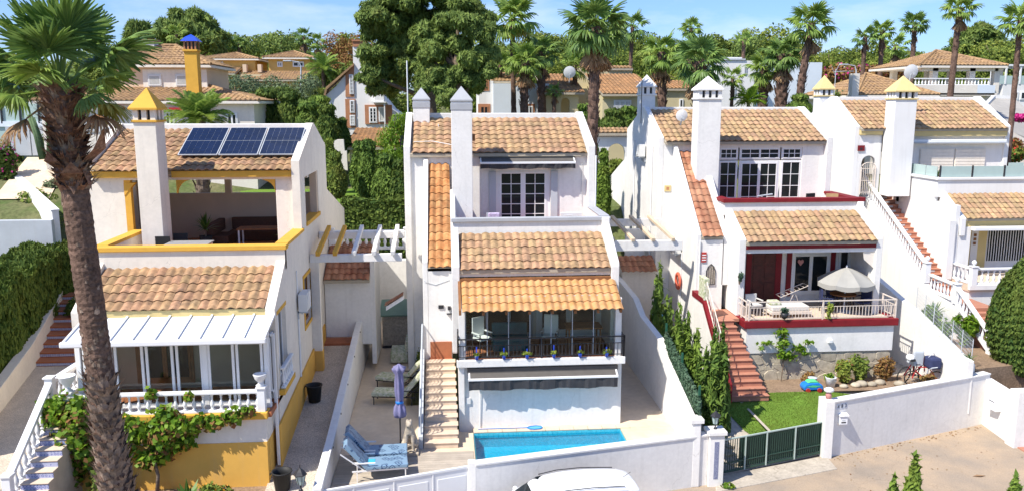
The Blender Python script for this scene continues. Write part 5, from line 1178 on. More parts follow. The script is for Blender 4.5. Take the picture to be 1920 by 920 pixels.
# TV aerials
def aerial(x,y,z,h,label,n=5):
    t=thing('tv_aerial',(x,y,z),label,'aerial'); MB().tube([(x,y,z),(x,y,z+h)],.02,5).build('mast',M.galv,t)
    MB().tube([(x-.1,y,z+h-.15),(x+1.0,y,z+h-.12)],.012,4).build('boom',M.galv,t)
    for k in range(n): xx=x+.05+.9*k/n; MB().tube([(xx,y-.25,z+h-.13),(xx,y+.25,z+h-.13)],.008,4).build('element',M.galv,t)
    MB().tube([(x,y,z+h-.4),(x-.25,y,z+h+.15)],.01,4).build('reflector',M.galv,t); MB().tube([(x,y,z+h-.15),(x+.2,y,z+h+.3)],.01,4).build('reflector',M.galv,t); return t
aerial(20.9,43.2,11.0,3.4,'television aerial on a tall mast left of the rightmost roof',9)
def dish(c,r,label,tilt=.5,col=None):
    x,y,z=c; t=thing('satellite_dish',c,label,'satellite dish'); n=16; v=[];f=[]
    for k in range(5):
        q=r*k/4
        for i in range(n): a=6.283*i/n; v.append(Vector((q*math.cos(a),-.06*r+.13*q*q/r,q*math.sin(a)))@Matrix.Rotation(-tilt,3,'X')+Vector(c))
    for k in range(4):
        for i in range(n): f.append((k*n+i,k*n+(i+1)%n,(k+1)*n+(i+1)%n,(k+1)*n+i))
    o=MB().add(v,f).build('reflector',col or M.pvc,t,smooth=True,fix=False)
    MB().tube([(x,y,z-r*.3),(x,y+.15,z-r*1.6)],.03,6).build('mast',M.galv,t); MB().tube([(x,y,z-r*.9),(x,y-r*.8,z-.1)],.012,5).build('feed_arm',M.galv,t); MB().box(x-.05,x+.05,y-r*.85,y-r*.75,z-.15,z-.02).build('receiver',M.galv,t); return t
dish((22.85,39.3,13.85+.25),.36,'white satellite dish above the pale yellow chimney cap',.2)
dish((10.25,35.2,12.05),.26,'small satellite dish beside the chimney of the red trimmed villa',.1)
# ======== front walls, gates, pillar ========
def wallseg(parent,name,p,q,z0,zp,zq,t,m,cap=None,caph=.08,over=.04):
    p=Vector((p[0],p[1],0));q=Vector((q[0],q[1],0)); n=Vector((-(q-p).y,(q-p).x,0)).normalized()*t/2; u=(q-p).normalized()*0
    o=MB().hexa([(p-n)+Vector((0,0,z0)),(q-n)+Vector((0,0,z0)),(q+n)+Vector((0,0,z0)),(p+n)+Vector((0,0,z0))],[(p-n)+Vector((0,0,zp)),(q-n)+Vector((0,0,zq)),(q+n)+Vector((0,0,zq)),(p+n)+Vector((0,0,zp))]).build(name,m,parent,bevel=.012)
    if cap:
        n=n*(1+2*over/t); MB().hexa([(p-n)+Vector((0,0,zp)),(q-n)+Vector((0,0,zq)),(q+n)+Vector((0,0,zq)),(p+n)+Vector((0,0,zp))],[(p-n)+Vector((0,0,zp+caph)),(q-n)+Vector((0,0,zq+caph)),(q+n)+Vector((0,0,zq+caph)),(p+n)+Vector((0,0,zp+caph))]).build('coping',cap,parent,bevel=.012)
    return o
t=thing('garden_wall',(4,22.3,1),'long white garden wall between the pool and the parked car','wall')
wallseg(t,'wall',(.70,21.62),(7.85,23.13),.8,2.58,2.58,.24,M.white,M.white,.07,.03)
t=thing('gate_pillar',(8.08,23.0,1),'white gate pillar with a strip of dark mosaic','pillar')
MB().box(7.88,8.34,22.88,23.3,.9,2.66).build('shaft',M.white,t,bevel=.012); MB().box(7.82,8.40,22.82,23.36,2.66,2.78).build('cap',M.white,t,bevel=.015)
MB().box(8.03,8.17,22.872,22.88,1.25,2.45).build('mosaic_strip',M.mosaic,t)
def lantern(x,y,z,label,s=1.):
    t=thing('lantern',(x,y,z),label,'lamp'); n=6
    MB().lathe(x,y,[(.07*s,z),(.05*s,z+.05*s),(.025*s,z+.08*s),(.02*s,z+.16*s),(.06*s,z+.2*s)],8).build('stand',M.dark,t)
    MB().lathe(x,y,[(.085*s,z+.2*s),(.145*s,z+.48*s)],n).build('glass',M.frost,t)
    for i in range(n): a=6.283*i/n; MB().tube([(x+.088*s*math.cos(a),y+.088*s*math.sin(a),z+.2*s),(x+.15*s*math.cos(a),y+.15*s*math.sin(a),z+.48*s)],.009*s,4).build('bar',M.dark,t)
    MB().lathe(x,y,[(.19*s,z+.48*s),(.19*s,z+.5*s),(.12*s,z+.58*s),(.05*s,z+.64*s),(.02*s,z+.67*s),(.012*s,z+.76*s)],n).build('roof',M.dark,t); return t
lantern(-3.86,20.3,2.62,'black hexagonal lantern on the wall end left of the white gate',.95)
lantern(8.1,23.1,2.78,'grey green lantern on the gate pillar with the mosaic strip',.85)
t=thing('steel_gate',(-1.4,20.95,1),'white sheet metal gate with raised panels in front of the blue loungers','gate')
A=Vector((-3.62,20.30,0));B=Vector((.56,21.58,0))
for i in range(4):
    p=A.lerp(B,i/4);q=A.lerp(B,(i+1)/4); wallseg(t,'panel',p,q,1.15,2.50,2.50,.03,M.pvc)
    n=Vector((B-A).y,).__class__ if 0 else None
    a=p.lerp(q,.0);  wallseg(t,'stile',p.lerp(q,0),p.lerp(q,.05),1.12,2.56,2.56,.06,M.pvc)
    wallseg(t,'inner_panel',p.lerp(q,.14),p.lerp(q,.90),1.4,2.32,2.32,.05,M.pvc)
wallseg(t,'top_rail',A,B,2.50,2.58,2.58,.07,M.pvc); wallseg(t,'bottom_rail',A,B,1.08,1.16,1.16,.06,M.pvc)
MB().box(.52,.74,21.5,21.74,.9,2.68).build('post',M.white,t,bevel=.01)
# party wall between ochre villa and pool villa: sloping top
t=thing('party_wall',(-3.42,26,2),'long white wall sloping up between the gravel passage and the pool terrace','wall')
MB().px([(20.2,1.0),(20.2,2.72),(23,3.02),(34,4.6),(34,1.0)],-3.55,-3.31).build('wall',M.white,t,bevel=.02)
for k,y in enumerate((22.4,24.3,26.2,28.3,30.4)): MB().lathe(-3.31,y,[(.025,2.9+.144*(y-23)+.05),(.025,2.9+.144*(y-23)+.10)],8).build('wall_light',M.dark,t)
# right party wall with leafy screen
t=thing('party_wall',(7.5,28,2),'curving stepped white wall between the pool terrace and the conifers','wall')
MB().px([(22.9,1.0),(22.9,3.05),(23.6,3.1),(26.6,3.95),(27.3,4.42),(30.0,4.55),(31.2,4.95),(34.4,5.1),(38,5.1),(38,1.0)],7.36,7.60).build('wall',M.white,t,bevel=.02)
MB().box(7.28,7.68,22.86,23.3,3.05,3.18).build('cap',M.white,t,bevel=.01)
t=thing('leaf_screen',(7.62,25,3.2),'artificial ivy screen on the white wall above the pool surround','screen fence')
rgn=np.random.default_rng(3)
bl=[(0,(i*.24),0.33+.24*i*.24,.05,.16,.36) for i in range(17)]
inst(leafmesh('leaf_panel',M.ivy,bl,5200,.075,4,core=.75,lump=.05),'leaf_panel',t,(7.62,23.3,3.12))
for y,z in ((23.3,3.1),(25.2,3.55),(27.2,4.0)): MB().box(7.60,7.66,y-.03,y+.03,z,z+1.0).build('post',mat('green_post',(.02,.10,.06),.5),t)
# driveway gate of the red trimmed villa
M.gateg=mat('dark_green_metal',(.03,.07,.05),.5,.2,6,0,1,.4); M.gatew=mat('pale_green_metal',(.42,.50,.45),.5,.1,6,0,1,.4)
t=thing('driveway_gate',(10.5,24.2,1.05),'dark green barred driveway gate in front of the small lawn','gate')
A=Vector((8.52,23.55,0));B=Vector((12.30,24.75,0))
wallseg(t,'bottom_rail',A,B,1.10,1.17,1.17,.05,M.gateg); wallseg(t,'top_rail',A,B,2.18,2.23,2.23,.05,M.gatew); wallseg(t,'mid_rail',A,B,1.40,1.44,1.44,.04,M.gateg)
wallseg(t,'back_sheet',A.lerp(B,.18)+Vector((-.02,.06,0)),B+Vector((-.02,.06,0)),1.17,2.16,2.16,.012,M.gateg)
me=MB().box(-.011,.011,-.011,.011,1.17,2.18).mesh('bar',M.gateg)
for i in range(46): p=A.lerp(B,(i+.5)/46); inst(me,'bar',t,(p.x,p.y,0.0))
me=MB().box(-.022,.022,-.03,.03,1.10,2.20).mesh('post',M.gatew)
for s in (0,.22,.43,.72,1): p=A.lerp(B,s); inst(me,'post',t,(p.x,p.y-.01,0.0))
# right front wall
t=thing('garden_wall',(15.9,25.9,1),'tall white boundary wall right of the green driveway gate','wall')
wallseg(t,'wall',(12.42,24.75),(19.6,27.15),.9,2.88,2.86,.26,M.white,M.white,.06,.03)
MB().box(12.28,12.60,24.55,25.1,.9,2.98).build('wall_end',M.white,t,bevel=.015)
t=thing('garden_wall',(19.5,26,1),'white wall with two mailboxes turning towards the street','wall')
wallseg(t,'wall',(19.62,27.2),(19.38,25.3),.9,2.72,2.72,.26,M.white); wallseg(t,'wall',(19.3,25.0),(26,27.0),.9,2.9,2.9,.28,M.white)
MB().box(19.15,19.95,24.85,25.3,.9,2.98).build('pillar',M.white,t,bevel=.012)
MB().box(19.3,26,24.3,24.9,.9,1.04).build('doorstep',M.orange,t)
def mailbox(x,y,z,label,w,h,face):
    t=thing('mailbox',(x,y,z),label,'mailbox')
    if face=='-y': MB().box(x-w/2,x+w/2,y-.14,y,z,z+h).build('body',M.wmetal,t,bevel=.015); MB().hexa([(x-w/2-.02,y-.18,z+h),(x+w/2+.02,y-.18,z+h),(x+w/2+.02,y,z+h),(x-w/2-.02,y,z+h)],[(x-w/2-.02,y-.18,z+h+.02),(x+w/2+.02,y-.18,z+h+.02),(x+w/2+.02,y,z+h+.07),(x-w/2-.02,y,z+h+.07)]).build('lid',M.wmetal,t); MB().box(x-w*.28,x+w*.28,y-.146,y-.139,z+.06,z+.10).build('slot',M.dark,t); MB().box(x-w*.2,x+w*.2,y-.146,y-.139,z+.14,z+.17).build('name_plate',M.galv,t)
    else: MB().box(x-.22,x,y-w/2,y+w/2,z,z+h*.7).build('body',M.wmetal,t,bevel=.02); MB().px([(y-w/2,z+h*.7)]+[(y-w/2*math.cos(a),z+h*.7+h*.3*math.sin(a)) for a in (.5,1,1.57,2.1,2.6)]+[(y+w/2,z+h*.7)],x-.22,x).build('lid',M.wmetal,t); MB().box(x-.226,x-.219,y-w*.3,y+w*.3,z+h*.5,z+h*.54).build('slot',M.dark,t)
    return t
mailbox(12.98,24.80,2.12,'small white letterbox with slanted lid on the wall by the driveway gate',.28,.30,'-y')
mailbox(19.33,26.1,1.9,'rounded white letterbox on the wall facing the asphalt corner',.50,.62,'-x')
# house numbers painted on tiles
def plates(x0,y0,z,chars,label,dx,dy,sz=.15,rz=0,nrm=(0,-1)):
    t=thing('house_number',(x0,y0,z),label,'house number')
    for i,c in enumerate(chars):
        x=x0+dx*i;y=y0+dy*i; ux,uy=dx/math.hypot(dx,dy),dy/math.hypot(dx,dy)
        a=Vector((x,y,z)); u=Vector((ux,uy,0))*sz*.45; n=Vector((nrm[0],nrm[1],0))*.012; zz=Vector((0,0,sz*.6))
        MB().hexa([a-u-zz+n,a+u-zz+n,a+u-zz,a-u-zz],[a-u+zz+n,a+u+zz+n,a+u+zz,a-u+zz]).build('tile',M.numt,t)
        cu=bpy.data.curves.new('digit','FONT'); cu.body=c; cu.resolution_u=3; cu.size=sz*1.15; cu.align_x='CENTER'; cu.align_y='CENTER'; cu.extrude=.002; cu.materials.append(M.dark)
        q_=bpy.data.objects.new('digit_curve',cu); COL.objects.link(q_); bpy.context.view_layer.update(); me=bpy.data.meshes.new_from_object(q_.evaluated_get(bpy.context.evaluated_depsgraph_get())); bpy.data.objects.remove(q_); o=bpy.data.objects.new('digit',me); reg(o,t,a+n*1.4); o.rotation_euler=(math.pi/2,0,math.atan2(uy,ux))
    return t
M.numt=mat('pale_blue_tile',(.62,.66,.72),.4,.1,5)
plates(12.80,24.745,2.72,'483','blue framed number tiles above the small white letterbox',.15,.05,nrm=(.3,-.95))
plates(19.475,26.9,2.56,'2405','blue number tiles on the wall behind the rounded letterbox',-.015,-.15,nrm=(-1,.1))
plates(19.40,26.2,2.56,'151','second row of number tiles above the rounded letterbox',-.015,-.17,nrm=(-1,.1))
mat('faded_pink',(.55,.25,.22),.8)
t=thing('garden_ornament',(12.5,24.9,3.0),'small pink and white mushroom ornament on the end of the white wall','ornament')
MB().lathe(12.5,24.85,[(.09,2.98),(.10,3.1),(.07,3.2)],10).build('stalk',mat('faded_pink',(.55,.25,.22),.8),t,smooth=True); MB().ell((12.5,24.85,3.27),(.17,.14,.09),12,6).build('cap',M.pvc,t,smooth=True)
# ======== lawn and garden of the red trimmed villa ========
L3=lambda x: 23.65+(x-8.55)*.335
def z3(x,y): return min(2.05,1.03+.42*max(0,y-L3(x)-.1))
def strip(name,ys,xl,xr,zf,m,dz=0,nx=10,kind='structure'):
    v=[];f=[]
    for y in ys:
        a,b=xl(y),xr(y)
        for i in range(nx+1): x=a+(b-a)*i/nx; v.append((x,y,zf(x,y)+dz))
    n=nx+1
    for j in range(len(ys)-1):
        for i in range(nx): f.append((j*n+i,j*n+i+1,(j+1)*n+i+1,(j+1)*n+i))
    return tag(MB().add(v,f).build(name,m,org=(xl(ys[0]),ys[0],0),fix=False),kind=kind)
fl=lambda y: min(17.75,max(8.9,8.55+(y-23.75)/.335)) # right limit set by the front wall line
ys=[23.62+.25*i for i in range(32)]
strip('garden_path',ys,lambda y:7.6,lambda y:min(18.5,8.75+(y-23.62)/.335),z3,M.kerb)
import bisect
gx=[(24.75,11.35),(25.1,10.55),(25.6,10.0),(26.2,9.72),(26.8,9.75),(27.1,9.85),(27.12,11.45),(27.95,11.45)]
def gl_(y):
    for (a,xa),(b,xb) in zip(gx,gx[1:]):
        if a<=y<=b: return xa+(xb-xa)*(y-a)/(b-a)
    return gx[-1][1]
gys=[24.75,24.9,25.1,25.35,25.6,25.9,26.2,26.5,26.8,27.1,27.12,27.3,27.6,27.95]
strip('lawn',gys,gl_,lambda y:min(16.6,8.75+(y-23.85)/.335),z3,M.grass,.03)
strip('flower_bed',[27.95,28.4,28.8,29.2,29.5],lambda y:11.42,lambda y:18.49,lambda x,y:2.05,M.soil,.012)
sheet('lawn_edge',[(10.75,25.0,1.66),(10.86,25.0,1.665),(10.45,27.05,2.09),(10.36,27.05,2.09)],M.kerb)
# grass blades over the lawn
rgn=np.random.default_rng(9); nb=26000
yy=rgn.uniform(24.8,27.93,nb); ff=rgn.random(nb); xl=np.array([gl_(y) for y in yy]); xr=np.minimum(16.6,8.75+(yy-23.85)/.335); xx=xl+(xr-xl)*ff; zz=np.array([z3(a,b) for a,b in zip(xx,yy)])+.03
a=rgn.uniform(0,6.28,nb); h=rgn.uniform(.02,.05,nb); w_=.008; V=np.stack([np.stack([xx-w_*np.cos(a),yy-w_*np.sin(a),zz],1),np.stack([xx+w_*np.cos(a),yy+w_*np.sin(a),zz],1),np.stack([xx+.02*np.sin(a),yy+.02*np.cos(a),zz+h],1)],1).reshape(-1,3)-np.array([10,25,1.5])
me=bpy.data.meshes.new('grass'); me.vertices.add(len(V)); me.vertices.foreach_set('co',V.astype(np.float32).ravel()); me.loops.add(3*nb); me.loops.foreach_set('vertex_index',np.arange(3*nb,dtype=np.int32)); me.polygons.add(nb); me.polygons.foreach_set('loop_start',(np.arange(nb)*3).astype(np.int32)); me.update(calc_edges=True); me.materials.append(leafmat('grass_blade',(.08,.15,.015),(.20,.28,.05),.3,.7,.7))
tag(reg(bpy.data.objects.new('grass',me),None,(10,25,1.5)),'short green grass of the small lawn behind the driveway gate','grass',kind='stuff')
# kerb of the driveway in front of the gate, edging along the wall
t=MB().hexa([(8.0,22.5,.9),(12.4,23.75,.9),(12.5,24.75,.9),(8.3,23.5,.9)],[(8.0,22.5,1.03),(12.4,23.75,1.03),(12.5,24.75,1.03),(8.3,23.5,1.03)]); tag(t.build('driveway_kerb',M.kerb,bevel=.02),kind='structure')
# flagstones on the path
rg=random.Random(2); 
pth=thing('stepping_stones',(9.2,26,2),'pale flat flagstones in the path along the conifers','paving stones')
for i in range(9):
    y=24.2+i*.36
    for j in range(2):
        x=8.72+j*.48+rg.uniform(-.05,.05)+(.35 if i<2 else 0); z=z3(x,y)
        MB().pz([(x+.22*math.cos(q)+rg.uniform(-.03,.03),y+.16*math.sin(q)+rg.uniform(-.03,.03)) for q in [6.283*k/7 for k in range(7)]],z-.1,z+.025).build('stone',M.stone,pth)
# conifers between the pool villa and the red trimmed villa
sprays((8.35,29.8,1.2),[(0,0,.34,4.1),(.2,-.7,.30,3.6),(-.25,.7,.34,4.6),(.1,1.5,.35,4.9),(-.25,-.6,.25,3.2),(.3,.5,.25,3.9)],'dark green clump of pointed conifers farthest back beside the pool villa',11,M.cyp)
sprays((8.5,27.5,1.4),[(0,0,.30,3.7),(.25,-.35,.22,3.3),(-.2,.4,.25,3.9),(.1,.75,.22,3.3),(-.3,-.1,.2,3.0),(.35,.3,.22,2.8)],'middle clump of bright green pointed conifers above the leaf screen',12,M.cypl)
sprays((8.95,25.7,1.6),[(0,0,.28,3.2),(.28,-.1,.22,3.0),(-.28,.2,.24,2.8),(.05,.45,.24,3.4),(-.15,-.35,.22,2.3),(.3,.35,.2,3.5),(-.4,.55,.2,2.6),(.12,-.4,.18,2.1)],'nearest clump of pointed conifers beside the gate lantern',13,M.cyp)
cypress((21.6,28.1,2.6),1.3,4.5,'large dense rounded conifer at the right edge behind the number tiles',21,M.hedge,60000,.07,tip=.75)
# street shrubs at the bottom right
for (p,Y,h,r,l,s) in (((1718,845),18.2,3.1,.30,'tallest young conifer tip at the bottom right of the street',31),((1678,888),17.6,2.8,.22,'small conifer tip left of the tallest one at the bottom edge',32),((1905,885),18,2.5,.28,'young conifer tip at the bottom right corner',33)):
    a_=at(*p,Y); cypress((a_.x,a_.y,1.0),r,a_.z-1.0,l,s,M.cypl,2600,.10,group='young conifers by the street',tip=.12)
# climbing rose on the stone facing, bed plants
t=thing('climbing_shrub',(12.75,29.2,2.05),'leafy climbing shrub growing up the stone and white basement wall','shrub')
inst(leafmesh('foliage',M.vine,[(-.05,0,1.95,.30,.12,.22),(.05,.02,1.5,.28,.12,.25),(.0,0,1.1,.25,.12,.22),(-.65,0,1.55,.3,.08,.08),(-.85,0,1.35,.12,.08,.1),(.6,0,1.3,.3,.1,.14),(1.0,0,1.55,.25,.08,.08),(.3,0,.95,.25,.1,.18),(.9,0,1.1,.2,.08,.1)],420,.12,41,shell=.9,lump=.3),'foliage',t,(12.75,29.2,2.05))
m=MB(); m.tube([(0,0,0),(.05,0,.6),(0,0,1.2),(.05,0,1.9)],.02,5); m.tube([(.03,0,.8),(.5,0,1.2),(1.0,0,1.5)],.012,4); m.tube([(.0,0,1.2),(-.5,0,1.5),(-.85,0,1.4)],.01,4); inst(m.mesh('stem',M.bark),'stem',t,(12.75,29.2,2.05))
bush((15.0,28.85,2.05),.5,.35,1.0,'green shrub with yellow flowers in the middle of the stone wall bed',M.treel,700,.09,42,flowers=M.vineb)
bush((15.75,28.95,2.05),.45,.3,1.25,'taller green shrub right of the middle of the flower bed',M.treeg,800,.09,43)
bush((16.7,28.9,2.05),.5,.35,1.2,'dry brownish shrub at the right end of the flower bed',M.vineb,900,.08,44)
bush((14.35,28.5,2.05),.22,.2,.6,'small green plant in the white bucket',M.vine,200,.08,45,name='bedding_plant',cat='plant')
bush((13.7,28.9,2.05),.3,.25,.55,'low red and green plant left of the white bucket',M.vineb,260,.08,46,name='bedding_plant',cat='plant')
t=thing('bucket',(14.35,28.45,2.05),'white bucket planter in front of the stone wall','bucket'); MB().lathe(14.35,28.45,[(.16,2.06),(.2,2.42),(.21,2.44),(.18,2.44),(.16,2.38)],14).build('pail',M.pvc,t,smooth=True); MB().tube([(14.15,28.45,2.42),(14.2,28.3,2.3),(14.5,28.3,2.3),(14.55,28.45,2.42)],.008,4).build('handle',M.galv,t)
t=thing('flowerpot',(13.72,28.6,2.05),'grey pot tilted beside the white bucket','flowerpot'); MB().lathe(13.72,28.62,[(.12,2.06),(.17,2.36),(.18,2.38),(.14,2.38)],12).build('pot',M.galv,t,smooth=True)
rg=random.Random(8)
for i,(x,y,s) in enumerate(((15.3,28.35,.16),(15.55,28.42,.19),(15.95,28.4,.15),(16.35,28.55,.17),(17.0,28.35,.17),(14.8,28.3,.13))):
    tag(MB().ell((x,y,2.05+s*.5),(s*1.3,s,s*.7),9,6).build('garden_stone',M.stone,smooth=True),['leftmost but one rounded stone edging the flower bed','grey rounded stone below the yellow flowered shrub','rounded stone below the taller green shrub','rounded stone below the dry brown shrub','large pale boulder beside the parked bicycle','smallest rounded stone next to the white bucket'][i],'stone','stones edging the bed')
# toy car
t=thing('toy_car',(13.45,28.0,2.05),'blue and green ride-on toy car parked on the bed edge','toy car')
M.toyb=mat('toy_blue_plastic',(.02,.20,.62),.35,.05,5); M.toyg=mat('toy_green_plastic',(.12,.62,.25),.35,.05,5)
x,y=13.45,28.1
MB().px([(0,0)],0,0) if 0 else None
MB().py([(x-.36,2.13),(x-.38,2.26),(x-.30,2.36),(x-.12,2.40),(x+.15,2.41),(x+.32,2.34),(x+.38,2.24),(x+.36,2.13)],y-.2,y+.2).build('body',M.toyb,t,bevel=.04)
MB().py([(x-.22,2.40),(x-.12,2.47),(x+.12,2.47),(x+.24,2.40)],y-.15,y+.15).build('seat',M.toyg,t,bevel=.02)
for s in (-1,1): MB().py([(x-.3,2.27),(x-.05,2.33),(x+.3,2.30),(x+.05,2.25)],y-.205*1 if s<0 else y+.2,y-.2 if s<0 else y+.205).build('stripe',M.toyg,t)
for a in (-.22,.22):
    for b in (-.21,.21): m=MB().lathe(0,0,[(.085,-.03),(.085,.03)],12); MB().add([(x+a+p[0],y+b+p[2],2.135+p[1]) for p in m.v],m.f).build('wheel',MATS['red_sign'],t)
# bicycle with bags, child's bike and child seat against the wall
def bicycle(x,y,z,rz,label,fc,s=1.,lean=.15):
    t=thing('bicycle',(x,y,z),label,'bicycle','bicycles in the garden corner'); t.rotation_euler=(lean,0,rz)
    def q(mb,n,m,sm=False): return inst(mb.mesh(n,m,smooth=sm),n,t,(x,y,z))
    for wx in (-.5*s,.5*s):
        m=MB(); rs=[]; r=.31*s
        for k in range(21):
            a=6.283*k/20; rs.append([(wx+(r+.024*math.cos(b))*math.cos(a),.024*math.sin(b),r+.02+(r+.024*math.cos(b))*math.sin(a)) for b in [6.283*j/6 for j in range(6)]])
        m.rings(rs,cap=False); w=q(m,'wheel',M.rubber,True)
        m=MB()
        for k in range(10): a=6.283*k/10; m.tube([(wx,0,r+.02),(wx+r*math.cos(a),0,r+.02+r*math.sin(a))],.004,3)
        q(m,'spokes',M.galv)
    r=.33*s; P={'bb':(-.05*s,0,.30*s),'st':(-.17*s,0,.80*s),'hd':(.33*s,0,.82*s),'h2':(.37*s,0,.66*s),'rw':(-.5*s,0,r),'fw':(.5*s,0,r)}
    for a,b in (('bb','st'),('st','hd'),('bb','h2'),('bb','rw'),('st','rw'),('h2','fw'),('hd','h2')): q(MB().tube([P[a],P[b]],.018*s+.004,6),'frame_tube',fc)
    q(MB().ell((-.19*s,0,.86*s),(.13*s,.06*s,.03),8,5),'saddle',M.rubber,True)
    q(MB().tube([(.30*s,-.28*s,.98*s),(.33*s,-.1*s,.93*s),(.33*s,.1*s,.93*s),(.30*s,.28*s,.98*s)],.014,6),'handlebar',M.dark)
    q(MB().tube([P['hd'],(.33*s,0,.94*s)],.015,6),'stem',M.dark); q(MB().lathe(0,0,[(.08*s,-.01),(.08*s,.01)],12) ,'chainring',M.dark) if 0 else None
    q(MB().box(-.16*s,.06*s,-.10,.10,.27*s,.30*s),'pedals',M.dark); return t
M.redbike=mat('red_metal_paint',(.45,.03,.03),.35,.1,5)
bicycle(17.75,28.75,2.05,.35,'red bicycle with black tyres leaning at the corner of the basement',M.redbike,1.12)
bicycle(17.9,28.2,2.05,3.0,'smaller red and white bicycle in front of the big red one',M.redbike,.9)
t=thing('child_seat',(17.6,28.5,2.9),'grey child bicycle seat on the rear of the bikes','child seat')
MB().px([(28.35,2.8),(28.35,3.35),(28.4,3.42),(28.47,3.35),(28.5,2.95),(28.85,2.9),(28.85,2.8)],17.5,17.9).build('shell',M.galv,t,bevel=.04); MB().tube([(17.7,28.6,2.85),(17.7,28.6,2.5)],.02,6).build('bracket',M.dark,t)
t=thing('cool_bag',(18.1,28.3,2.6),'dark blue bag lying over the parked bicycles','bag'); MB().box(17.95,18.42,28.0,28.5,2.75,3.2).build('body',MATS['navy_cushion'],t,bevel=.09); MB().tube([(18.0,28.25,3.18),(18.15,28.2,3.36),(18.3,28.25,3.18)],.015,5).build('strap',M.galv,t)
# party wall between red trimmed villa and the right one
t=thing('party_wall',(17.9,30,2),'high white wall curving down to the right behind the bicycles','wall')
MB().px([(26.7,1.5),(26.7,3.5),(27.4,3.53),(28.2,3.6),(28.9,3.78),(29.6,4.1),(30.8,4.56),(33.4,5.16),(36,5.6),(36,1.5)],18.5,18.75).build('wall',M.white,t,bevel=.02)
plot('terraced_garden',[(18.76,27.1),(19.5,27.35),(30,29),(30,34),(20.8,34),(20.8,33),(18.76,33)],3.0,M.soil)
MB().px([(27.2,2.5),(27.2,3.1),(31.5,4.6),(33.5,4.6),(33.5,2.5)],20.6,20.85) if 0 else None
t=thing('mesh_fence',(18.6,29,3),'grey wire mesh fence standing on the white wall above the bicycles','fence')
for k in range(7): y=27.3+k*.62; z=3.4+.3*(y-27.3); MB().tube([(19.05,y,z-.5),(19.05,y,z+.72)],.015,5).build('post',M.galv,t)
for k in range(9): MB().bar((19.05,27.3,2.75+k*.14+.15),(19.05,31.0,3.85+k*.14+.15),.006,.006).build('wire',M.galv,t)
for k in range(50): y=27.3+k*.074; z=3.0+.297*(y-27.3); MB().box(19.047,19.053,y,y+.006,z-.1,z+1.15).build('wire',M.galv,t)
t=thing('garden_wall',(18.3,29.5,3),'low white inner wall below the yucca and bright shrubs','wall'); MB().px([(27.2,2.0),(27.2,3.2),(31.0,4.35),(33.4,4.5),(33.4,2.0)],18.95,19.15).build('wall',M.white,t,bevel=.02)
spiky((20.0,31.3,3.9),.75,46,'spiky green yucca above the bright shrubs on the right',7,cat='plant',w=.04,up=65)
bush((19.8,30.7,3.0),.7,.6,1.5,'bright green leafy shrub beside the yucca',M.vine,1500,.12,51)
bush((20.5,29.9,3.0),.6,.5,1.35,'bright green leafy shrub in front of the porch of the rightmost villa',M.vine,1300,.12,52)
bush((21.2,28.9,3.0),.6,.5,1.1,'bright green shrub nearest the big rounded conifer',M.treel,1000,.12,53)
potted(18.8,27.05,3.1,.35,'spiky green plant in a glass vase on the front wall corner',8,.1,.3,M.frost,26,.05)
bush((17.1,26.75,2.75),.35,.2,.35,'dry brown plant poking over the white boundary wall',M.vineb,220,.08,54,name='bedding_plant',cat='plant')
t=thing('helmet',(17.35,28.4,2.9),'black and white helmet hung on the red bicycle','helmet'); MB().ell((17.35,28.35,3.15),(.15,.19,.14),12,7).build('shell',M.pvc,t,smooth=True); MB().box(17.28,17.46,28.15,28.30,3.05,3.14).build('visor',M.dark,t,bevel=.02)
t=thing('scooter_handlebar',(17.1,26.9,2.9),'grey scooter handlebar showing above the white boundary wall','scooter'); MB().tube([(17.1,26.9,2.0),(17.15,26.9,3.15),(17.25,26.8,3.25),(17.45,26.8,3.27)],.02,6).build('handlebar',M.galv,t); MB().box(16.9,17.5,26.86,26.94,2.06,2.12).build('deck',M.galv,t); 
for x in (16.95,17.45): m=MB().lathe(0,0,[(.06,-.02),(.06,.02)],10); MB().add([(x+p[0],26.9+p[2],2.1+p[1]) for p in m.v],m.f).build('wheel',M.rubber,t)
t=thing('blue_trough',(8.6,32.6,2.2),'blue plant trough against the white side wall','planter'); MB().box(8.75,9.2,32.9,33.6,3.6,3.95).build('trough',M.toyb,t,bevel=.03); MB().box(8.7,9.25,32.8,33.7,2.0,3.6).build('stand',M.wood,t)
inst(leafmesh('plant',M.treel,[(0,0,.1,.2,.3,.2)],260,.08,9),'plant',t,(8.97,33.25,3.95))
plot('rear_side_garden',[(7.6,30.5),(9.3,30.5),(9.3,40),(7.6,40)],2.06,M.patio)
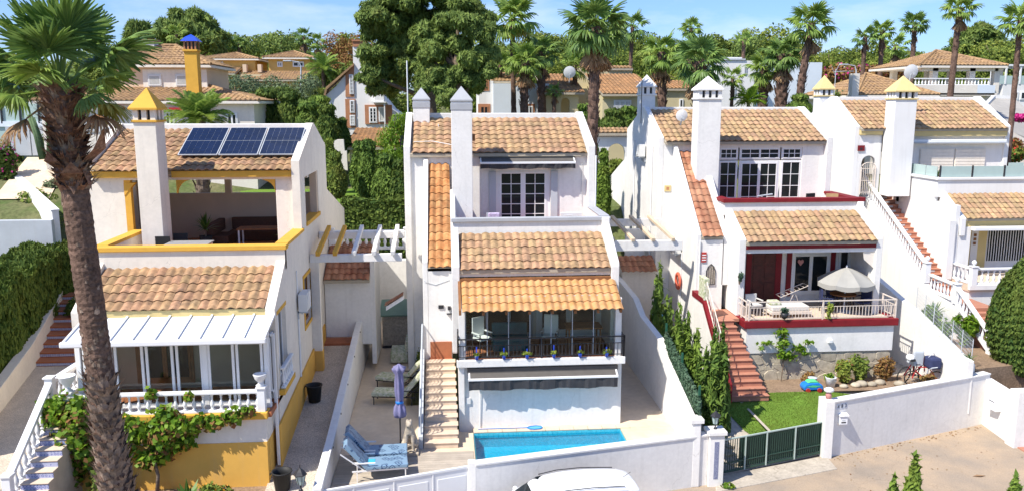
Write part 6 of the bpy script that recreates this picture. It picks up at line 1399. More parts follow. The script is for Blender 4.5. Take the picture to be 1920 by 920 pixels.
# ======== things on the pool terrace ========
def water():
    m=bpy.data.materials.new('pool_water'); m.use_nodes=True; nt=m.node_tree; N=nt.nodes; L=nt.links
    for n in list(N): N.remove(n)
    out=N.new('ShaderNodeOutputMaterial'); tr=N.new('ShaderNodeBsdfTransparent'); tr.inputs[0].default_value=(.42,.85,.96,1)
    gl=N.new('ShaderNodeBsdfGlossy'); gl.inputs['Roughness'].default_value=.04; fr=N.new('ShaderNodeFresnel'); fr.inputs[0].default_value=1.33
    g=N.new('ShaderNodeNewGeometry'); ns=N.new('ShaderNodeTexNoise'); ns.inputs['Scale'].default_value=4; ns.inputs['Detail'].default_value=3; ns.inputs['Distortion'].default_value=1.2; L.new(g.outputs['Position'],ns.inputs['Vector'])
    bp=N.new('ShaderNodeBump'); bp.inputs['Strength'].default_value=.35; bp.inputs['Distance'].default_value=.05; L.new(ns.outputs[0],bp.inputs['Height']); L.new(bp.outputs[0],gl.inputs['Normal']); L.new(bp.outputs[0],fr.inputs['Normal'])
    ms=N.new('ShaderNodeMixShader'); L.new(fr.outputs[0],ms.inputs[0]); L.new(tr.outputs[0],ms.inputs[1]); L.new(gl.outputs[0],ms.inputs[2]); L.new(ms.outputs[0],out.inputs[0]); return m
M.water=water()
PP=[(.80,22.4),(5.6,23.34),(5.6,25.12),(.80,25.14)]
tag(MB().pz(PP,1.04,1.55).build('pool_floor',M.poolt,org=(3,24,1.04)),kind='structure')
m=MB(); 
for i in range(4):
    a=PP[i];b=PP[(i+1)%4]; cx,cy=3.3,24; ia=lambda p:(p[0]+(cx-p[0])*.004,p[1]+(cy-p[1])*.01)
    m.hexa([(a[0],a[1],1.55),(b[0],b[1],1.55),(*ia(b),1.55),(*ia(a),1.55)],[(a[0],a[1],2.03),(b[0],b[1],2.03),(*ia(b),2.03),(*ia(a),2.03)])
tag(m.build('pool_wall',M.poolt,org=(3,24,1.04)),kind='structure')
tag(MB().add([(*p,1.96) for p in PP],[(0,1,2,3)]).build('pool_water',M.water,org=(3,24,1.96),fix=False),kind='structure')
# travertine edge stones round the pool
cp=thing('pool_edging',(3.4,25.2,2.05),'pale stone edging slabs along the far side of the pool','pool edging')
for i in range(11): MB().box(.80+i*.47,.80+i*.47+.455,25.12,25.42,2.04,2.078).build('slab',M.stepm,cp,bevel=.006)
# deck planks in front of the statue
dk=thing('timber_look_deck',(-1.5,22.8,2.05),'pale plank decking between the white gate and the dog statue','decking')
for i in range(13): 
    y=21.75+i*.15; MB().box(max(-3.28,-3.28) ,.74,y,y+.142,2.045,2.07).build('plank',M.deck,dk) if y>21.7 else None
# pool net
t=thing('pool_net',(2.6,25.3,2.1),'blue pool leaf net lying on the pool edging','pool net'); MB().tube([(.95,25.33,2.10),(2.55,25.33,2.10)],.012,6).build('pole',M.toyb,t)
MB().py([(0,0)],0,0) if 0 else None
m=MB(); pts=[(2.55,25.33),(2.66,25.42),(2.85,25.46),(3.02,25.42),(3.06,25.30),(2.98,25.20),(2.78,25.17),(2.62,25.22)]; m.tube([(a,b,2.10) for a,b in pts+[pts[0]]],.016,5); m.build('rim',M.toyb,t); MB().pz(pts,2.085,2.092).build('mesh_bag',mat('net_blue',(.10,.38,.60),.8),t)
# closed parasol
t=thing('closed_parasol',(-1.5,24.2,2.07),'folded lavender parasol tied with a blue band on a black cross foot','parasol')
MB().tube([(-1.5,24.2,2.07),(-1.5,24.2,4.6)],.024,8).build('pole',M.dark,t)
MB().box(-2.05,-.95,24.16,24.24,2.07,2.10).box(-1.54,-1.46,23.75,24.65,2.071,2.102).build('cross_foot',M.dark,t)
rs=[]; rgp=random.Random(3)
for z,r in ((3.02,.08),(3.06,.15),(3.16,.18),(3.32,.16),(3.45,.11),(3.52,.09),(3.6,.105),(3.9,.13),(4.2,.12),(4.42,.10),(4.55,.17),(4.62,.18),(4.68,.08),(4.74,.02)):
    rs.append([(-1.5+r*(1+.3*math.sin(6*a+z*1.2))*math.cos(a),24.2+r*(1+.3*math.sin(6*a+z*1.2))*math.sin(a),z) for a in [6.283*k/30 for k in range(30)]])
MB().rings(rs).build('canopy',M.lav,t,smooth=True)
MB().lathe(-1.5,24.2,[(.12,3.48),(.125,3.50),(.125,3.54),(.12,3.56)],16).build('tie_band',M.toyb,t,smooth=True)
# seated dog statue: continuous skinned body on a plinth
def skinned(name,parent,m,verts,edges,radii,loc,sub=2,flat=None):
    me=bpy.data.meshes.new(name); me.from_pydata(verts,edges,[]); o=bpy.data.objects.new(name,me); reg(o,parent,loc)
    me.materials.append(m); md=o.modifiers.new('skin','SKIN'); 
    for i,r in enumerate(radii): me.skin_vertices[0].data[i].radius=(r if isinstance(r,tuple) else (r,r))
    me.skin_vertices[0].data[0].use_root=True; md.use_smooth_shade=True
    s=o.modifiers.new('sub','SUBSURF'); s.levels=sub; s.render_levels=sub; return o
t=thing('dog_statue',(-1.2,23.75,2.07),'weathered stone statue of a sitting dog at the foot of the beige steps','statue')
MB().box(-1.46,-.92,23.45,24.1,2.07,2.15).build('plinth',M.stat,t,bevel=.015)
D=[(0,.16,.30),(0,.05,.50),(0,-.06,.66),(0,-.12,.80),(0,-.16,.92),(0,-.26,.93),(0,-.36,.90),
   (.10,-.12,.55),(.105,-.17,.30),(.105,-.18,.06),(.105,-.25,.03),(-.10,-.12,.55),(-.105,-.17,.30),(-.105,-.18,.06),(-.105,-.25,.03),
   (.15,.14,.24),(.19,-.02,.20),(.18,.10,.05),(.18,-.08,.03),(-.15,.14,.24),(-.19,-.02,.20),(-.18,.10,.05),(-.18,-.08,.03),(.07,-.12,1.04),(-.07,-.12,1.04),(0,.30,.10)]
E_=[(0,1),(1,2),(2,3),(3,4),(4,5),(5,6),(2,7),(7,8),(8,9),(9,10),(2,11),(11,12),(12,13),(13,14),(0,15),(15,16),(16,17),(17,18),(0,19),(19,20),(20,21),(21,22),(4,23),(4,24),(0,25)]
Rr=[.15,.145,.15,.10,.11,.085,.055,.08,.05,.045,.045,.08,.05,.045,.045,.11,.09,.05,.045,.11,.09,.05,.045,.03,.03,.04]
skinned('body',t,M.stat,D,E_,Rr,(-1.19,23.72,2.15)); 
# sun loungers with floral cushions (far pair) beside the steps
def sunbed(x,y,z,rz,label,cm,group,fm=None):
    t=thing('sun_lounger',(x,y,z),label,'sun lounger',group); t.rotation_euler=(0,0,rz); fm=fm or M.wmetal
    def q(mb,n,m,**k):
        o=inst(mb.mesh(n,m,smooth=k.get('sm',False)),n,t,(x,y,z)); 
        if k.get('bev'): b=o.modifiers.new('b','BEVEL'); b.width=k['bev']; b.segments=3
        return o
    for s in (-.30,.27): q(MB().box(-1.0,.55,s,s+.03,.30,.34),'side_rail',fm)
    for a in (-.95,.4):
        for s in (-.30,.27): q(MB().box(a,a+.03,s,s+.03,0,.32),'leg',fm)
    q(MB().box(-1.02,.18,-.33,.33,.34,.47),'seat_cushion',cm,bev=.035)
    q(MB().hexa([(.18,-.33,.36),(.78,-.33,1.08),(.78,.33,1.08),(.18,.33,.36)],[(.08,-.33,.47),(.66,-.33,1.17),(.66,.33,1.17),(.08,.33,.47)]),'back_cushion',cm,bev=.03)
    q(MB().bar((.2,-.28,.33),(.85,-.28,.86),.03,.03),'back_frame',fm); q(MB().bar((.2,.28,.33),(.85,.28,.86),.03,.03),'back_frame',fm)
    q(MB().bar((-.1,-.33,.56),(.45,-.33,.58),.04,.03),'armrest',fm); q(MB().bar((-.1,.33,.56),(.45,.33,.58),.04,.03),'armrest',fm); return t
sunbed(-1.65,29.4,2.12,-.35,'farther sun lounger with pale floral cushion beside the steps',M.cushion,'floral sun loungers',M.dark)
sunbed(-1.65,27.9,2.1,-.15,'nearer sun lounger with pale floral cushion behind the folded parasol',M.cushion,'floral sun loungers',M.dark)
sunbed(-2.2,22.15,2.07,math.pi+.1,'blue floral sun lounger closest to the white gate',M.cushb,'blue floral sun loungers')
sunbed(-2.25,23.0,2.07,math.pi+.05,'blue floral sun lounger behind the closest one, with a dark cushion',M.cushb,'blue floral sun loungers')
t=thing('dark_cushion',(-2.55,22.6,2.5),'dark grey cushion thrown on the blue floral loungers','cushion'); MB().hexa([(-2.85,22.35,2.6),(-2.5,22.35,2.5),(-2.5,22.85,2.5),(-2.85,22.85,2.6)],[(-2.78,22.35,2.95),(-2.42,22.35,2.62),(-2.42,22.85,2.62),(-2.78,22.85,2.95)]).build('pillow',M.rubber,t,bevel=.05)
t=thing('beach_towel',(-2.1,22.2,2.53),'folded turquoise towel on the near blue lounger','towel'); MB().box(-2.45,-2.1,21.95,22.3,2.51,2.55).build('towel_fold',M.toyb if 0 else mat('turquoise_towel',(.05,.42,.60),.9),t,bevel=.012)
t=thing('bench',(-1.75,32.6,2.3),'cream cushioned bench against the villa wall by the shed','bench'); MB().box(-2.3,-1.6,31.9,33,2.3,2.75).build('seat',M.cushion,t,bevel=.05); MB().box(-1.7,-1.58,31.9,33,2.75,3.2).build('backrest',M.cushion,t,bevel=.04)
t=thing('garden_shed',(-2.2,34.6,2.3),'low beige plastic garden store with green lid in the side passage','garden shed')
MB().box(-2.75,-1.6,34.0,35.0,2.32,3.75).build('cabinet',M.stat,t,bevel=.02); MB().box(-2.78,-1.57,33.98,35.02,2.30,2.42).build('base',M.dark,t)
for k in range(8): MB().box(-2.74,-1.61,33.985,34.0,2.46+k*.16,2.60+k*.16).build('board',M.stat,t)
MB().hexa([(-2.85,33.85,3.72),(-1.5,33.85,3.72),(-1.5,35.2,4.1),(-2.85,35.2,4.1)],[(-2.85,33.85,3.78),(-1.5,33.85,3.78),(-1.5,35.2,4.16),(-2.85,35.2,4.16)]).build('lid',mat('sage_plastic',(.16,.25,.19),.6,.1,4),t,bevel=.01)
bush((-1.1,31.0,2.2),.2,.2,.95,'small flowering plant beside the floral loungers',M.treel,160,.09,61,name='potted_shrub',cat='plant')
t=thing('retaining_wall',(-2.4,38.6,2),'white end wall of the side passage under the hedge','wall'); MB().box(-4.7,-1.3,38.4,38.7,1,5.3).build('wall',M.white,t,bevel=.02)
# pergola between the villas, with round columns
t=thing('pergola',(-2.9,28.5,7.4),'white concrete pergola with sloping beams bridging the two villas','pergola')
MB().box(-4.7,-1.55,28.2,28.4,7.15,7.42).build('beam',M.white,t,bevel=.015); MB().box(-4.7,-1.55,30.4,30.6,7.6,7.86).build('beam',M.white,t,bevel=.015)
for i,(x,mt_) in enumerate(((-4.40,M.yellow),(-3.82,M.yellow),(-3.18,M.white),(-2.5,M.white),(-1.85,M.white))): MB().bar((x,28.0,7.48),(x+.02,30.9,7.98),.14,.16).build('rafter',mt_,t,bevel=.01)
MB().box(-4.72,-4.40,28.2,28.45,2.9,7.15).build('post',M.cream,t,bevel=.01); MB().box(-4.74,-4.38,28.18,28.5,2.9,4.0).build('base_band',M.band,t)
MB().box(-2.62,-2.48,28.25,28.38,2.2,7.15).build('post',M.white,t) if 0 else None
b=thing('balustrade',(-3,36.2,7),'white baluster railing seen behind the pergola beams','balustrade')
balustrade(b,(-4.6,33.0,6.75),(-1.6,33.0,6.75),.78,.24,.07,M.wmetal,.10,.12)
t=thing('rear_store',(-3.9,31.6,3.5),'small white outhouse with a weathered red tiled lean-to roof','outhouse')
MB().box(-4.7,-2.95,31.3,33.6,3.3,6.0).build('wall',M.white,t,bevel=.015); MB().px([(31.0,5.92),(33.2,7.0),(33.2,6.8),(31.0,5.8)],-4.7,-2.95).build('roof',M.mortar,t); tiles(t,-4.68,-2.97,(30.98,5.92),(33.1,6.98),M.tilered,.245,.36)
MB().box(-2.95,-2.78,31.3,33.6,2.5,6.75).build('side_wall',M.white,t); MB().box(-4.72,-3.56,30.4,31.28,3.2,3.62).build('terracotta_step',M.terra,t)
# right: pergola between pool villa and red trimmed villa
t=thing('pergola',(7.6,31,7.2),'white beam with pale timber rafters between the pool villa and the red trimmed villa','pergola')
MB().box(5.75,9.3,31.2,31.42,6.85,7.25).build('beam',M.white,t,bevel=.015)
for x in (6.5,7.3,8.1,8.9): MB().bar((x,31.1,7.30),(x-.15,34.6,7.75),.14,.12).build('rafter',mat('pale_timber',(.62,.50,.36),.8,.15,3),t,bevel=.01)
MB().box(5.75,9.3,34.4,34.6,7.35,7.65).build('beam',M.white,t)
t=thing('rear_store',(8,34.5,3),'little cream outhouse with terracotta tiles behind the right pergola','outhouse'); MB().box(7.7,9.2,34.8,36.5,2,5.4).build('wall',M.cream,t); tiles(t,7.62,9.2,(34.5,5.3),(35.5,5.8),M.tilered,.25,.36)
MB().box(8.2,9.1,36.5,36.7,2,6.9).build('rear_wall',M.white,t)
# small tile coping slope on the left wall of the pool villa
t=thing('tile_coping',(-1.9,29,5.6),'sloping terracotta tile coping between passage wall and pool villa','coping'); MB().py([(-2.2,5.35),(-1.56,5.75),(-1.56,5.6),(-2.2,5.2)],29.0,29.3).build('bed',M.white,t)
for i in range(3): MB().py([(-2.25+i*.22,5.42+i*.13),(-2.02+i*.22,5.56+i*.13),(-2.02+i*.22,5.52+i*.13),(-2.25+i*.22,5.38+i*.13)],28.95,29.35).build('roof_tile',M.tilered,t)
# balcony chair of pool villa
lounge_chair(1.75,29.6,7.72,.1,'pale chair with a patterned violet pillow on the grey coped balcony',M.galv,hb=.42)
t=thing('pillow',(1.75,29.6,8.25),'violet patterned pillow on the balcony chair','pillow'); MB().box(1.53,1.97,29.55,29.70,8.28,8.62).build('cover',mat('violet_pattern',(.55,.45,.62),.9,.4,14),t,bevel=.05)
# porch furniture of the pool villa
for i,(x,y,rz,l) in enumerate(((1.15,26.5,.6,'white moulded chair beside the porch vine'),(3.45,26.6,-.3,'white moulded chair in the middle of the glazed porch'))): lounge_chair(x,y,4.4,rz,l,M.pvc,hb=.65)
t=thing('sofa',(2.0,26.6,4.4),'turquoise cushioned porch sofa behind the railing','sofa'); MB().box(1.5,2.7,26.3,26.9,4.4,4.85).build('seat',mat('teal_cushion',(.03,.12,.15),.9,.2,5),t,bevel=.04); MB().box(1.5,2.7,26.85,27.0,4.8,5.25).build('backrest',MATS['teal_cushion'],t,bevel=.05)
t=thing('dining_table',(4.6,26.7,4.4),'dark porch table with chairs at the right of the glazed porch','table'); MB().box(4.0,5.2,26.3,27.1,5.1,5.15).build('table_top',M.wood,t)
for a in (4.05,5.1):
    for b in (26.35,27.0): MB().box(a,a+.05,b,b+.05,4.4,5.1).build('leg',M.wood,t)
# plastic bins by the ochre villa
for (x,y,z,l) in ((-4.35,25.9,3.0,'black plastic bin halfway along the gravel passage'),(-4.45,20.9,2.36,'black plastic bin at the front corner of the ochre base')):
    t=thing('plastic_bin',(x,y,z),l,'bin','black bins by the ochre villa'); MB().lathe(x,y,[(.19,z),(.25,z+.52),(.275,z+.53),(.275,z+.56),(.24,z+.56),(.22,z+.4),(.18,z+.05)],16).build('tub',M.rubber,t,smooth=True); MB().tube([(x-.28,y-.08,z+.5),(x-.31,y,z+.48),(x-.28,y+.08,z+.5)],.015,5).build('handle',M.rubber,t)

# pool details: waterline tiles, corner steps
wl=thing('waterline_tiles',(3.2,25.1,1.9),'row of small pale blue tiles along the waterline of the pool','tiles')
for i in range(30): MB().box(.81+i*.16,.81+i*.16+.15,25.10,25.125,1.88,2.02).build('tile',M.poolt,wl)
ps_=thing('pool_steps',(1.2,23.2,1.55),'pale submerged corner steps at the left end of the pool','pool steps')
for k,(r_,z_) in enumerate(((1.0,1.66),(.7,1.78),(.4,1.88))): MB().pz([(.81,22.5),(.81+r_,22.5+r_*.2)]+[(.81+r_*math.cos(a),22.75+r_*1.1*math.sin(a)) for a in (.3,.6,.9,1.2,1.5)]+[(.81,22.75+r_*1.1)],1.54,z_).build('step',M.poolt,ps_)
# leaf litter on the street along the walls
rg=random.Random(6); lb=MB()
for i in range(170):
    t_=rg.random(); 
    if i%3==0: x,y=rg.uniform(9,19),0; y=24.0+(x-9)*.22-rg.uniform(.3,2.6)
    else: x=12.6+t_*6.6; y=24.75+(x-12.42)*.334-.2-abs(rg.gauss(0,.16))
    a=rg.uniform(0,6.28); s_=rg.uniform(.015,.05); c,d=math.cos(a)*s_,math.sin(a)*s_; lb.add([(x-c,y-d,1.008),(x+d*.5,y-c*.5,1.012+s_*.3),(x+c,y+d,1.009),(x-d*.5,y+c*.5,1.012)],[(0,1,2,3)])
tag(lb.build('leaf_litter',M.vineb,org=(15,25,1),fix=False),'dry leaf litter scattered on the asphalt below the white wall','leaf litter',kind='stuff')
t=thing('dry_palm_husk',(16.6,22.9,1.0),'single dry yellow leaf lying on the open asphalt','dry leaf'); MB().add([(16.4,22.9,1.01),(16.6,22.82,1.05),(16.85,22.92,1.01),(16.6,23.0,1.02)],[(0,1,2,3)]).build('blade',M.dead,t,fix=False)
t=thing('weed',(8.5,22.75,1.0),'small weed growing at the foot of the gate pillar','weed'); inst(leafmesh('foliage',M.vine,[(0,0,.08,.2,.12,.08)],120,.06,5,up=.5),'foliage',t,(8.45,22.72,1.02))
# cables and pipes on the pool villa
t=thing('cable',(1,34,12),'white cable and bracket running over the tiles left of the tall chimney','cable'); MB().tube([(-1.2,31.9,11.1),(-.5,32.0,11.12),(.24,31.6,11.0)],.012,4).build('wire',M.wmetal,t); MB().tube([(-.25,33.2,11.75),(-.25,33.2,11.55),(.2,33.1,11.5)],.02,5).build('bracket',M.wmetal,t)
MB().tube([(5.25,31.36,10.3),(5.25,31.36,8.7)],.012,4).build('cable',M.galv,V2)
MB().tube([(1.05,25.5,4.1),(1.02,25.52,2.1)],.015,5).build('pipe',M.wmetal,V2)
t=thing('towel',(9.9,29.9,5.2),'striped grey towel hanging over the rail at the top of the terracotta steps','towel'); MB().box(9.78,9.98,29.8,30.5,5.15,6.0).build('cloth',M.cushion,t,bevel=.02)
t=thing('hanging_basket',(12.6,29.25,5.0),'dark hanging basket on the cream porch railing','basket'); MB().lathe(12.75,29.24,[(.03,4.5),(.13,4.6),(.16,4.75),(.1,4.75)],10).build('bowl',M.dark,t,smooth=True); inst(leafmesh('plant',M.ivy,[(0,0,.1,.14,.12,.1)],90,.07,4),'plant',t,(12.75,29.24,4.75))
bush((14.5,29.25,4.4),.18,.12,.75,'green climbing plant on the middle post of the cream railing',M.treel,110,.09,66,name='potted_shrub',cat='plant')
t=thing('wall_light',(14.6,29.3,3.6),'small white wall lamp on the basement wall above the stone facing','lamp'); MB().box(14.55,14.72,29.2,29.34,3.52,3.66).build('casing',M.pvc,t,bevel=.02)
t=thing('heart_ornament',(14.55,32.0,6.3),'pink heart ornament hanging before the red framed window','ornament'); MB().py([(14.5+.13*a,6.15+.13*b) for a,b in ((0,-1.1),(.9,0),(.9,.6),(.45,.9),(0,.5),(-.45,.9),(-.9,.6),(-.9,0))],31.95,31.98).build('heart',MATS['faded_pink'],t)
# ======== vine, garden plants and left side ========
def vinebits(name,loc,bl,n,label,seed,brown=.25):
    t=thing(name,loc,label,'climbing plant'); inst(leafmesh('foliage',M.vine,bl,n,.15,seed,aspect=1.15,shell=.8,lump=.3),'foliage',t,loc)
    inst(leafmesh('dry_foliage',M.vineb,[(b[0],b[1],b[2]-.06,b[3],b[4],b[5]) for b in bl],int(n*brown),.13,seed+1,aspect=1.1,shell=.9),'dry_foliage',t,loc); return t
t=vinebits('grape_vine',(-7.7,21.0,2.4),[(-1.9,0,2.15,.6,.4,.65),(-2.6,.2,1.9,.4,.3,.7),(-1.7,-.1,1.1,.5,.3,.5),(-.9,0,1.4,.5,.3,.5),(.5,-.05,1.8,.5,.25,.4),(-.2,0,.9,.3,.2,.25),(-2.2,0,.7,.4,.3,.4),(-2.3,.1,1.3,.45,.3,.5),(-2.0,-.1,1.6,.6,.35,.5),(-1.4,0,1.9,.5,.3,.45),(-2.45,.2,2.3,.35,.3,.35),(-.6,0,1.75,.5,.22,.38),(0.1,-.05,1.65,.5,.22,.42),(.35,0,2.15,.35,.18,.25),(.15,0,1.15,.42,.2,.35),(.6,0,1.4,.35,.2,.28),(1.15,0,1.95,.3,.14,.18),(1.5,0,1.9,.32,.15,.2),(.95,0,1.75,.25,.14,.2),(2.0,-.02,2.05,.33,.14,.2),(2.4,0,2.2,.24,.12,.16),(.9,.1,2.6,.12,.1,.16),(-.05,.1,2.7,.14,.1,.18),(-1.2,0,1.2,.35,.2,.3)],6200,'grape vine with green and browned leaves trained along the sunroom balustrade',71,.42)
m=MB(); m.tube([(0,-.1,0),(.05,-.08,.5),(-.03,-.05,.95),(.12,0,1.3),(.05,.03,1.8)],[.055,.045,.05,.035,.02],7); m.tube([(.1,0,1.2),(.8,.02,1.6),(1.8,.02,1.95),(2.5,.02,2.15)],[.03,.02,.015,.008],5); m.tube([(.05,0,1.25),(-.8,0,1.6),(-1.9,0,1.9)],[.03,.02,.012],5)
inst(m.mesh('stem',M.bark,smooth=True),'stem',t,(-7.7,21.0,2.4))
bush((-8.8,20.4,2.36),.6,.4,1.0,'leafy shrub at the foot of the garden steps beside the palm',M.treeg,700,.12,72)
spiky((-6.7,20.2,2.36),.75,20,'bird of paradise plant with upright leaves in front of the ochre wall',73,w=.09,up=75)
bush((-6.1,20.3,2.36),.5,.35,.6,'low plant covered in orange flowers before the ochre wall',M.treeg,500,.08,74,flowers=M.flo,name='flowering_plant',cat='plant')
bush((-7.5,20.2,2.36),.7,.3,.35,'low red flowering plant at the bottom edge beneath the vine',M.vineb,400,.08,75,flowers=M.flr,name='flowering_plant',cat='plant')
bush((-10.2,23.6,4.4),.4,.4,.9,'magenta bougainvillea behind the left balustrade post',M.fl,500,.09,76,name='bougainvillea',cat='plant')
# hedge and cream wall beside the drive
t=thing('garden_wall',(-16,31,2),'cream retaining wall under the dark hedge beside the gravel drive','wall')
def hw(name,p,q,z0,zp,zq,th,m): return wallseg(t,name,p,q,z0,zp,zq,th,m,M.cream,.05,.03)
hw('wall',(-14.4,24.5),(-16.2,32.0),2.0,3.0,3.35,.3,M.cream); hw('wall',(-16.2,32.0),(-17.6,38.6),2.0,3.35,4.5,.3,M.cream)
def hedge_line(p,q,w,z0a,z1a,z0b,z1b,n,label,seed,mt=None,size=.13,name='hedge'):
    """hedge of width w from p to q standing on a sloping wall"""
    p=Vector((p[0],p[1],0));q=Vector((q[0],q[1],0)); L_=(q-p).length; a=math.atan2((q-p).y,(q-p).x)
    me,V,li,np_=hedgebox(name,mt or M.hedge,0,L_,-w/2,w/2,0,1.,n,size,seed)
    fr=np.clip(V[:,0]/L_,0,1); zz=V[:,2].copy(); lo=z0a+(z0b-z0a)*fr; hi=z1a+(z1b-z1a)*fr
    V=V.copy(); V[:,2]=lo+(hi-lo)*zz-z0a
    me.vertices.foreach_set('co',V.astype(np.float32).ravel()); me.loops.add(len(li)); me.loops.foreach_set('vertex_index',li.astype(np.int32)); me.polygons.add(np_); me.polygons.foreach_set('loop_start',(np.arange(np_)*4).astype(np.int32)); me.update(calc_edges=True); me.materials.append(mt or M.hedge)
    o=bpy.data.objects.new(name,me); reg(o,None,(p.x,p.y,z0a)); o.rotation_euler=(0,0,a); return tag(o,label,'hedge')
hedge_line((-15.9,22.5),(-18.6,39.3),2.3,2.4,5.85,3.9,6.0,60000,'large dark green hedge along the left edge above the cream wall',81,size=.10)
st=thing('terracotta_steps',(-15.6,33,2.4),'terracotta steps with patterned blue risers at the end of the gravel drive','staircase')
for i in range(9):
    y=32.3+i*.62; z=2.4+i*.19
    MB().box(-17.4,-11.6,y,y+.619,z-.4,z+.165).build('step',M.terra,st)
    MB().box(-17.4,-11.6,y-.012,y-.002,z+.02,z+.12).build('patterned_riser',M.riser,st); MB().box(-17.4,-11.6,y-.03,y+.66,z+.165,z+.19).build('tread',M.terra,st)
t=thing('street_wall',(-20,40.1,3),'grey blue painted wall at the left edge above the hedge','wall')
MB().box(-30,at(100,450,40).x,40,40.3,3,at(50,413,40).z).build('wall',M.galv,t,bevel=.02)
t=thing('garden_wall',(-18,37,7),'white sloping garden wall rising away behind the grey wall','wall')
p=at(104,400,40.3);q=at(25,325,48); wallseg(t,'wall',p,q,4,at(104,396,40.3).z,q.z,.3,M.white,M.white,.08,.04)
MB().box(q.x-1.6,q.x-.1,48,48.2,7,q.z-.1).build('end_wall',M.brick,t)
bush((at(8,360,47).x,47,7.6),1.2,.8,3.0,'dark bougainvillea with magenta flowers at the left edge',M.hedge,1800,.14,82,flowers=M.fl,name='bougainvillea',cat='plant')
for i,(px_,py_,Y,rx,h,mt_,l) in enumerate(((120,400,42.5,1.6,1.3,M.treel,'bright green ground shrub left of the big palm trunk'),(78,362,45,1.8,1.2,M.treeg,'green spreading shrub beside the white sloping wall'),(45,325,49,1.9,1.2,M.treel,'green shrub above the magenta bougainvillea'),(140,462,40.5,.9,.9,M.vine,'trailing shrub hanging over the grey wall end'),(85,490,39.9,.9,.8,M.vineb,'pink flowered creeper on the grey wall'),(105,250,49,1.4,1.6,M.hedge,'dark rounded shrub beside the pale blue gate'),(125,335,46,1.2,.8,M.oliv,'grey green shrub on the path edge left of the palm'),(15,292,50,1.4,1.3,M.treeg,'round green shrub at the left edge by the path'),(150,560,36,1.0,1.4,M.hedge,'dark shrub behind the sunroom roof at the left'),(160,440,41,1.0,1.6,M.treeg,'green shrub between palm trunk and grey wall'))):
    a_=at(px_,py_,Y); bush((a_.x,a_.y,a_.z-h*.8),rx,rx*.8,h,l,mt_,1500,.13,90+i,flowers=M.fl if 'pink' in l else None)
a_=at(60,290,46); tag(MB().add([(a_.x-1.2,44,7.72),(a_.x+1.6,44,7.72),(a_.x+.2,50,9.5),(a_.x-2.2,50,9.5)],[(0,1,2,3)]).build('garden_path',M.patio,org=(a_.x,44,8),fix=False),kind='structure')
t=thing('pale_blue_gate',(at(60,270,50).x,50,9),'pale blue double gate with arched top at the end of the garden path','gate')
a0=at(0,230,50);a1=at(105,230,50); x0,x1=a0.x,a1.x; z0=at(60,292,50).z; zt=at(60,232,50).z
MB().box(x0-6,x1+.3,50.3,50.5,z0-1,at(60,192,50).z).build('wall',M.frost,t); MB().box(x0-6,x1+.4,50.2,50.6,at(60,238,50).z,at(60,228,50).z).build('coping',M.farb,t)
for a,b in ((x0+.2,(x0+x1)/2-.03),((x0+x1)/2+.03,x1-.2)): MB().box(a,b,50.1,50.2,z0,zt-.2).build('gate_leaf',M.galv,t)
for k in range(4): x=x0+(x1-x0)*k/3; MB().box(x-.04,x+.04,50.2,50.28,zt,at(60,196,50).z).build('screen_post',M.dark,t)
hedge('hedge',M.hedge,x0-6,x1+.5,52,53.6,zt-.5,at(60,172,52).z,4500,.2,91,'dark clipped hedge behind the pale blue screen at the far left')
# columnar cactus
a_=at(85,260,42); t=thing('cactus',(a_.x,a_.y,a_.z-.9),'tall clump of columnar green cactus left of the big palm','cactus'); rgc=random.Random(4)
for k in range(9): 
    dx,dy=rgc.uniform(-.45,.45),rgc.uniform(-.3,.3); h=rgc.uniform(1.6,2.7); MB().tube([(a_.x+dx*.5,a_.y+dy,a_.z-1),(a_.x+dx,a_.y+dy,a_.z-.9+h*.5),(a_.x+dx*1.5-.1,a_.y+dy,a_.z-.9+h)],[.11,.10,.07],8).build('stem',M.oliv if 0 else mat('cactus_green',(.13,.20,.09),.8,.3,6),t,smooth=True)
# ======== the big fan palm in the foreground ========
PX,PY=-5.90,14.0
BP=thing('fan_palm',(PX+.02,PY,1.0),'huge foreground fan palm with shaggy trunk in front of the cream and ochre villa','palm tree')
TOP=Vector((-6.17,14.0,12.72))
def axis(z): s=(z-1)/(TOP.z-1); return Vector((PX+.10+(TOP.x-PX-.10)*max(0,(z-5)/(TOP.z-5))**1.0 if z>5 else PX+.10,PY,z))
rgb=random.Random(12); mb=MB(); rs=[]; z=1.0
while z<12.75:
    r=.215 if z>7.9 else .215+.08*(7.9-z)/2.5 if z>5.4 else .295+.03*(5.4-z)/4
    if z>11.2: r=.215+.08*(z-11.2)/1.5
    if 7.9<z<11.2: r*=1+.022*math.sin(z*47)
    a=axis(z); rs.append([(a.x+r*math.cos(6.283*i/18)*rgb.uniform(.965,1.035),a.y+r*math.sin(6.283*i/18)*rgb.uniform(.965,1.035),z) for i in range(18)]); z+=.055
mb.rings(rs); mb.build('trunk',M.barkd,BP,fix=False)
def bootmesh(k):
    r_=random.Random(k); w,l=.42,.50; o=.22*r_.uniform(.7,1.2)
    v=[(-w*.62,0,-.15),(w*.62,0,-.15),(w*.46,.06,.16),(-w*.46,.06,.16),(w*.24,o*.8,l*.55),(-w*.24,o*.8,l*.52),(0,.08,-.25),(0,.15,.12),(0,o,l*.58)]
    f=[(0,6,7,3),(6,1,2,7),(3,7,8,5),(7,2,4,8)]
    for q in range(6):    # split fibres at the torn end
        x=-w*.30+w*.60*q/5; b=Vector((x,o*.75,l*.45)); e=b+Vector((r_.uniform(-.10,.10)+x*.8,r_.uniform(.02,.22),r_.uniform(.16,.42))); n=len(v)
        v+=[tuple(b-Vector((.035,0,0))),tuple(b+Vector((.035,0,0))),tuple(e)]; f.append((n,n+1,n+2))
    return MB().add(v,f).mesh('leaf_base',M.boot,fix=False)
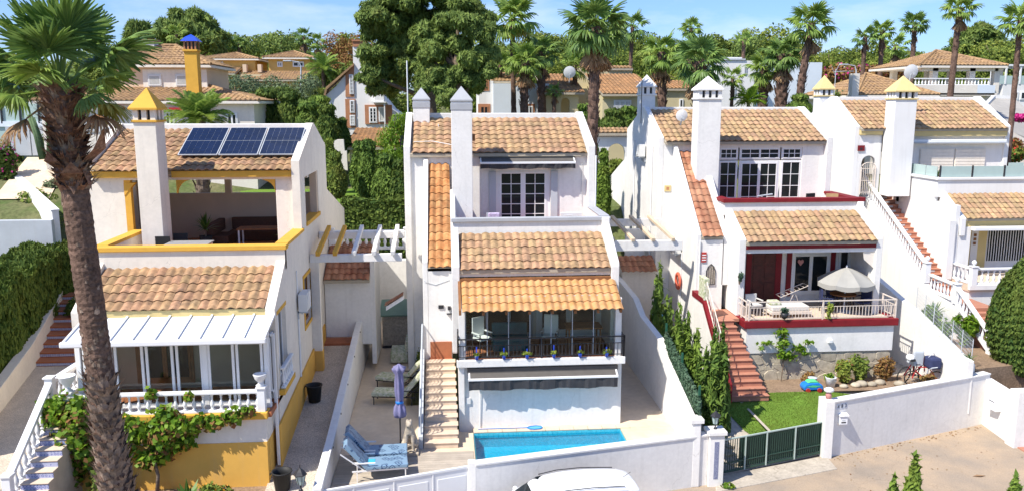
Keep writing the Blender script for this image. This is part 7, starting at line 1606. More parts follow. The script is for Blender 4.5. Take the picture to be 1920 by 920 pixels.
bms=[bootmesh(k) for k in range(4)]; bmr=[]
for k in range(3):
    b=bootmesh(k+9); b=b.copy(); b.materials.clear(); b.materials.append(M.bootr); bmr.append(b)
k=0; z=5.0
def boot(z,ang,sc,tilt,me,rr):
    a=axis(z); d=Vector((math.cos(ang),math.sin(ang),0)); inst(me,'leaf_base',BP,a+d*rr,(tilt,0,ang-math.pi/2),(sc,sc,sc))
nb_=0
while z<7.9:     # diamond pattern of old leaf bases on the lower trunk
    r=.215+.08*max(0,(7.9-z)/2.5)
    for j in range(9):
        ang=6.283*(j+.5*(nb_%2))/9+rgb.uniform(-.08,.08)
        if -3.6<((ang+math.pi)%6.283-math.pi)-0 and math.sin(ang)<.45:
            boot(z+rgb.uniform(-.03,.03),ang,rgb.uniform(.34,.44)*(1 if z<7.6 else 1.1),rgb.uniform(-.22,.02) if z<7.6 else rgb.uniform(-.4,.05),bms[rgb.randrange(4)],r*.9)
    z+=.135; nb_+=1
z=7.95
for q in range(70):   # frayed fibres on the middle trunk
    zz=rgb.uniform(7.9,11.2)**1.0; 
    if rgb.random()<.55: zz=rgb.uniform(7.9,8.8)
    ang=rgb.choice((rgb.uniform(2.6,3.6),rgb.uniform(-1.57-1.4,-1.57+1.4))); boot(zz,ang,rgb.uniform(.10,.20),rgb.uniform(0,.35),bms[rgb.randrange(4)],.21)
z=11.15; nb_=0
while z<12.75:    # split reddish leaf bases under the crown
    n_=12
    for j in range(n_):
        ang=6.283*(j+.5*(nb_%2))/n_+rgb.uniform(-.2,.2); f=(z-11.15)/1.6
        boot(z,ang,rgb.uniform(.38,.54)*(1-.05*f),rgb.uniform(-.8,-.1),bmr[rgb.randrange(3)] if rgb.random()<.75 else bms[1],(.19+.09*f)*.9)
    z+=.12; nb_+=1
# long dark red spathes hanging under the crown
for (ang,zz,l) in ((-.25,11.55,1.0),(-1.2,11.3,.5),(-2.0,11.5,.45)):
    a=axis(zz); d=Vector((math.cos(ang),math.sin(ang),0)); s=Vector((-d.y,d.x,0)); b=a+d*.24
    MB().add([b-s*.12,b+s*.12,b+d*.30*l+Vector((0,0,.25*l))+s*.16,b+d*.30*l+Vector((0,0,.25*l))-s*.16,b+d*.42*l+Vector((0,0,.62*l)),b+d*.10+Vector((0,0,-.45*l))],[(0,1,2,3),(3,2,4),(0,5,1)]).build('spathe',M.bootr,BP,fix=False)
# crown: fans on long stalks
rgf=random.Random(5); C0=TOP+Vector((0,0,.06))
fr=[]
for i in range(22):
    u=(i+.5)/22; el=88-u**.9*88+rgf.uniform(-7,7); az=i*137.5+rgf.uniform(-16,16); fr.append((el,az,u))
for el,az,u in fr:
    dr=.5 if el>45 else (1.0 if el>12 else 1.6); mm=M.palmd if rgf.random()<.55 else M.palm
    if el<2 and rgf.random()<.5: mm=M.palmy
    dr*=1.25
    me=fan(mm,dr,44,Lp=1.25,r=1.0,spread=118,seed=int(u*10)%3,wd=1.5); k=rgf.uniform(.66,.82)*(1 if el>40 else (.82 if el>18 else .66))
    inst(me,'frond',BP,C0+Vector((0,0,-.10*u)),(R(rgf.uniform(-20,20)),-R(el),R(az)),(k,k,k))
for az,el in ((-10,-18),(-150,-25)):
    inst(fan(M.dead,1.5,26,Lp=1.0,r=1.0,spread=80,seed=4,wd=.7),'dead_frond',BP,C0+Vector((0,0,-.15)),(0,-R(el),R(az)),(.62,.62,.62))
# lantern, pipes, and the parked car
def car():
    t=thing('parked_car',(3.3,20.38,1.0),'white parked hatchback seen from above at the bottom of the picture','car')
    t.rotation_euler=(0,0,.10)
    X=lambda a:.50+a*1.13
    # body sections along x: (x, half width, z low, z belt)
    secs=[(0,.62,.38,.62),(.12,.80,.25,.72),(.6,.88,.22,.84),(1.15,.89,.22,.93),(2.0,.90,.22,.96),(3.2,.90,.22,.98),(3.95,.87,.24,1.0),(4.2,.80,.30,.98),(4.28,.62,.42,.9)]
    rs=[]
    for (a,w_,zl,zh) in secs:
        rs.append([(X(a),20.38+s*w_*f,1.0+zl+(zh-zl)*g) for s,f,g in ((-1,.92,0),(-1,1,.35),(-1,.99,.75),(-1,.90,1),(1,.90,1),(1,.99,.75),(1,1,.35),(1,.92,0))])
    b=MB().rings(rs).build('body',M.carp,t,smooth=True); md=b.modifiers.new('s','SUBSURF'); md.levels=2; md.render_levels=2
    # greenhouse glass and roof
    g=[]
    for (a,w_,z) in ((.98,.76,.93),(1.70,.62,1.50),(2.6,.66,1.58),(3.6,.63,1.54),(4.10,.66,1.06)): g.append((a,w_,z))
    m=MB(); rs=[[(X(a),20.38+s*w_,1.0+zz) for s,w_,zz in ((-1,.80,.90),(-1,w_,z),(1,w_,z),(1,.80,.90))] for a,w_,z in g]
    m.rings(rs); m.build('windows',M.glassd,t,smooth=False,bevel=.03)
    rs=[[(X(a),20.38+y,1.0+z+.02-.05*(y/.62)**2) for y in [-w_+2*w_*i/8 for i in range(9)]] for a,w_,z in ((1.45,.60,1.40),(1.75,.66,1.535),(2.2,.69,1.61),(2.7,.70,1.635),(3.3,.69,1.615),(3.75,.66,1.56),(4.0,.60,1.46))]
    v=[p for r_ in rs for p in r_]; f=[(k*9+i,k*9+i+1,(k+1)*9+i+1,(k+1)*9+i) for k in range(6) for i in range(8)]
    v2=[(p[0],p[1],p[2]-.05) for p in v]; n=len(v); f2=[tuple(j+n for j in q[::-1]) for q in f]
    ed=[]; 
    for i in range(8): ed+= [(i,i+n,i+1+n,i+1),(54+i,55+i,55+i+n,54+i+n)]
    for k in range(6): ed+=[(k*9,(k+1)*9,(k+1)*9+n,k*9+n),(k*9+8,k*9+8+n,(k+1)*9+8+n,(k+1)*9+8)]
    o=MB().add(v+v2,f+f2+ed).build('roof',M.carp,t,smooth=True); md=o.modifiers.new('s','SUBSURF'); md.levels=1; md.render_levels=2
    for s in (-1,1):
        MB().tube([(X(1.75),20.38+s*.60,2.56),(X(2.2),20.38+s*.62,2.635),(X(2.8),20.38+s*.62,2.65),(X(3.6),20.38+s*.58,2.60)],.014,5).build('roof_rail',M.dark,t)
        MB().bar((X(1.0),20.38+s*.77,1.94),(X(1.74),20.38+s*.61,2.43),.06,.05).build('pillar',M.carp,t); MB().bar((X(4.05),20.38+s*.67,2.02),(X(3.7),20.38+s*.60,2.5),.10,.06).build('pillar',M.carp,t); MB().bar((X(2.5),20.38+s*.80,1.92),(X(2.5),20.38+s*.65,2.48),.07,.04).build('pillar',M.dark,t)
        MB().ell((X(1.25),20.38+s*.99,2.0),(.08,.11,.07),8,6).build('wing_mirror',M.carp,t,smooth=True)
        MB().box(X(.03),X(.12),20.38+s*.55-.15,20.38+s*.55+.15,1.58,1.72).build('headlight',M.frost,t,bevel=.03); MB().box(X(4.22),X(4.29),20.38+s*.62-.12,20.38+s*.62+.1,1.65,1.92).build('tail_light',MATS['red_sign'],t,bevel=.03)
        for a in (.80,3.42):
            m=MB().lathe(0,0,[(.20,-.09),(.31,-.10),(.33,-.07),(.33,.07),(.31,.10),(.20,.09)],20); wl=MB().add([(X(a)+p[0],20.38+s*.82+p[2],1.33+p[1]) for p in m.v],m.f).build('wheel',M.rubber,t,smooth=True)
            m=MB().lathe(0,0,[(.20,-.095),(.20,.095)],14); MB().add([(X(a)+p[0],20.38+s*.825+p[2],1.33+p[1]) for p in m.v],m.f).build('rim',M.galv,wl)
        MB().box(X(2.3),X(2.45),20.38+s*.895-.01,20.38+s*.895+.01,1.78,1.81).build('door_handle',M.carp,t)
    MB().tube([(X(3.7),20.38,2.56),(X(3.9),20.38,2.7)],.008,4).build('antenna',M.dark,t)
car()
# ======== background houses ========
def gz(y):
    pr=[(38.6,.9),(40.3,5.3),(42.5,7.2),(52,7.9),(60,9.4),(80,11.2),(110,13.2),(160,14.5),(400,16),(2600,20)]
    for (a,za),(b,zb) in zip(pr,pr[1:]):
        if a<=y<=b: return za+(zb-za)*(y-a)/(b-a)
    return .9
def hiproof(parent,x0,x1,y0,y1,ze,zr,over=.35,mt=None,pitch=.28,name='roof',rw=None):
    mt=mt or M.fartile; x0-=over;x1+=over;y0-=over;y1+=over; ym=(y0+y1)/2; h=min((y1-y0)/2,(x1-x0)/2)*.98; rx0=x0+h;rx1=x1-h
    base=MB().box(x0,x1,y0,y1,ze-.14,ze).build('eaves',M.farol if 0 else M.cream,parent)
    core=MB().add([(x0,y0,ze),(x1,y0,ze),(x1,y1,ze),(x0,y1,ze),(rx0,ym,zr),(rx1,ym,zr)],[(0,1,5,4),(1,2,5),(2,3,4,5),(3,0,4),(0,3,2,1)]).build(name,M.mortar,parent,fix=False)
    t=MB(); tileplane(t,(x0,y0,ze+.03),(x1,y0,ze+.03),(rx0,ym,zr+.03),(rx1,ym,zr+.03),pitch); tileplane(t,(x0,y1,ze+.03),(x0,y0,ze+.03),(rx0,ym,zr+.03),(rx0,ym,zr+.03),pitch); tileplane(t,(x1,y0,ze+.03),(x1,y1,ze+.03),(rx1,ym,zr+.03),(rx1,ym,zr+.03),pitch)
    ridge(t,(x0,y0,ze+.06),(rx0,ym,zr+.1)); ridge(t,(x1,y0,ze+.06),(rx1,ym,zr+.1)); ridge(t,(rx0,ym,zr+.1),(rx1,ym,zr+.1))
    o=t.build('roof_tiles',mt,core,fix=False); tag(o,kind='stuff'); return core
def shed_roof(parent,x0,x1,y0,y1,z0,z1,mt=None,pitch=.28,name='roof'):
    """single slope from front (y0,z0) to back (y1,z1)"""
    core=MB().px([(y0,z0),(y1,z1),(y1,z1-.14),(y0,z0-.14)],x0,x1).build(name,M.mortar,parent); t=MB(); tileplane(t,(x0,y0,z0+.02),(x1,y0,z0+.02),(x0,y1,z1+.02),(x1,y1,z1+.02),pitch)
    tag(t.build('roof_tiles',mt or M.fartile,core,fix=False),kind='stuff'); return core
def wx(px_,py_,Y): return at(px_,py_,Y).x
def wz(px_,py_,Y): return at(px_,py_,Y).z
def win_px(parent,a,b,t_,bt,Y,leaves=2,fm=None,gm=None,surround=None,name='window',cols=1,rows=0,d=0,fw=.05):
    x0,x1=wx(a,(t_+bt)/2,Y),wx(b,(t_+bt)/2,Y); z1,z0=wz((a+b)/2,t_,Y),wz((a+b)/2,bt,Y)
    if surround:
        s=.14; MB().box(x0-s,x1+s,Y-.04,Y-.004,z0-s,z0).box(x0-s,x1+s,Y-.04,Y-.004,z1,z1+s).box(x0-s,x0,Y-.04,Y-.004,z0,z1).box(x1,x1+s,Y-.04,Y-.004,z0,z1).build('window_surround',surround,parent)
    return window(parent,Pl('-y',Y),x0,x1,z0,z1,leaves,cols,rows,fm or M.pvc,gm or M.glassd,fw,-.07+d,name)
# --- big peach villa behind the solar panels
Y=48.; x0,x1=wx(80,240,Y),wx(478,240,Y); g=8.0; ze=wz(300,190,Y-.4)
vA=thing('villa',((x0+x1)/2,Y+4,g),'peach two storey villa with hipped tile roofs and yellow chimney behind the solar panels','house')
MB().box(x0,x1,Y,Y+7,g-2,ze-.1).build('wall',M.cream,vA); hiproof(vA,x0,x1,Y,Y+7,ze,wz(330,163,Y+3.5),.4)
Yu=51.; u0,u1=wx(205,150,Yu),wx(388,150,Yu); zu=wz(300,122,Yu-.4)
MB().box(u0,u1,Yu,Yu+5,ze,zu-.1).build('upper_wall',M.farwall,vA); hiproof(vA,u0,u1,Yu,Yu+5,zu,wz(290,88,Yu+2.5),.4,name='upper_roof')
MB().box(wx(268,140,Yu),wx(388,140,Yu),Yu-.05,Yu-.003,ze+.3,zu-.25).build('pale_band',M.cream,vA)
for a,b in ((278,303),(330,353)): 
    s=win_px(vA,a,b,140,162,Yu-.05,1,M.pvc,M.curtain); 
    for k in range(9): zz=wz(290,161-k*2.3,Yu); MB().box(wx(a+1,150,Yu),wx(b-1,150,Yu),Yu-.13,Yu-.11,zz,zz+.055).build('blind_slat',M.curtain,s)
for a,b,t_,bt in ((160,188,220,247),(425,446,212,238),(310,328,208,235),(196,208,238,262),(395,404,212,226)): win_px(vA,a,b,t_,bt,Y-.0,2 if b-a>15 else 1,M.pvc,M.glassd,fw=.06)
MB().box(wx(118,200,Y),wx(150,200,Y),Y-.1,Y,wz(130,260,Y),wz(130,215,Y)).build('side_panel',M.farb,vA)
for a,b in ((205,235),(322,394)): MB().box(wx(a,205,Y),wx(b,205,Y),Y-.5,Y-.02,wz(a,208,Y),wz(a,202,Y)).build('red_awning_case',MATS['red_sign'],vA)
cx=wx(361,120,Y+.8); c=MB().box(cx-.34,cx+.34,Y+.5,Y+1.15,ze,wz(361,97,Y+.8)).build('chimney',M.yellow,vA)
zc=wz(361,97,Y+.8); MB().box(cx-.40,cx+.40,Y+.42,Y+1.22,zc,zc+.1).build('chimney_ledge',M.yellow,c); 
for k in range(4): 
    for yy in (Y+.47,Y+1.1): MB().box(cx-.34+k*.2,cx-.26+k*.2,yy,yy+.08,zc+.1,zc+.55).build('vent_post',M.brick,c)
MB().box(cx-.25,cx+.25,Y+.56,Y+1.05,zc+.1,zc+.52).build('flue',M.dark,c)
MB().add([(cx-.48,Y+.35,zc+.55),(cx+.48,Y+.35,zc+.55),(cx+.48,Y+1.3,zc+.55),(cx-.48,Y+1.3,zc+.55),(cx-.25,Y+.6,zc+.8),(cx+.25,Y+.6,zc+.8),(cx+.25,Y+1.05,zc+.8),(cx-.25,Y+1.05,zc+.8),(cx,Y+.83,zc+.95)],[(0,1,5,4),(1,2,6,5),(2,3,7,6),(3,0,4,7),(4,5,8),(5,6,8),(6,7,8),(7,4,8),(0,3,2,1)]).build('chimney_cap',M.blue,c,fix=False)
c=MB().box(wx(268,100,Yu+2),wx(290,100,Yu+2),Yu+2,Yu+2.8,zu+1,wz(280,78,Yu+2)).build('chimney',M.farw,vA); MB().box(wx(266,78,Yu+2),wx(292,78,Yu+2),Yu+1.9,Yu+2.9,wz(280,78,Yu+2),wz(280,74,Yu+2)).build('chimney_cap',M.fartile,c)
# lawn, palm and things seen through the terrace
hz_=[(-16,42.6,7.24),(2.6,42.6,7.24),(2.6,47.9,7.72),(-16,47.9,7.72)]
sheet('rear_lawn',hz_,M.grass)
sheet('terracotta_terrace',[(-16,42.8,7.3),(-9.3,42.8,7.3),(-9.8,46,7.6),(-16,46,7.6)],M.terra)
a_=at(372,222,41.5); palm((a_.x,a_.y,a_.z),6.6,1.75,.30,'feather palm with arching fronds just behind the solar panel roof',3,30,0,M.palm,kind='feather',boots=.9,name='date_palm',low=-10,group=None,trunkm=M.bark)
hedge('hedge',M.hedge,wx(642,400,40),wx(775,400,40),39.6,41,4.9,wz(700,374,40),9000,.14,101,'low dark clipped hedge between the two villas beyond the pergola')
a_=at(425,350,44); spiky((a_.x,a_.y,7.3),1.1,60,'tuft of bright ornamental grass on the lawn behind the terrace',9,mt=M.vine,name='ornamental_grass',w=.02,up=70)
# two sunny yellow houses
def yhouse(x0p,x1p,ye,yr,yb,Y,label,wins,mt=None,rm=None,dep=6):
    x0,x1=wx(x0p,ye,Y),wx(x1p,ye,Y); ze=wz((x0p+x1p)/2,ye,Y); t=thing('villa',((x0+x1)/2,Y+dep/2,gz(Y)),label,'house'); MB().box(x0,x1,Y,Y+dep,min(gz(Y),wz(x0p,yb,Y))-1.5,ze-.1).build('wall',mt or M.fary,t)
    hiproof(t,x0,x1,Y,Y+dep,ze,wz((x0p+x1p)/2,yr,Y+dep/2),.5,rm,.34)
    for a,b,t_,bt in wins: win_px(t,a,b,t_,bt,Y,2 if b-a>9 else 1,M.pvc,M.glassd,None,fw=.07)
    return t
h=yhouse(381,478,111,101,160,88.,'sunny yellow house with hipped roof left of its twin',[(403,419,116,128),(458,470,143,155)])
shed_roof(h,wx(376,140,86),wx(445,140,86),85,88,wz(400,138,85),wz(400,127,88)) ; MB().box(wx(376,150,86),wx(445,150,86),86,88,gz(88)-2,wz(400,139,86)).build('porch_wall',M.fary,h)
h=yhouse(503,581,109,98,160,88.,'sunny yellow house with hipped roof right of its twin',[(520,530,116,126),(549,570,116,126),(566,577,146,156)])
shed_roof(h,wx(443,140,86),wx(577,140,86),85,88,wz(500,150,85),wz(500,134,88)); MB().box(wx(446,150,86),wx(577,150,86),86,88,gz(88)-2,wz(500,151,86)).build('porch_wall',M.fary,h)
MB().box(wx(452,150,86),wx(492,150,86),85.95,86.0,wz(470,162,86),wz(470,140,86)).build('entrance_wall',M.farol,h); MB().box(wx(489,150,86),wx(500,150,86),85.9,85.95,wz(495,160,86),wz(495,142,86)).build('door',M.brick,h)
for a in (455,483): c=MB().box(wx(a,130,87),wx(a+7,130,87),87,87.8,wz(a,136,87),wz(a,121,87)).build('chimney',M.farwall,h)
# white modern gable house
Y=62.; t=thing('villa',(at(670,200,Y).x,Y,9),'white modern house with steep asymmetric gable, salmon window strip and tall chimney','house')
gp=[(612,246),(610,180),(630,162),(664,122),(668,104),(682,104),(684,140),(735,205),(750,215),(750,250),(690,254),(640,253)]
P=[(at(a,b,Y).x,at(a,b,Y).z) for a,b in gp]; MB().py(P,Y,Y+6).build('wall',M.farw,t)
MB().py([(at(a,b,Y).x,at(a,b,Y).z) for a,b in ((608,178),(613,163),(664,119),(664,123),(614,168),(611,180))],Y-.3,Y+1.5).build('roof_edge',M.fartile,t)
MB().py([(at(a,b,Y).x,at(a,b,Y).z) for a,b in ((648,135),(664,122),(664,182),(648,182))],Y-.06,Y-.004).build('salmon_panel',M.brick,t); MB().box(wx(648,210,Y),wx(667,210,Y),Y-.06,Y-.004,wz(655,240,Y),wz(655,186,Y)).build('salmon_panel',M.brick,t)
win_px(t,655,663,140,177,Y-.06,1,M.pvc,M.glassd,cols=2,rows=5,fw=.05); win_px(t,656,665,188,212,Y-.06,1,M.pvc,M.glassd,cols=2,rows=3,fw=.05); win_px(t,656,666,216,236,Y-.06,1,M.pvc,M.curtain,cols=2,rows=3,fw=.05)
c=MB().box(wx(663,95,Y+.5),wx(682,95,Y+.5),Y-.05,Y+1,wz(670,140,Y),wz(670,88,Y)).build('chimney',M.farw,t); MB().box(wx(662,85,Y),wx(684,85,Y),Y-.12,Y+1.1,wz(670,88,Y),wz(670,78,Y)).build('chimney_pot',M.brick,c); MB().box(wx(660,85,Y),wx(686,85,Y),Y-.2,Y+1.15,wz(670,78,Y),wz(670,75,Y)).build('chimney_cap',M.brick,c)
MB().box(wx(684,200,Y),wx(735,200,Y),Y-.08,Y-.004,wz(700,233,Y),wz(700,197,Y)).build('salmon_surround',M.brick,t); win_px(t,692,707,201,231,Y-.08,2,M.pvc,M.glassd,cols=1,rows=4,fw=.06); win_px(t,710,722,201,229,Y-.08,1,M.pvc,M.curtain,fw=.05)
MB().box(wx(705,190,Y),wx(722,190,Y),Y-1.2,Y,wz(710,192,Y),wz(710,178,Y)).build('balcony',M.farw,t); MB().box(wx(700,190,Y),wx(726,190,Y),Y-1.3,Y,wz(710,193,Y),wz(710,191,Y)).build('balcony_slab',M.farw,t)
MB().box(wx(722,200,Y),wx(724,200,Y),Y-1.2,Y-1.1,wz(722,245,Y),wz(722,192,Y)).build('balcony_post',M.farw,t)
# lower tiled roof left of the pool villa, with a flue
Y=50.; t=thing('outbuilding',(at(710,260,Y).x,Y,8),'low building with a weathered clay roof and black flue left of the pool villa','outbuilding')
x0,x1=wx(655,275,Y),wx(775,275,Y); MB().box(x0,x1,Y,Y+6,7,wz(700,276,Y)-.1).build('wall',M.farol,t)
shed_roof(t,x0-.2,x1+.3,Y-.3,Y+6,wz(700,277,Y-.3),wz(700,241,Y+6),M.tile1 and mat('old_clay_tile',(.45,.25,.12),.9,.4,1.5,.3,20,.1,col2=(.26,.16,.09),fine=(4,.2)))
MB().tube([(wx(753,280,Y-.5),Y-.5,wz(753,285,Y)),(wx(753,252,Y-.5),Y-.5,wz(753,254,Y))],.09,8).build('flue',M.dark,t)
t=thing('garden_wall',(at(640,270,46).x,46,8),'cream stepped garden wall behind the cream villa gable','wall'); Y=46.
MB().py([(at(a,b,Y).x,at(a,b,Y).z) for a,b in ((596,310),(596,262),(612,270),(632,262),(644,262),(646,283),(650,283),(652,320))],Y,Y+.3).build('wall',M.farwall if 0 else M.cream,t)
sheet('tiled_path',[(wx(640,330,45),45,7.45),(wx(652,330,45),45,7.45),(wx(700,352,43.2),43.2,7.35),(wx(660,345,43.2),43.2,7.35)],M.terra)
# blue white boxy house
Y=60.; t=thing('villa',(at(960,180,Y).x,Y,9),'boxy white house with salmon window trims behind the pool villa roof','house')
MB().box(wx(898,180,Y),wx(925,180,Y),Y,Y+5,8,wz(900,152,Y)).build('wall',M.farw,t); MB().box(wx(925,180,Y-.6),wx(1030,180,Y-.6),Y-.6,Y+5,8,wz(960,157,Y-.6)).build('wall',M.farb,t)
shed_roof(t,wx(920,150,Y+1),wx(980,150,Y+1),Y+.5,Y+4,wz(950,153,Y+.5),wz(950,137,Y+4)); win_px(t,903,914,153,167,Y,1,M.brick,M.glassd,M.brick); win_px(t,900,916,199,216,Y,2,M.brick,M.glassd,M.brick); win_px(t,985,999,199,216,Y-.6,2,M.pvc,M.glassd,M.brick)
MB().box(wx(1028,190,Y),wx(1040,190,Y),Y-.3,Y-.1,8.5,wz(1034,196,Y)).build('arched_recess',M.galv,t); MB().box(wx(960,130,Y+2),wx(967,130,Y+2),Y+2,Y+2.4,wz(960,155,Y+2),wz(960,130,Y+2)).build('chimney',M.farw,t)
# olive beige villa with arches
Y=58.; t=thing('villa',(at(1100,180,Y).x,Y,9),'low olive beige villa with brown tile roofs and an arched porch','house')
x0,x1=wx(1022,180,Y),wx(1180,180,Y); ax=[(wx(1052,195,Y),wx(1068,195,Y))]
m=MB(); archwall(m,x0,wx(1085,190,Y),7.5,wz(1050,170,Y),Y,Y+.3,ax[0][0],ax[0][1],7.5,wz(1060,192,Y)); m.build('porch_wall',M.farol,t); MB().box(x0,wx(1150,180,Y),Y+2.2,Y+7,7.5,wz(1050,165,Y)).build('wall',M.farol,t)
shed_roof(t,wx(1020,172,Y),wx(1095,172,Y),Y-.4,Y+6,wz(1050,174,Y-.4),wz(1050,140,Y+6),MATS['old_clay_tile']); shed_roof(t,wx(1128,172,Y-2),wx(1235,172,Y-2),Y-2.4,Y+5,wz(1180,177,Y-2.4),wz(1180,140,Y+5),MATS['old_clay_tile'])
MB().box(wx(1082,160,Y+6),wx(1185,160,Y+6),Y+6,Y+7,8,wz(1130,128,Y+6)).build('high_wall',M.farol,t); shed_roof(t,wx(1140,126,Y+6),wx(1186,126,Y+6),Y+5.8,Y+7,wz(1160,129,Y+6),wz(1160,124,Y+6.5))
MB().box(wx(1130,190,Y-2),wx(1235,190,Y-2),Y-2,Y+4,7.5,wz(1160,178,Y-2)).build('wall',M.pale if 0 else M.farol,t); MB().box(wx(1130,180,Y-2),wx(1180,180,Y-2),Y-2.1,Y-2.0,wz(1150,186,Y-2),wz(1150,179,Y-2)).build('yellow_frieze',M.pale,t)
win_px(t,1151,1183,188,208,Y-2,3,M.pvc,M.curtain,None,cols=3,rows=1,fw=.06)
k0,k1=wx(1151,200,Y-2.1),wx(1183,200,Y-2.1)
for k in range(14): xx=k0+(k1-k0)*k/13; MB().box(xx-.015,xx+.015,Y-2.16,Y-2.13,wz(1160,208,Y-2),wz(1160,188,Y-2)).build('window_bar',M.wmetal,t)
win_px(t,1104,1109,188,200,Y,1,M.brick,M.glassd); win_px(t,1273,1280,185,200,Y+.0,1,M.dark,M.glassd) if 0 else None
MB().box(wx(1232,190,Y),wx(1300,190,Y),Y,Y+4,8,wz(1260,166,Y)).build('side_wing',M.farol,t); win_px(t,1273,1281,186,203,Y,1,M.pvc,M.glassd)
shed_roof(t,wx(1225,166,Y),wx(1302,166,Y),Y-.2,Y+3.5,wz(1260,167,Y),wz(1260,152,Y+3),MATS['old_clay_tile'])
dish(tuple(at(1068,136,57)),.42,'large white satellite dish above the olive beige villa',.2)
# white arched garden wall with tile coping
Y=45.; t=thing('arched_wall',(at(1155,270,Y).x,Y,6),'white garden wall with round arch and tiled coping right of the pool villa','wall')
m=MB(); archwall(m,wx(1088,260,Y),wx(1215,260,Y),5,wz(1150,252,Y),Y,Y+.35,wx(1139,285,Y),wx(1173,285,Y),5,wz(1156,287,Y)); m.build('wall',M.farw,t)
shed_roof(t,wx(1085,250,Y),wx(1218,250,Y),Y-.25,Y+.6,wz(1150,250,Y),wz(1150,241,Y+.4),pitch=.24)
for k in range(40): xx=wx(1088,253,Y)+k*.095; MB().box(xx,xx+.045,Y-.12,Y,wz(1150,256,Y),wz(1150,251,Y)).build('dentil',M.brick,t)
# pale modern building
Y=72.; t=thing('villa',(at(1440,150,Y).x,Y,10),'flat roofed pale modern house with small square windows behind the palms','house')
MB().box(wx(1345,150,Y),wx(1540,150,Y),Y,Y+8,9,wz(1440,117,Y)).build('wall',M.farb,t); MB().box(wx(1343,150,Y-1.5),wx(1415,150,Y-1.5),Y-1.5,Y,9,wz(1380,114,Y-1.5)).build('wing',M.farw,t)
MB().box(wx(1356,112,Y),wx(1395,112,Y),Y+.5,Y+4,wz(1370,116,Y),wz(1370,107,Y)).build('roof_room',M.farw,t); MB().box(wx(1340,115,Y-1.6),wx(1398,115,Y-1.6),Y-1.6,Y+3,wz(1370,115,Y),wz(1370,112,Y)).build('roof_slab',M.galv,t)
for a,b,t_,bt in ((1494,1500,139,151),(1515,1520,175,181),(1462,1467,140,150),(1371,1379,165,185),(1395,1400,125,140)): win_px(t,a,b,t_,bt,Y-(1.5 if a<1410 else 0),1,M.galv,M.glassd)
MB().box(wx(1310,190,Y-4),wx(1345,190,Y-4),Y-4,Y,9,wz(1330,158,Y-4)).build('annex',M.farw,t) if 0 else None
# glass strip building and bougainvillea far right centre
Y=95.; t=thing('long_building',(at(1620,130,Y).x,Y,12),'long low white building with window band beyond the palms','building'); MB().box(wx(1573,130,Y),wx(1672,130,Y),Y,Y+6,11,wz(1620,124,Y)).build('wall',M.farw,t); MB().box(wx(1575,130,Y),wx(1640,130,Y),Y-.05,Y,wz(1600,133,Y),wz(1600,128,Y)).build('window_band',M.glassd,t)
for k in range(10): xx=wx(1576+k*6.5,130,Y); MB().box(xx,xx+.08,Y-.08,Y,wz(1600,134,Y),wz(1600,127,Y)).build('mullion',M.farw,t)
# pavilion villa at the upper right
Y=56.; t=thing('villa',(at(1790,150,Y).x,Y+3,9),'beige villa with open hipped roof pavilion and white balustrade at the upper right','house')
g=8.5; x0,x1=wx(1722,180,Y),wx(1870,180,Y)
MB().box(x0,x1,Y,Y+6,g,wz(1790,176,Y)).build('wall',M.farol if 0 else M.cream,t); zf=wz(1790,176,Y)
MB().box(x0-.5,x1+.3,Y-1.0,Y+6,zf,zf+.85-.0).build('balcony_front',M.cream,t) if 0 else MB().box(wx(1700,176,Y-1),wx(1832,176,Y-1),Y-1,Y-.8,zf-.1,wz(1790,160,Y-1)).build('balcony_front',M.cream,t)
MB().box(wx(1700,176,Y-1),wx(1870,176,Y-1),Y-1,Y+6,zf-.15,zf+.02).build('balcony_floor',M.cream,t)
zb=wz(1790,160,Y-1); balustrade(t,(wx(1715,155,Y-1),Y-.9,zb),(wx(1858,155,Y-1),Y-.9,zb),.42+.05,.24,.06,M.wmetal,.05,.07,posts=False,railw=.12)
MB().box(wx(1832,176,Y-1),wx(1865,176,Y-1),Y-1,Y-.8,zf-.1,zb).build('balcony_front',M.farb,t)
ze=wz(1790,124,Y-.8)
for a in (1737,1806,1852): 
    for yy in (Y-.7,Y+4.5): MB().box(wx(a,150,Y),wx(a+10,150,Y),yy,yy+.4,zf,ze).build('pillar',M.cream,t)
hiproof(t,wx(1728,120,Y-.7),wx(1874,120,Y-.7),Y-.7,Y+5.3,ze,wz(1795,98,Y+2.3),.4)
MB().box(wx(1730,120,Y-.7),wx(1873,120,Y-.7),Y-.7,Y-.4,ze-.35,ze-.1).build('lintel',M.cream,t)
for a in (1820,1836): lounge_chair(wx(a,150,Y+1),Y+1,zf+.02,.3,('pale blue chair left under the far pavilion roof' if a<1830 else 'pale blue chair right under the far pavilion roof'),M.frost,'chairs in the far pavilion')
Yp=52.; p=thing('outbuilding',(at(1660,170,Yp).x,Yp,9),'low building with sprawling hipped tile roof left of the pavilion villa','outbuilding'); x0,x1=wx(1612,182,Yp),wx(1745,182,Yp)
MB().box(x0,x1,Yp,Yp+8,8,wz(1680,182,Yp)-.1).build('wall',M.cream,p); hiproof(p,x0,x1,Yp,Yp+8,wz(1680,179,Yp-.4),wz(1680,141,Yp+4),.4,M.fartile); MB().box(wx(1598,160,Yp-1),wx(1611,160,Yp-1),Yp-1,Yp-.5,8,wz(1605,138,Yp-1)).build('chimney',M.cream,p)
win_px(p,1626,1634,184,190,Yp,1,M.pvc,M.glassd) 
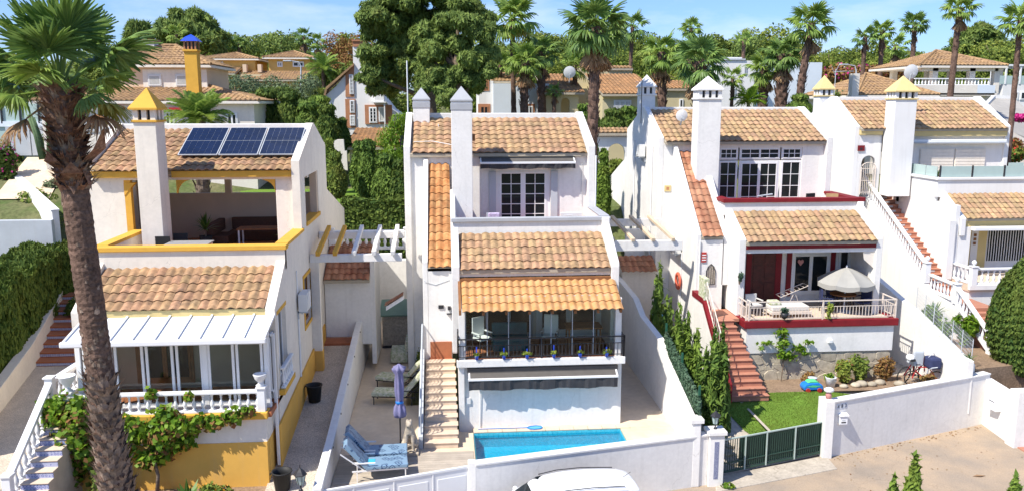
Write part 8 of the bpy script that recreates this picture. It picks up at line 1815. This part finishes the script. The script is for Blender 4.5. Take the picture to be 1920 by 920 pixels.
# glass terrace building at the right edge
Y=60.; t=thing('glass_terrace',(at(1900,160,Y).x,Y,10),'white framed glazed roof terrace at the upper right edge','terrace'); x0,x1=wx(1856,170,Y),wx(1990,170,Y); z0,z1=wz(1890,158,Y),wz(1890,121,Y)
MB().box(wx(1880,170,Y),x1,Y,Y+6,7.5,z0).build('base_wall',M.farw,t); MB().box(x0-1.0,wx(1880,170,Y),Y+.3,Y+6,8,z0).build('base_wall',M.galv,t)
MB().box(x0,x1,Y-.1,Y+5,z1-.12,z1).build('roof_frame',M.wmetal,t)
for k in range(6): x=x0+(x1-x0)*k/5; MB().box(x-.06,x+.06,Y-.05,Y+.05,z0,z1-.12).build('post',M.wmetal,t); 
for k in range(5): x=x0+(x1-x0)*k/5; w2=(x1-x0)/5; MB().box(x+.08,x+w2-.08,Y-.015,Y+.015,z0,z0+.62).build('glass_panel',M.frost,t)
MB().box(wx(1868,150,Y+1),wx(1880,150,Y+1),Y+1,Y+1.5,z0,z1).build('pillar',M.cream,t)
for a in (1898,1912): window(t,Pl('-y',Y),wx(a,180,Y),wx(a+11,180,Y),wz(a,188,Y),wz(a,172,Y),1,1,0,M.pvc,M.glassd,.06,-.06)
# grey roof with white parapet, slope and bougainvillea
Y=47.; t=thing('outbuilding',(at(1880,230,Y).x,Y,8),'building with plain grey sloping roof and white edge at the right','outbuilding')
MB().add([tuple(at(a,b,yy)) for a,b,yy in ((1832,216,Y+1),(1862,183,Y+5),(1902,184,Y+5),(1935,215,Y+2),(1935,262,Y-1),(1868,236,Y-1))]+[tuple(Vector(at(a,b,yy))-Vector((0,0,3))) for a,b,yy in ((1832,216,Y+1),(1862,183,Y+5),(1902,184,Y+5),(1935,215,Y+2),(1935,262,Y-1),(1868,236,Y-1))],[(0,1,2,3,4,5),(0,6,7,1),(5,11,6,0),(4,10,11,5),(3,9,10,4)]).build('roof',mat('grey_roof_felt',(.38,.36,.33),.95,.15,2,.3,30,.1),t,fix=False)
MB().bar(at(1830,216,Y+.9),at(1863,182,Y+4.9),.2,.2).bar(at(1863,182,Y+4.9),at(1903,183,Y+4.9),.2,.2).build('white_edge',M.farw,t)
t=thing('garden_wall',(at(1900,310,44).x,44,7),'cream stepped wall on the slope at the right edge','wall'); Y=44.
MB().py([(at(a,b,Y).x,at(a,b,Y).z) for a,b in ((1878,236),(1930,265),(1960,300),(1960,360),(1878,330))],Y,Y+.4).build('wall',M.cream,t)
for i,(a,b,Y,rx,h,mt_,f,l) in enumerate(((1888,262,43,1.0,1.2,M.vineb,M.flr,'reddish bougainvillea cascading down the slope at the right edge'),(1905,285,42.5,1.0,1.1,M.treeg,M.flr,'lower part of the bougainvillea on the right slope'),(1888,315,42,.9,.9,M.treeg,None,'green ground cover shrub beneath the bougainvillea at the right'),(1912,218,45,.7,.6,M.fl,None,'violet flowering shrub by the grey roof'))):
    a_=at(a,b,Y); bush((a_.x,a_.y,a_.z-h*.6),rx,rx*.6,h,l,mt_,1300,.12,110+i,flowers=f,name='bougainvillea' if f else 'leafy_shrub')
a_=at(1620,142,84); bush((a_.x,a_.y,a_.z-1.5),6.5,2,2.8,'wide pink bougainvillea hedge under the long low building',M.vineb,3500,.3,120,flowers=M.fl,name='bougainvillea')
a_=at(1590,185,55); bush((a_.x,a_.y,a_.z-1.2),1.8,1.2,1.9,'grey green rounded shrub behind the left yellow capped chimney',M.oliv,1800,.16,121)
# street lamps
for (px_,y0,y1,Y,l,s) in ((564,117,180,75,'curved street lamp among the shrubs behind the yellow houses',-1),(1606,124,170,70,'street lamp before the pink bougainvillea hedge',-1)):
    a_=at(px_,y1,Y); b_=at(px_,y0,Y); t=thing('street_lamp',a_,l,'street lamp'); MB().tube([a_,(b_.x,Y,b_.z-.4),(b_.x-.15,Y,b_.z),(b_.x-.9,Y,b_.z+.12)],[.09,.06,.05,.04],6).build('pole',M.galv,t); MB().box(b_.x-1.5,b_.x-.8,Y-.15,Y+.15,b_.z+.05,b_.z+.17).build('lamp_head',M.galv,t,bevel=.03)
a_=at(765,215,41); t=thing('mast',(a_.x,41,7),'thin aerial mast rising left of the rear chimney','mast'); MB().tube([(a_.x,41,7),(a_.x,41,wz(762,114,41))],.035,6).build('pole',M.wmetal,t)
t=thing('tv_aerial',at(1340,200,36) if 0 else (at(1202,225,37).x,37,11),'thin television aerial by the rear white chimney','aerial'); MB().tube([(at(1202,225,37).x,37,wz(1202,232,37)),(at(1202,225,37).x,37,wz(1202,150,37))],.02,5).build('mast',M.dark,t); MB().tube([(at(1202,225,37).x-.3,37,wz(1202,154,37)),(at(1202,225,37).x+.3,37,wz(1202,154,37))],.012,4).build('boom',M.galv,t)
# ======== background trees ========
a_=at(712,200,56); 
def bigpine(px0,px1,pyt,pyb,Y,label,seed,n=30000,nb=26,trunk=None,blist=None,size=.125):
    x0,x1=wx(px0,(pyt+pyb)/2,Y),wx(px1,(pyt+pyb)/2,Y); zt=wz((px0+px1)/2,pyt,Y); zb=wz((px0+px1)/2,pyb,Y); cx=(x0+x1)/2; g=gz(Y)
    t=thing('pine_tree',(cx,Y,g),label,'pine tree'); rg=random.Random(seed); bl=[]
    if blist:
        for (a,b,r) in blist: q=at(a,b,Y+rg.uniform(-1.5,1.2)); s=r*Y/FPX; bl.append((q.x-cx,q.y-Y,q.z-g,s,s*1.1,s*.85))
    else:
        for i in range(nb):
            u,vv=rg.random(),rg.random(); bl.append(((x0-cx)+ (x1-x0)*(.12+.76*u),rg.uniform(-.35,.35)*(x1-x0),zb-g+(zt-zb)*(.12+.76*vv),(x1-x0)*.17,(x1-x0)*.17,(zt-zb)*.13))
    b2=[]
    for q in bl:
        for k in range(7):
            d=Vector((rg.gauss(0,1),rg.gauss(0,1),rg.gauss(0,.8)+.15)).normalized(); f=rg.uniform(.4,.85); r_=rg.uniform(.38,.58)
            b2.append((q[0]+d.x*q[3]*f,q[1]+d.y*q[4]*f,q[2]+d.z*q[5]*f,q[3]*r_,q[4]*r_,q[5]*r_*.8))
    inst(leafmesh('crown',M.pine,b2,n,size,seed,aspect=3.6,up=.5,core=.62,lump=.3,shell=.5),'crown',t,(cx,Y,g))
    mb=MB(); h=zt-g; top=Vector((0,0,h*.75)); mb.tube([(0,0,-.5),(.2,0,h*.3),(0,0,h*.55),(.1,0,h*.8)],[.42,.34,.26,.1],8)
    for q in rg.sample(bl,min(9,len(bl))): z=min(q[2]*.75,h*.6); mb.tube([(0.1,0,z),((q[0])*.5,q[1]*.5,(z+q[2])/2),(q[0],q[1],q[2])],[.2,.13,.06],6)
    inst(mb.mesh('trunk',M.bark,smooth=True),'trunk',t,(cx,Y,g)); return t
bigpine(665,935,-60,205,54.,'huge dark green pine tree behind the pool villa chimneys, its left half',1,150000,blist=[(705,30,30),(735,10,34),(772,-10,40),(815,-15,40),(700,62,26),(730,50,34),(765,40,36),(802,35,38),(842,10,34),(696,100,24),(725,92,28),(760,85,30),(795,80,30),(690,140,20),(712,160,22),(742,135,26),(770,125,26),(735,170,16),(700,118,24),(752,0,30),(830,50,30),(786,-35,40),(720,-20,30)])
bigpine(775,935,-10,205,50.,'dark rounded pine in front of the huge one, right behind the chimney pair',2,110000,blist=[(800,62,26),(830,60,34),(870,45,30),(905,60,26),(915,95,22),(850,95,38),(800,100,28),(890,110,32),(815,140,28),(850,145,34),(888,150,28),(912,132,20),(800,170,18),(832,180,24),(865,180,20),(880,20,22),(915,30,20),(860,10,18)])
bigpine(290,425,20,120,95.,'broad umbrella pine on the skyline behind the peach villa',3,22000,blist=[(315,50,22),(340,38,20),(370,38,22),(395,48,20),(408,68,18),(350,60,28),(380,75,26),(325,78,20),(400,90,16),(355,92,20)],size=.32)
bigpine(238,285,40,105,95.,'smaller umbrella pine left of the broad skyline pine',4,6000,blist=[(262,58,16),(250,72,14),(275,70,14),(262,84,14)],size=.32)
bigpine(1776,1870,45,110,80.,'dark cedar like tree behind the pavilion roof',5,20000,blist=[(1840,58,18),(1855,75,20),(1820,70,20),(1800,85,16),(1842,92,24),(1785,100,14),(1812,100,20),(1858,100,18)],size=.25)
def skyline():
    rg=random.Random(77); i=0
    top=[(0,150),(60,120),(120,110),(230,70),(300,80),(430,62),(470,58),(520,52),(550,75),(600,85),(660,78),(700,70),(940,75),(1000,62),(1060,45),(1110,60),(1150,40),(1200,70),(1250,60),(1300,72),(1350,66),(1400,72),(1450,60),(1520,82),(1570,85),(1640,92),(1700,95),(1760,100),(1800,88),(1860,60),(1920,50),(2000,45)]
    def ty(x):
        for (a,ya),(b,yb) in zip(top,top[1:]):
            if a<=x<=b: return ya+(yb-ya)*(x-a)/(b-a)
        return 90
    kinds=[('dark green broadleaf tree',M.treeg),('light green tree',M.treel),('dark pine like tree',M.pine),('mid green rounded tree',M.oliv if 0 else M.treeg)]
    rows=[(120,30,-4),(105,34,12),(150,22,-8)]
    xs=[]
    for Y,nn,dy in rows:
        for k in range(nn):
            px_=-60+2060*(k+rg.uniform(.2,.8))/nn
            if 640<px_<930 and Y<150: continue
            yt=ty(px_)+dy+rg.uniform(-6,12); zt=wz(px_,yt,Y); g=gz(Y)-.5; h=max(4,zt-g); 
            kd=kinds[rg.randrange(4)]; r=rg.uniform(3.2,5.2)*Y/110; x=wx(px_,yt,Y)
            rn={120:'middle row',105:'front row',150:'back row'}[Y]; rgn_=['left of the big foreground palm','behind the big foreground palm','behind the peach villa','above the yellow houses','left of the huge pine','right of the huge pine','behind the central palm','behind the drooping palm','above the modern house','behind the skyline trio','left of the pavilion','right of the pavilion'][min(11,max(0,int(px_/160)))]
            tree((x,Y+rg.uniform(-5,5),g-.3),h*1.04,r,'sky',kd[0]+', '+rn+' of the skyline, '+rgn_,200+i%3,group='trees along the skyline',mt=kd[1],n=11000,size=.21,low=.18,nb=17); i+=1
    # nearer mid-distance greenery
    for (px_,yt,Y,r,mt_,l) in ((505,165,66,2.4,M.hedge,'dark conifer like shrub left of the grey lamp'),(545,143,70,2.6,M.oliv,'grey green round tree beside the street lamp'),(440,138,72,3.4,M.oliv,'pale blue green tree between the peach villa and yellow houses'),(600,165,72,2.0,M.treel,'bright yellow green tree left of the gable house'),(628,120,85,3,M.treeg,'tree with pinkish branches behind the gable house'),(655,60,110,4,M.vineb,'bare brownish tree on the skyline left of the big pine'),(590,110,95,3,M.treeg,'dark palm shaded tree behind the twin yellow houses'),(1005,105,85,4,M.treel,'tall light green tree behind the palm group'),(1160,90,80,4,M.treeg,'tall green tree behind the central palm'),(1070,70,90,5,M.treeg,'broad green tree behind the satellite dish'),(1225,100,85,4,M.treel,'light green tree right of the central palm'),(1470,95,90,5,M.treeg,'broad tree behind the pale modern house'),(1560,105,88,4,M.treel,'light green tree right of the pale modern house'),(1690,110,88,4,M.treel,'yellow green tree left of the pavilion roof'),(1895,70,75,5,M.treel,'large yellow green tree at the upper right edge'),(1885,92,70,4,M.treeg,'mid green tree behind the glazed terrace'),(765,165,70,4,M.treeg,'shadowed tree filling the gap under the huge pine'),(700,185,78,4,M.treeg,'dark tree behind the gable house balcony'),(735,215,50,1.6,M.vine,'bright green tree beside the gable house balcony'),(1340,100,82,4,M.treeg,'green tree behind the drooping palm'),(930,85,75,4,M.treeg,'green tree right of the dark pines'),(1600,160,70,3,M.treeg,'dark shrub tree under the long low building'),(1290,130,80,4,M.treel,'bright tree left of the pale modern house'),(960,110,80,4,M.treeg,'shadowed tree behind the tall thin palm')):
        zt=wz(px_,yt,Y); g=gz(Y)-.3; tree((wx(px_,yt,Y),Y,g),max(2.2,zt-g)*1.04,r*1.0,'mid',l,300+i%3,mt=mt_,n=11000,size=.18,low=.15,nb=17); i+=1
skyline()
# row of dark shrubs and conifers behind the cream villa
for i,(px_,yt,yb,Y,r,mt_,l) in enumerate(((500,165,265,52,1.5,M.hedge,'first big dark conifer shrub from the left behind the solar roof'),(540,170,265,51,1.4,M.hedge,'second dark conifer shrub behind the solar roof'),(578,190,268,50,1.3,M.cyp,'mid green conifer shrub left of the gable house'),(612,195,275,49,1.0,M.hedge,'dark pointed conifer left of the gable house foot'),(598,180,250,53,1.4,M.cypl,'yellow green shrub behind the dark pointed conifer'),(641,222,272,50,.55,M.hedge,'small narrow conifer before the gable house'),(560,185,262,54,1.6,M.hedge,'dark shrub at the back of the conifer row'),(478,175,250,55,1.5,M.hedge,'leftmost dark shrub of the conifer row'),
    (690,262,360,44.5,.8,M.cyp,'left dark juniper behind the low hedge'),(722,290,372,43.5,.9,M.cyp,'right dark juniper behind the low hedge'),(750,300,372,43,.8,M.hedge,'dark juniper nearest the pool villa wall'),(672,265,340,46,.6,M.cyp,'narrow juniper beside the cream stepped wall'),(628,285,350,42,.65,M.treeg,'leafy shrub against the cream gable wall'),(617,262,300,43,.4,M.cypl,'thin young tree beside the cream gable wall'),
    (1100,195,250,52,1.2,M.cyp,'dark shrub left of the central palm trunk'),(1150,205,250,50,1.2,M.hedge,'dark shrub left behind the arched wall'),(1180,200,250,51,1.1,M.cyp,'dark shrub right behind the arched wall'),(1132,280,400,39,.42,M.cypl,'slim bright cypress between pool villa and red trimmed villa'),(1112,270,400,41,.55,M.cyp,'slim dark cypress beside the central palm trunk'),(1158,300,345,47,.9,M.treeg,'shrubs seen through the round garden arch'),(1560,175,215,50,1.0,M.treeg,'green shrub behind the ridge of the red trimmed villa'),(1500,178,215,49,1.0,M.cyp,'green shrub at the foot of the leaning palm'))):
    a_=at(px_,yt,Y); b_=at(px_,yb,Y); cypress((a_.x,Y,b_.z-.5),r,a_.z-b_.z+.5,l,400+i,mt_,7000,.12,tip=.5)
# ======== background palms ========
PAL=[ # crown px, py, Y, rc px, trunk width px, base py, skirt, fronds, label, lean
 (1118,42,37,68,20,430,26,34,'tall central fan palm with brown skirt right of the pool villa',0),
 (960,28,58,50,9,225,0,26,'tall thin palm in front of the dark pine edge',0),
 (985,108,56,44,15,225,8,26,'stocky palm at the left of the palm group',0),
 (1014,92,58,44,15,225,6,26,'second stocky palm of the palm group',0),
 (938,118,62,30,8,222,0,20,'small shaded palm left of the thin tall palm',0),
 (1078,118,60,36,9,222,0,24,'short palm in front of the satellite dish',0),
 (1186,45,74,33,7,160,0,20,'far palm just right of the central palm crown',0),
 (1241,92,54,46,16,215,8,26,'dark palm left of the drooping palm',0),
 (1296,50,78,27,7,110,0,18,'small far palm on the skyline above the drooping palm',0),
 (1312,108,50,60,24,215,24,30,'bushy drooping palm with straw coloured skirt',0),
 (1395,72,80,20,7,115,0,16,'tiny far palm above the pale modern house',0),
 (1436,122,55,44,17,215,12,24,'leafy palm left of the leaning palm pair',0),
 (1470,96,53,46,22,215,8,26,'thick trunked palm next to the leaning palm',0),
 (1522,38,50,48,14,225,4,26,'palm with leaning trunk above the red trimmed villa',26),
 (1374,142,52,28,7,212,0,18,'slender young palm before the modern house',0),
 (1623,66,66,28,8,160,2,22,'leftmost palm of the skyline trio',0),
 (1655,54,66,30,9,155,2,22,'middle palm of the skyline trio',0),
 (1680,82,72,28,9,150,0,20,'bushy palm right of the skyline trio centre',0),
 (1716,42,68,28,9,120,2,22,'rightmost palm of the skyline trio above the satellite dish',0),
 (1800,12,46,36,11,190,0,22,'very tall palm in front of the pavilion roof',6),
 (1914,32,40,44,10,200,0,22,'palm with hanging fronds at the upper right edge',0),
 (570,66,100,20,4,100,0,14,'small far palm above the yellow houses, left',0),
 (595,76,100,20,4,110,0,14,'small far palm above the yellow houses, right',0),
 (422,78,98,22,5,110,0,14,'small far palm left of the yellow houses',0),
 (448,80,98,20,5,110,0,14,'small far palm between peach villa and yellow houses',0),
 (1404,178,52,26,6,215,0,14,'low broad leaved palm between the thick trunks',0),
 (330,62,90,22,5,110,0,14,'far palm in front of the umbrella pine',0),
 (1040,170,57,20,8,215,0,14,'low palm beside the arched porch',0)]
for i,(px_,py_,Y,rc,tw,by,sk,nf,l,ln) in enumerate(PAL):
    a_=at(px_,py_,Y); s=Y/FPX; g=min(at(px_,by,Y).z,gz(Y)); 
    if i==0: g=2.5
    rv=random.Random(i*13); ln=ln or rv.uniform(-.5,.5)*rc*.35; nf=int(nf*rv.uniform(.7,1.05)); sk=sk or (4 if rv.random()<.5 else 0)
    palm((a_.x,Y,a_.z-.12*rc*s),g,rc*s*rv.uniform(.85,1.05),tw*s/2,l,i,nf,sk,M.palm if i%3 else M.palmd,(ln*s,0),boots=.45 if tw>12 else .25,nseg=20 if rc>30 else 14,low=rv.uniform(-48,-20))
a_=at(606,128,84); palm((a_.x,84,a_.z),gz(84),2.0,.2,'feather palm in front of the right yellow house',40,20,0,M.palm,kind='feather',boots=.3,name='date_palm',low=-25,group=None)
a_=at(1404,190,51); palm((a_.x,51,a_.z),8,1.2,.1,'banana like plant between the palm trunks',41,16,0,M.vine,kind='feather',boots=0,name='banana_plant',low=-5,group=None,cat='plant')

# labels of look-alike skyline trees: tell them apart by their place in the row
_by={}
for o in COL.objects:
    if o.parent is None and o.get('group')=='trees along the skyline': _by.setdefault(o['label'],[]).append(o)
for l,os_ in _by.items():
    if len(os_)>1:
        os_.sort(key=lambda o:o.location.x/o.location.y); n=len(os_); wd={2:['left','right'],3:['left','middle','right']}.get(n)
        if wd:
            for o,q in zip(os_,wd): o['label']=(l.replace(' of the skyline','')+', '+q+' one')
for o in COL.objects:
    if o.name.startswith('flowers'): o['kind']='stuff'
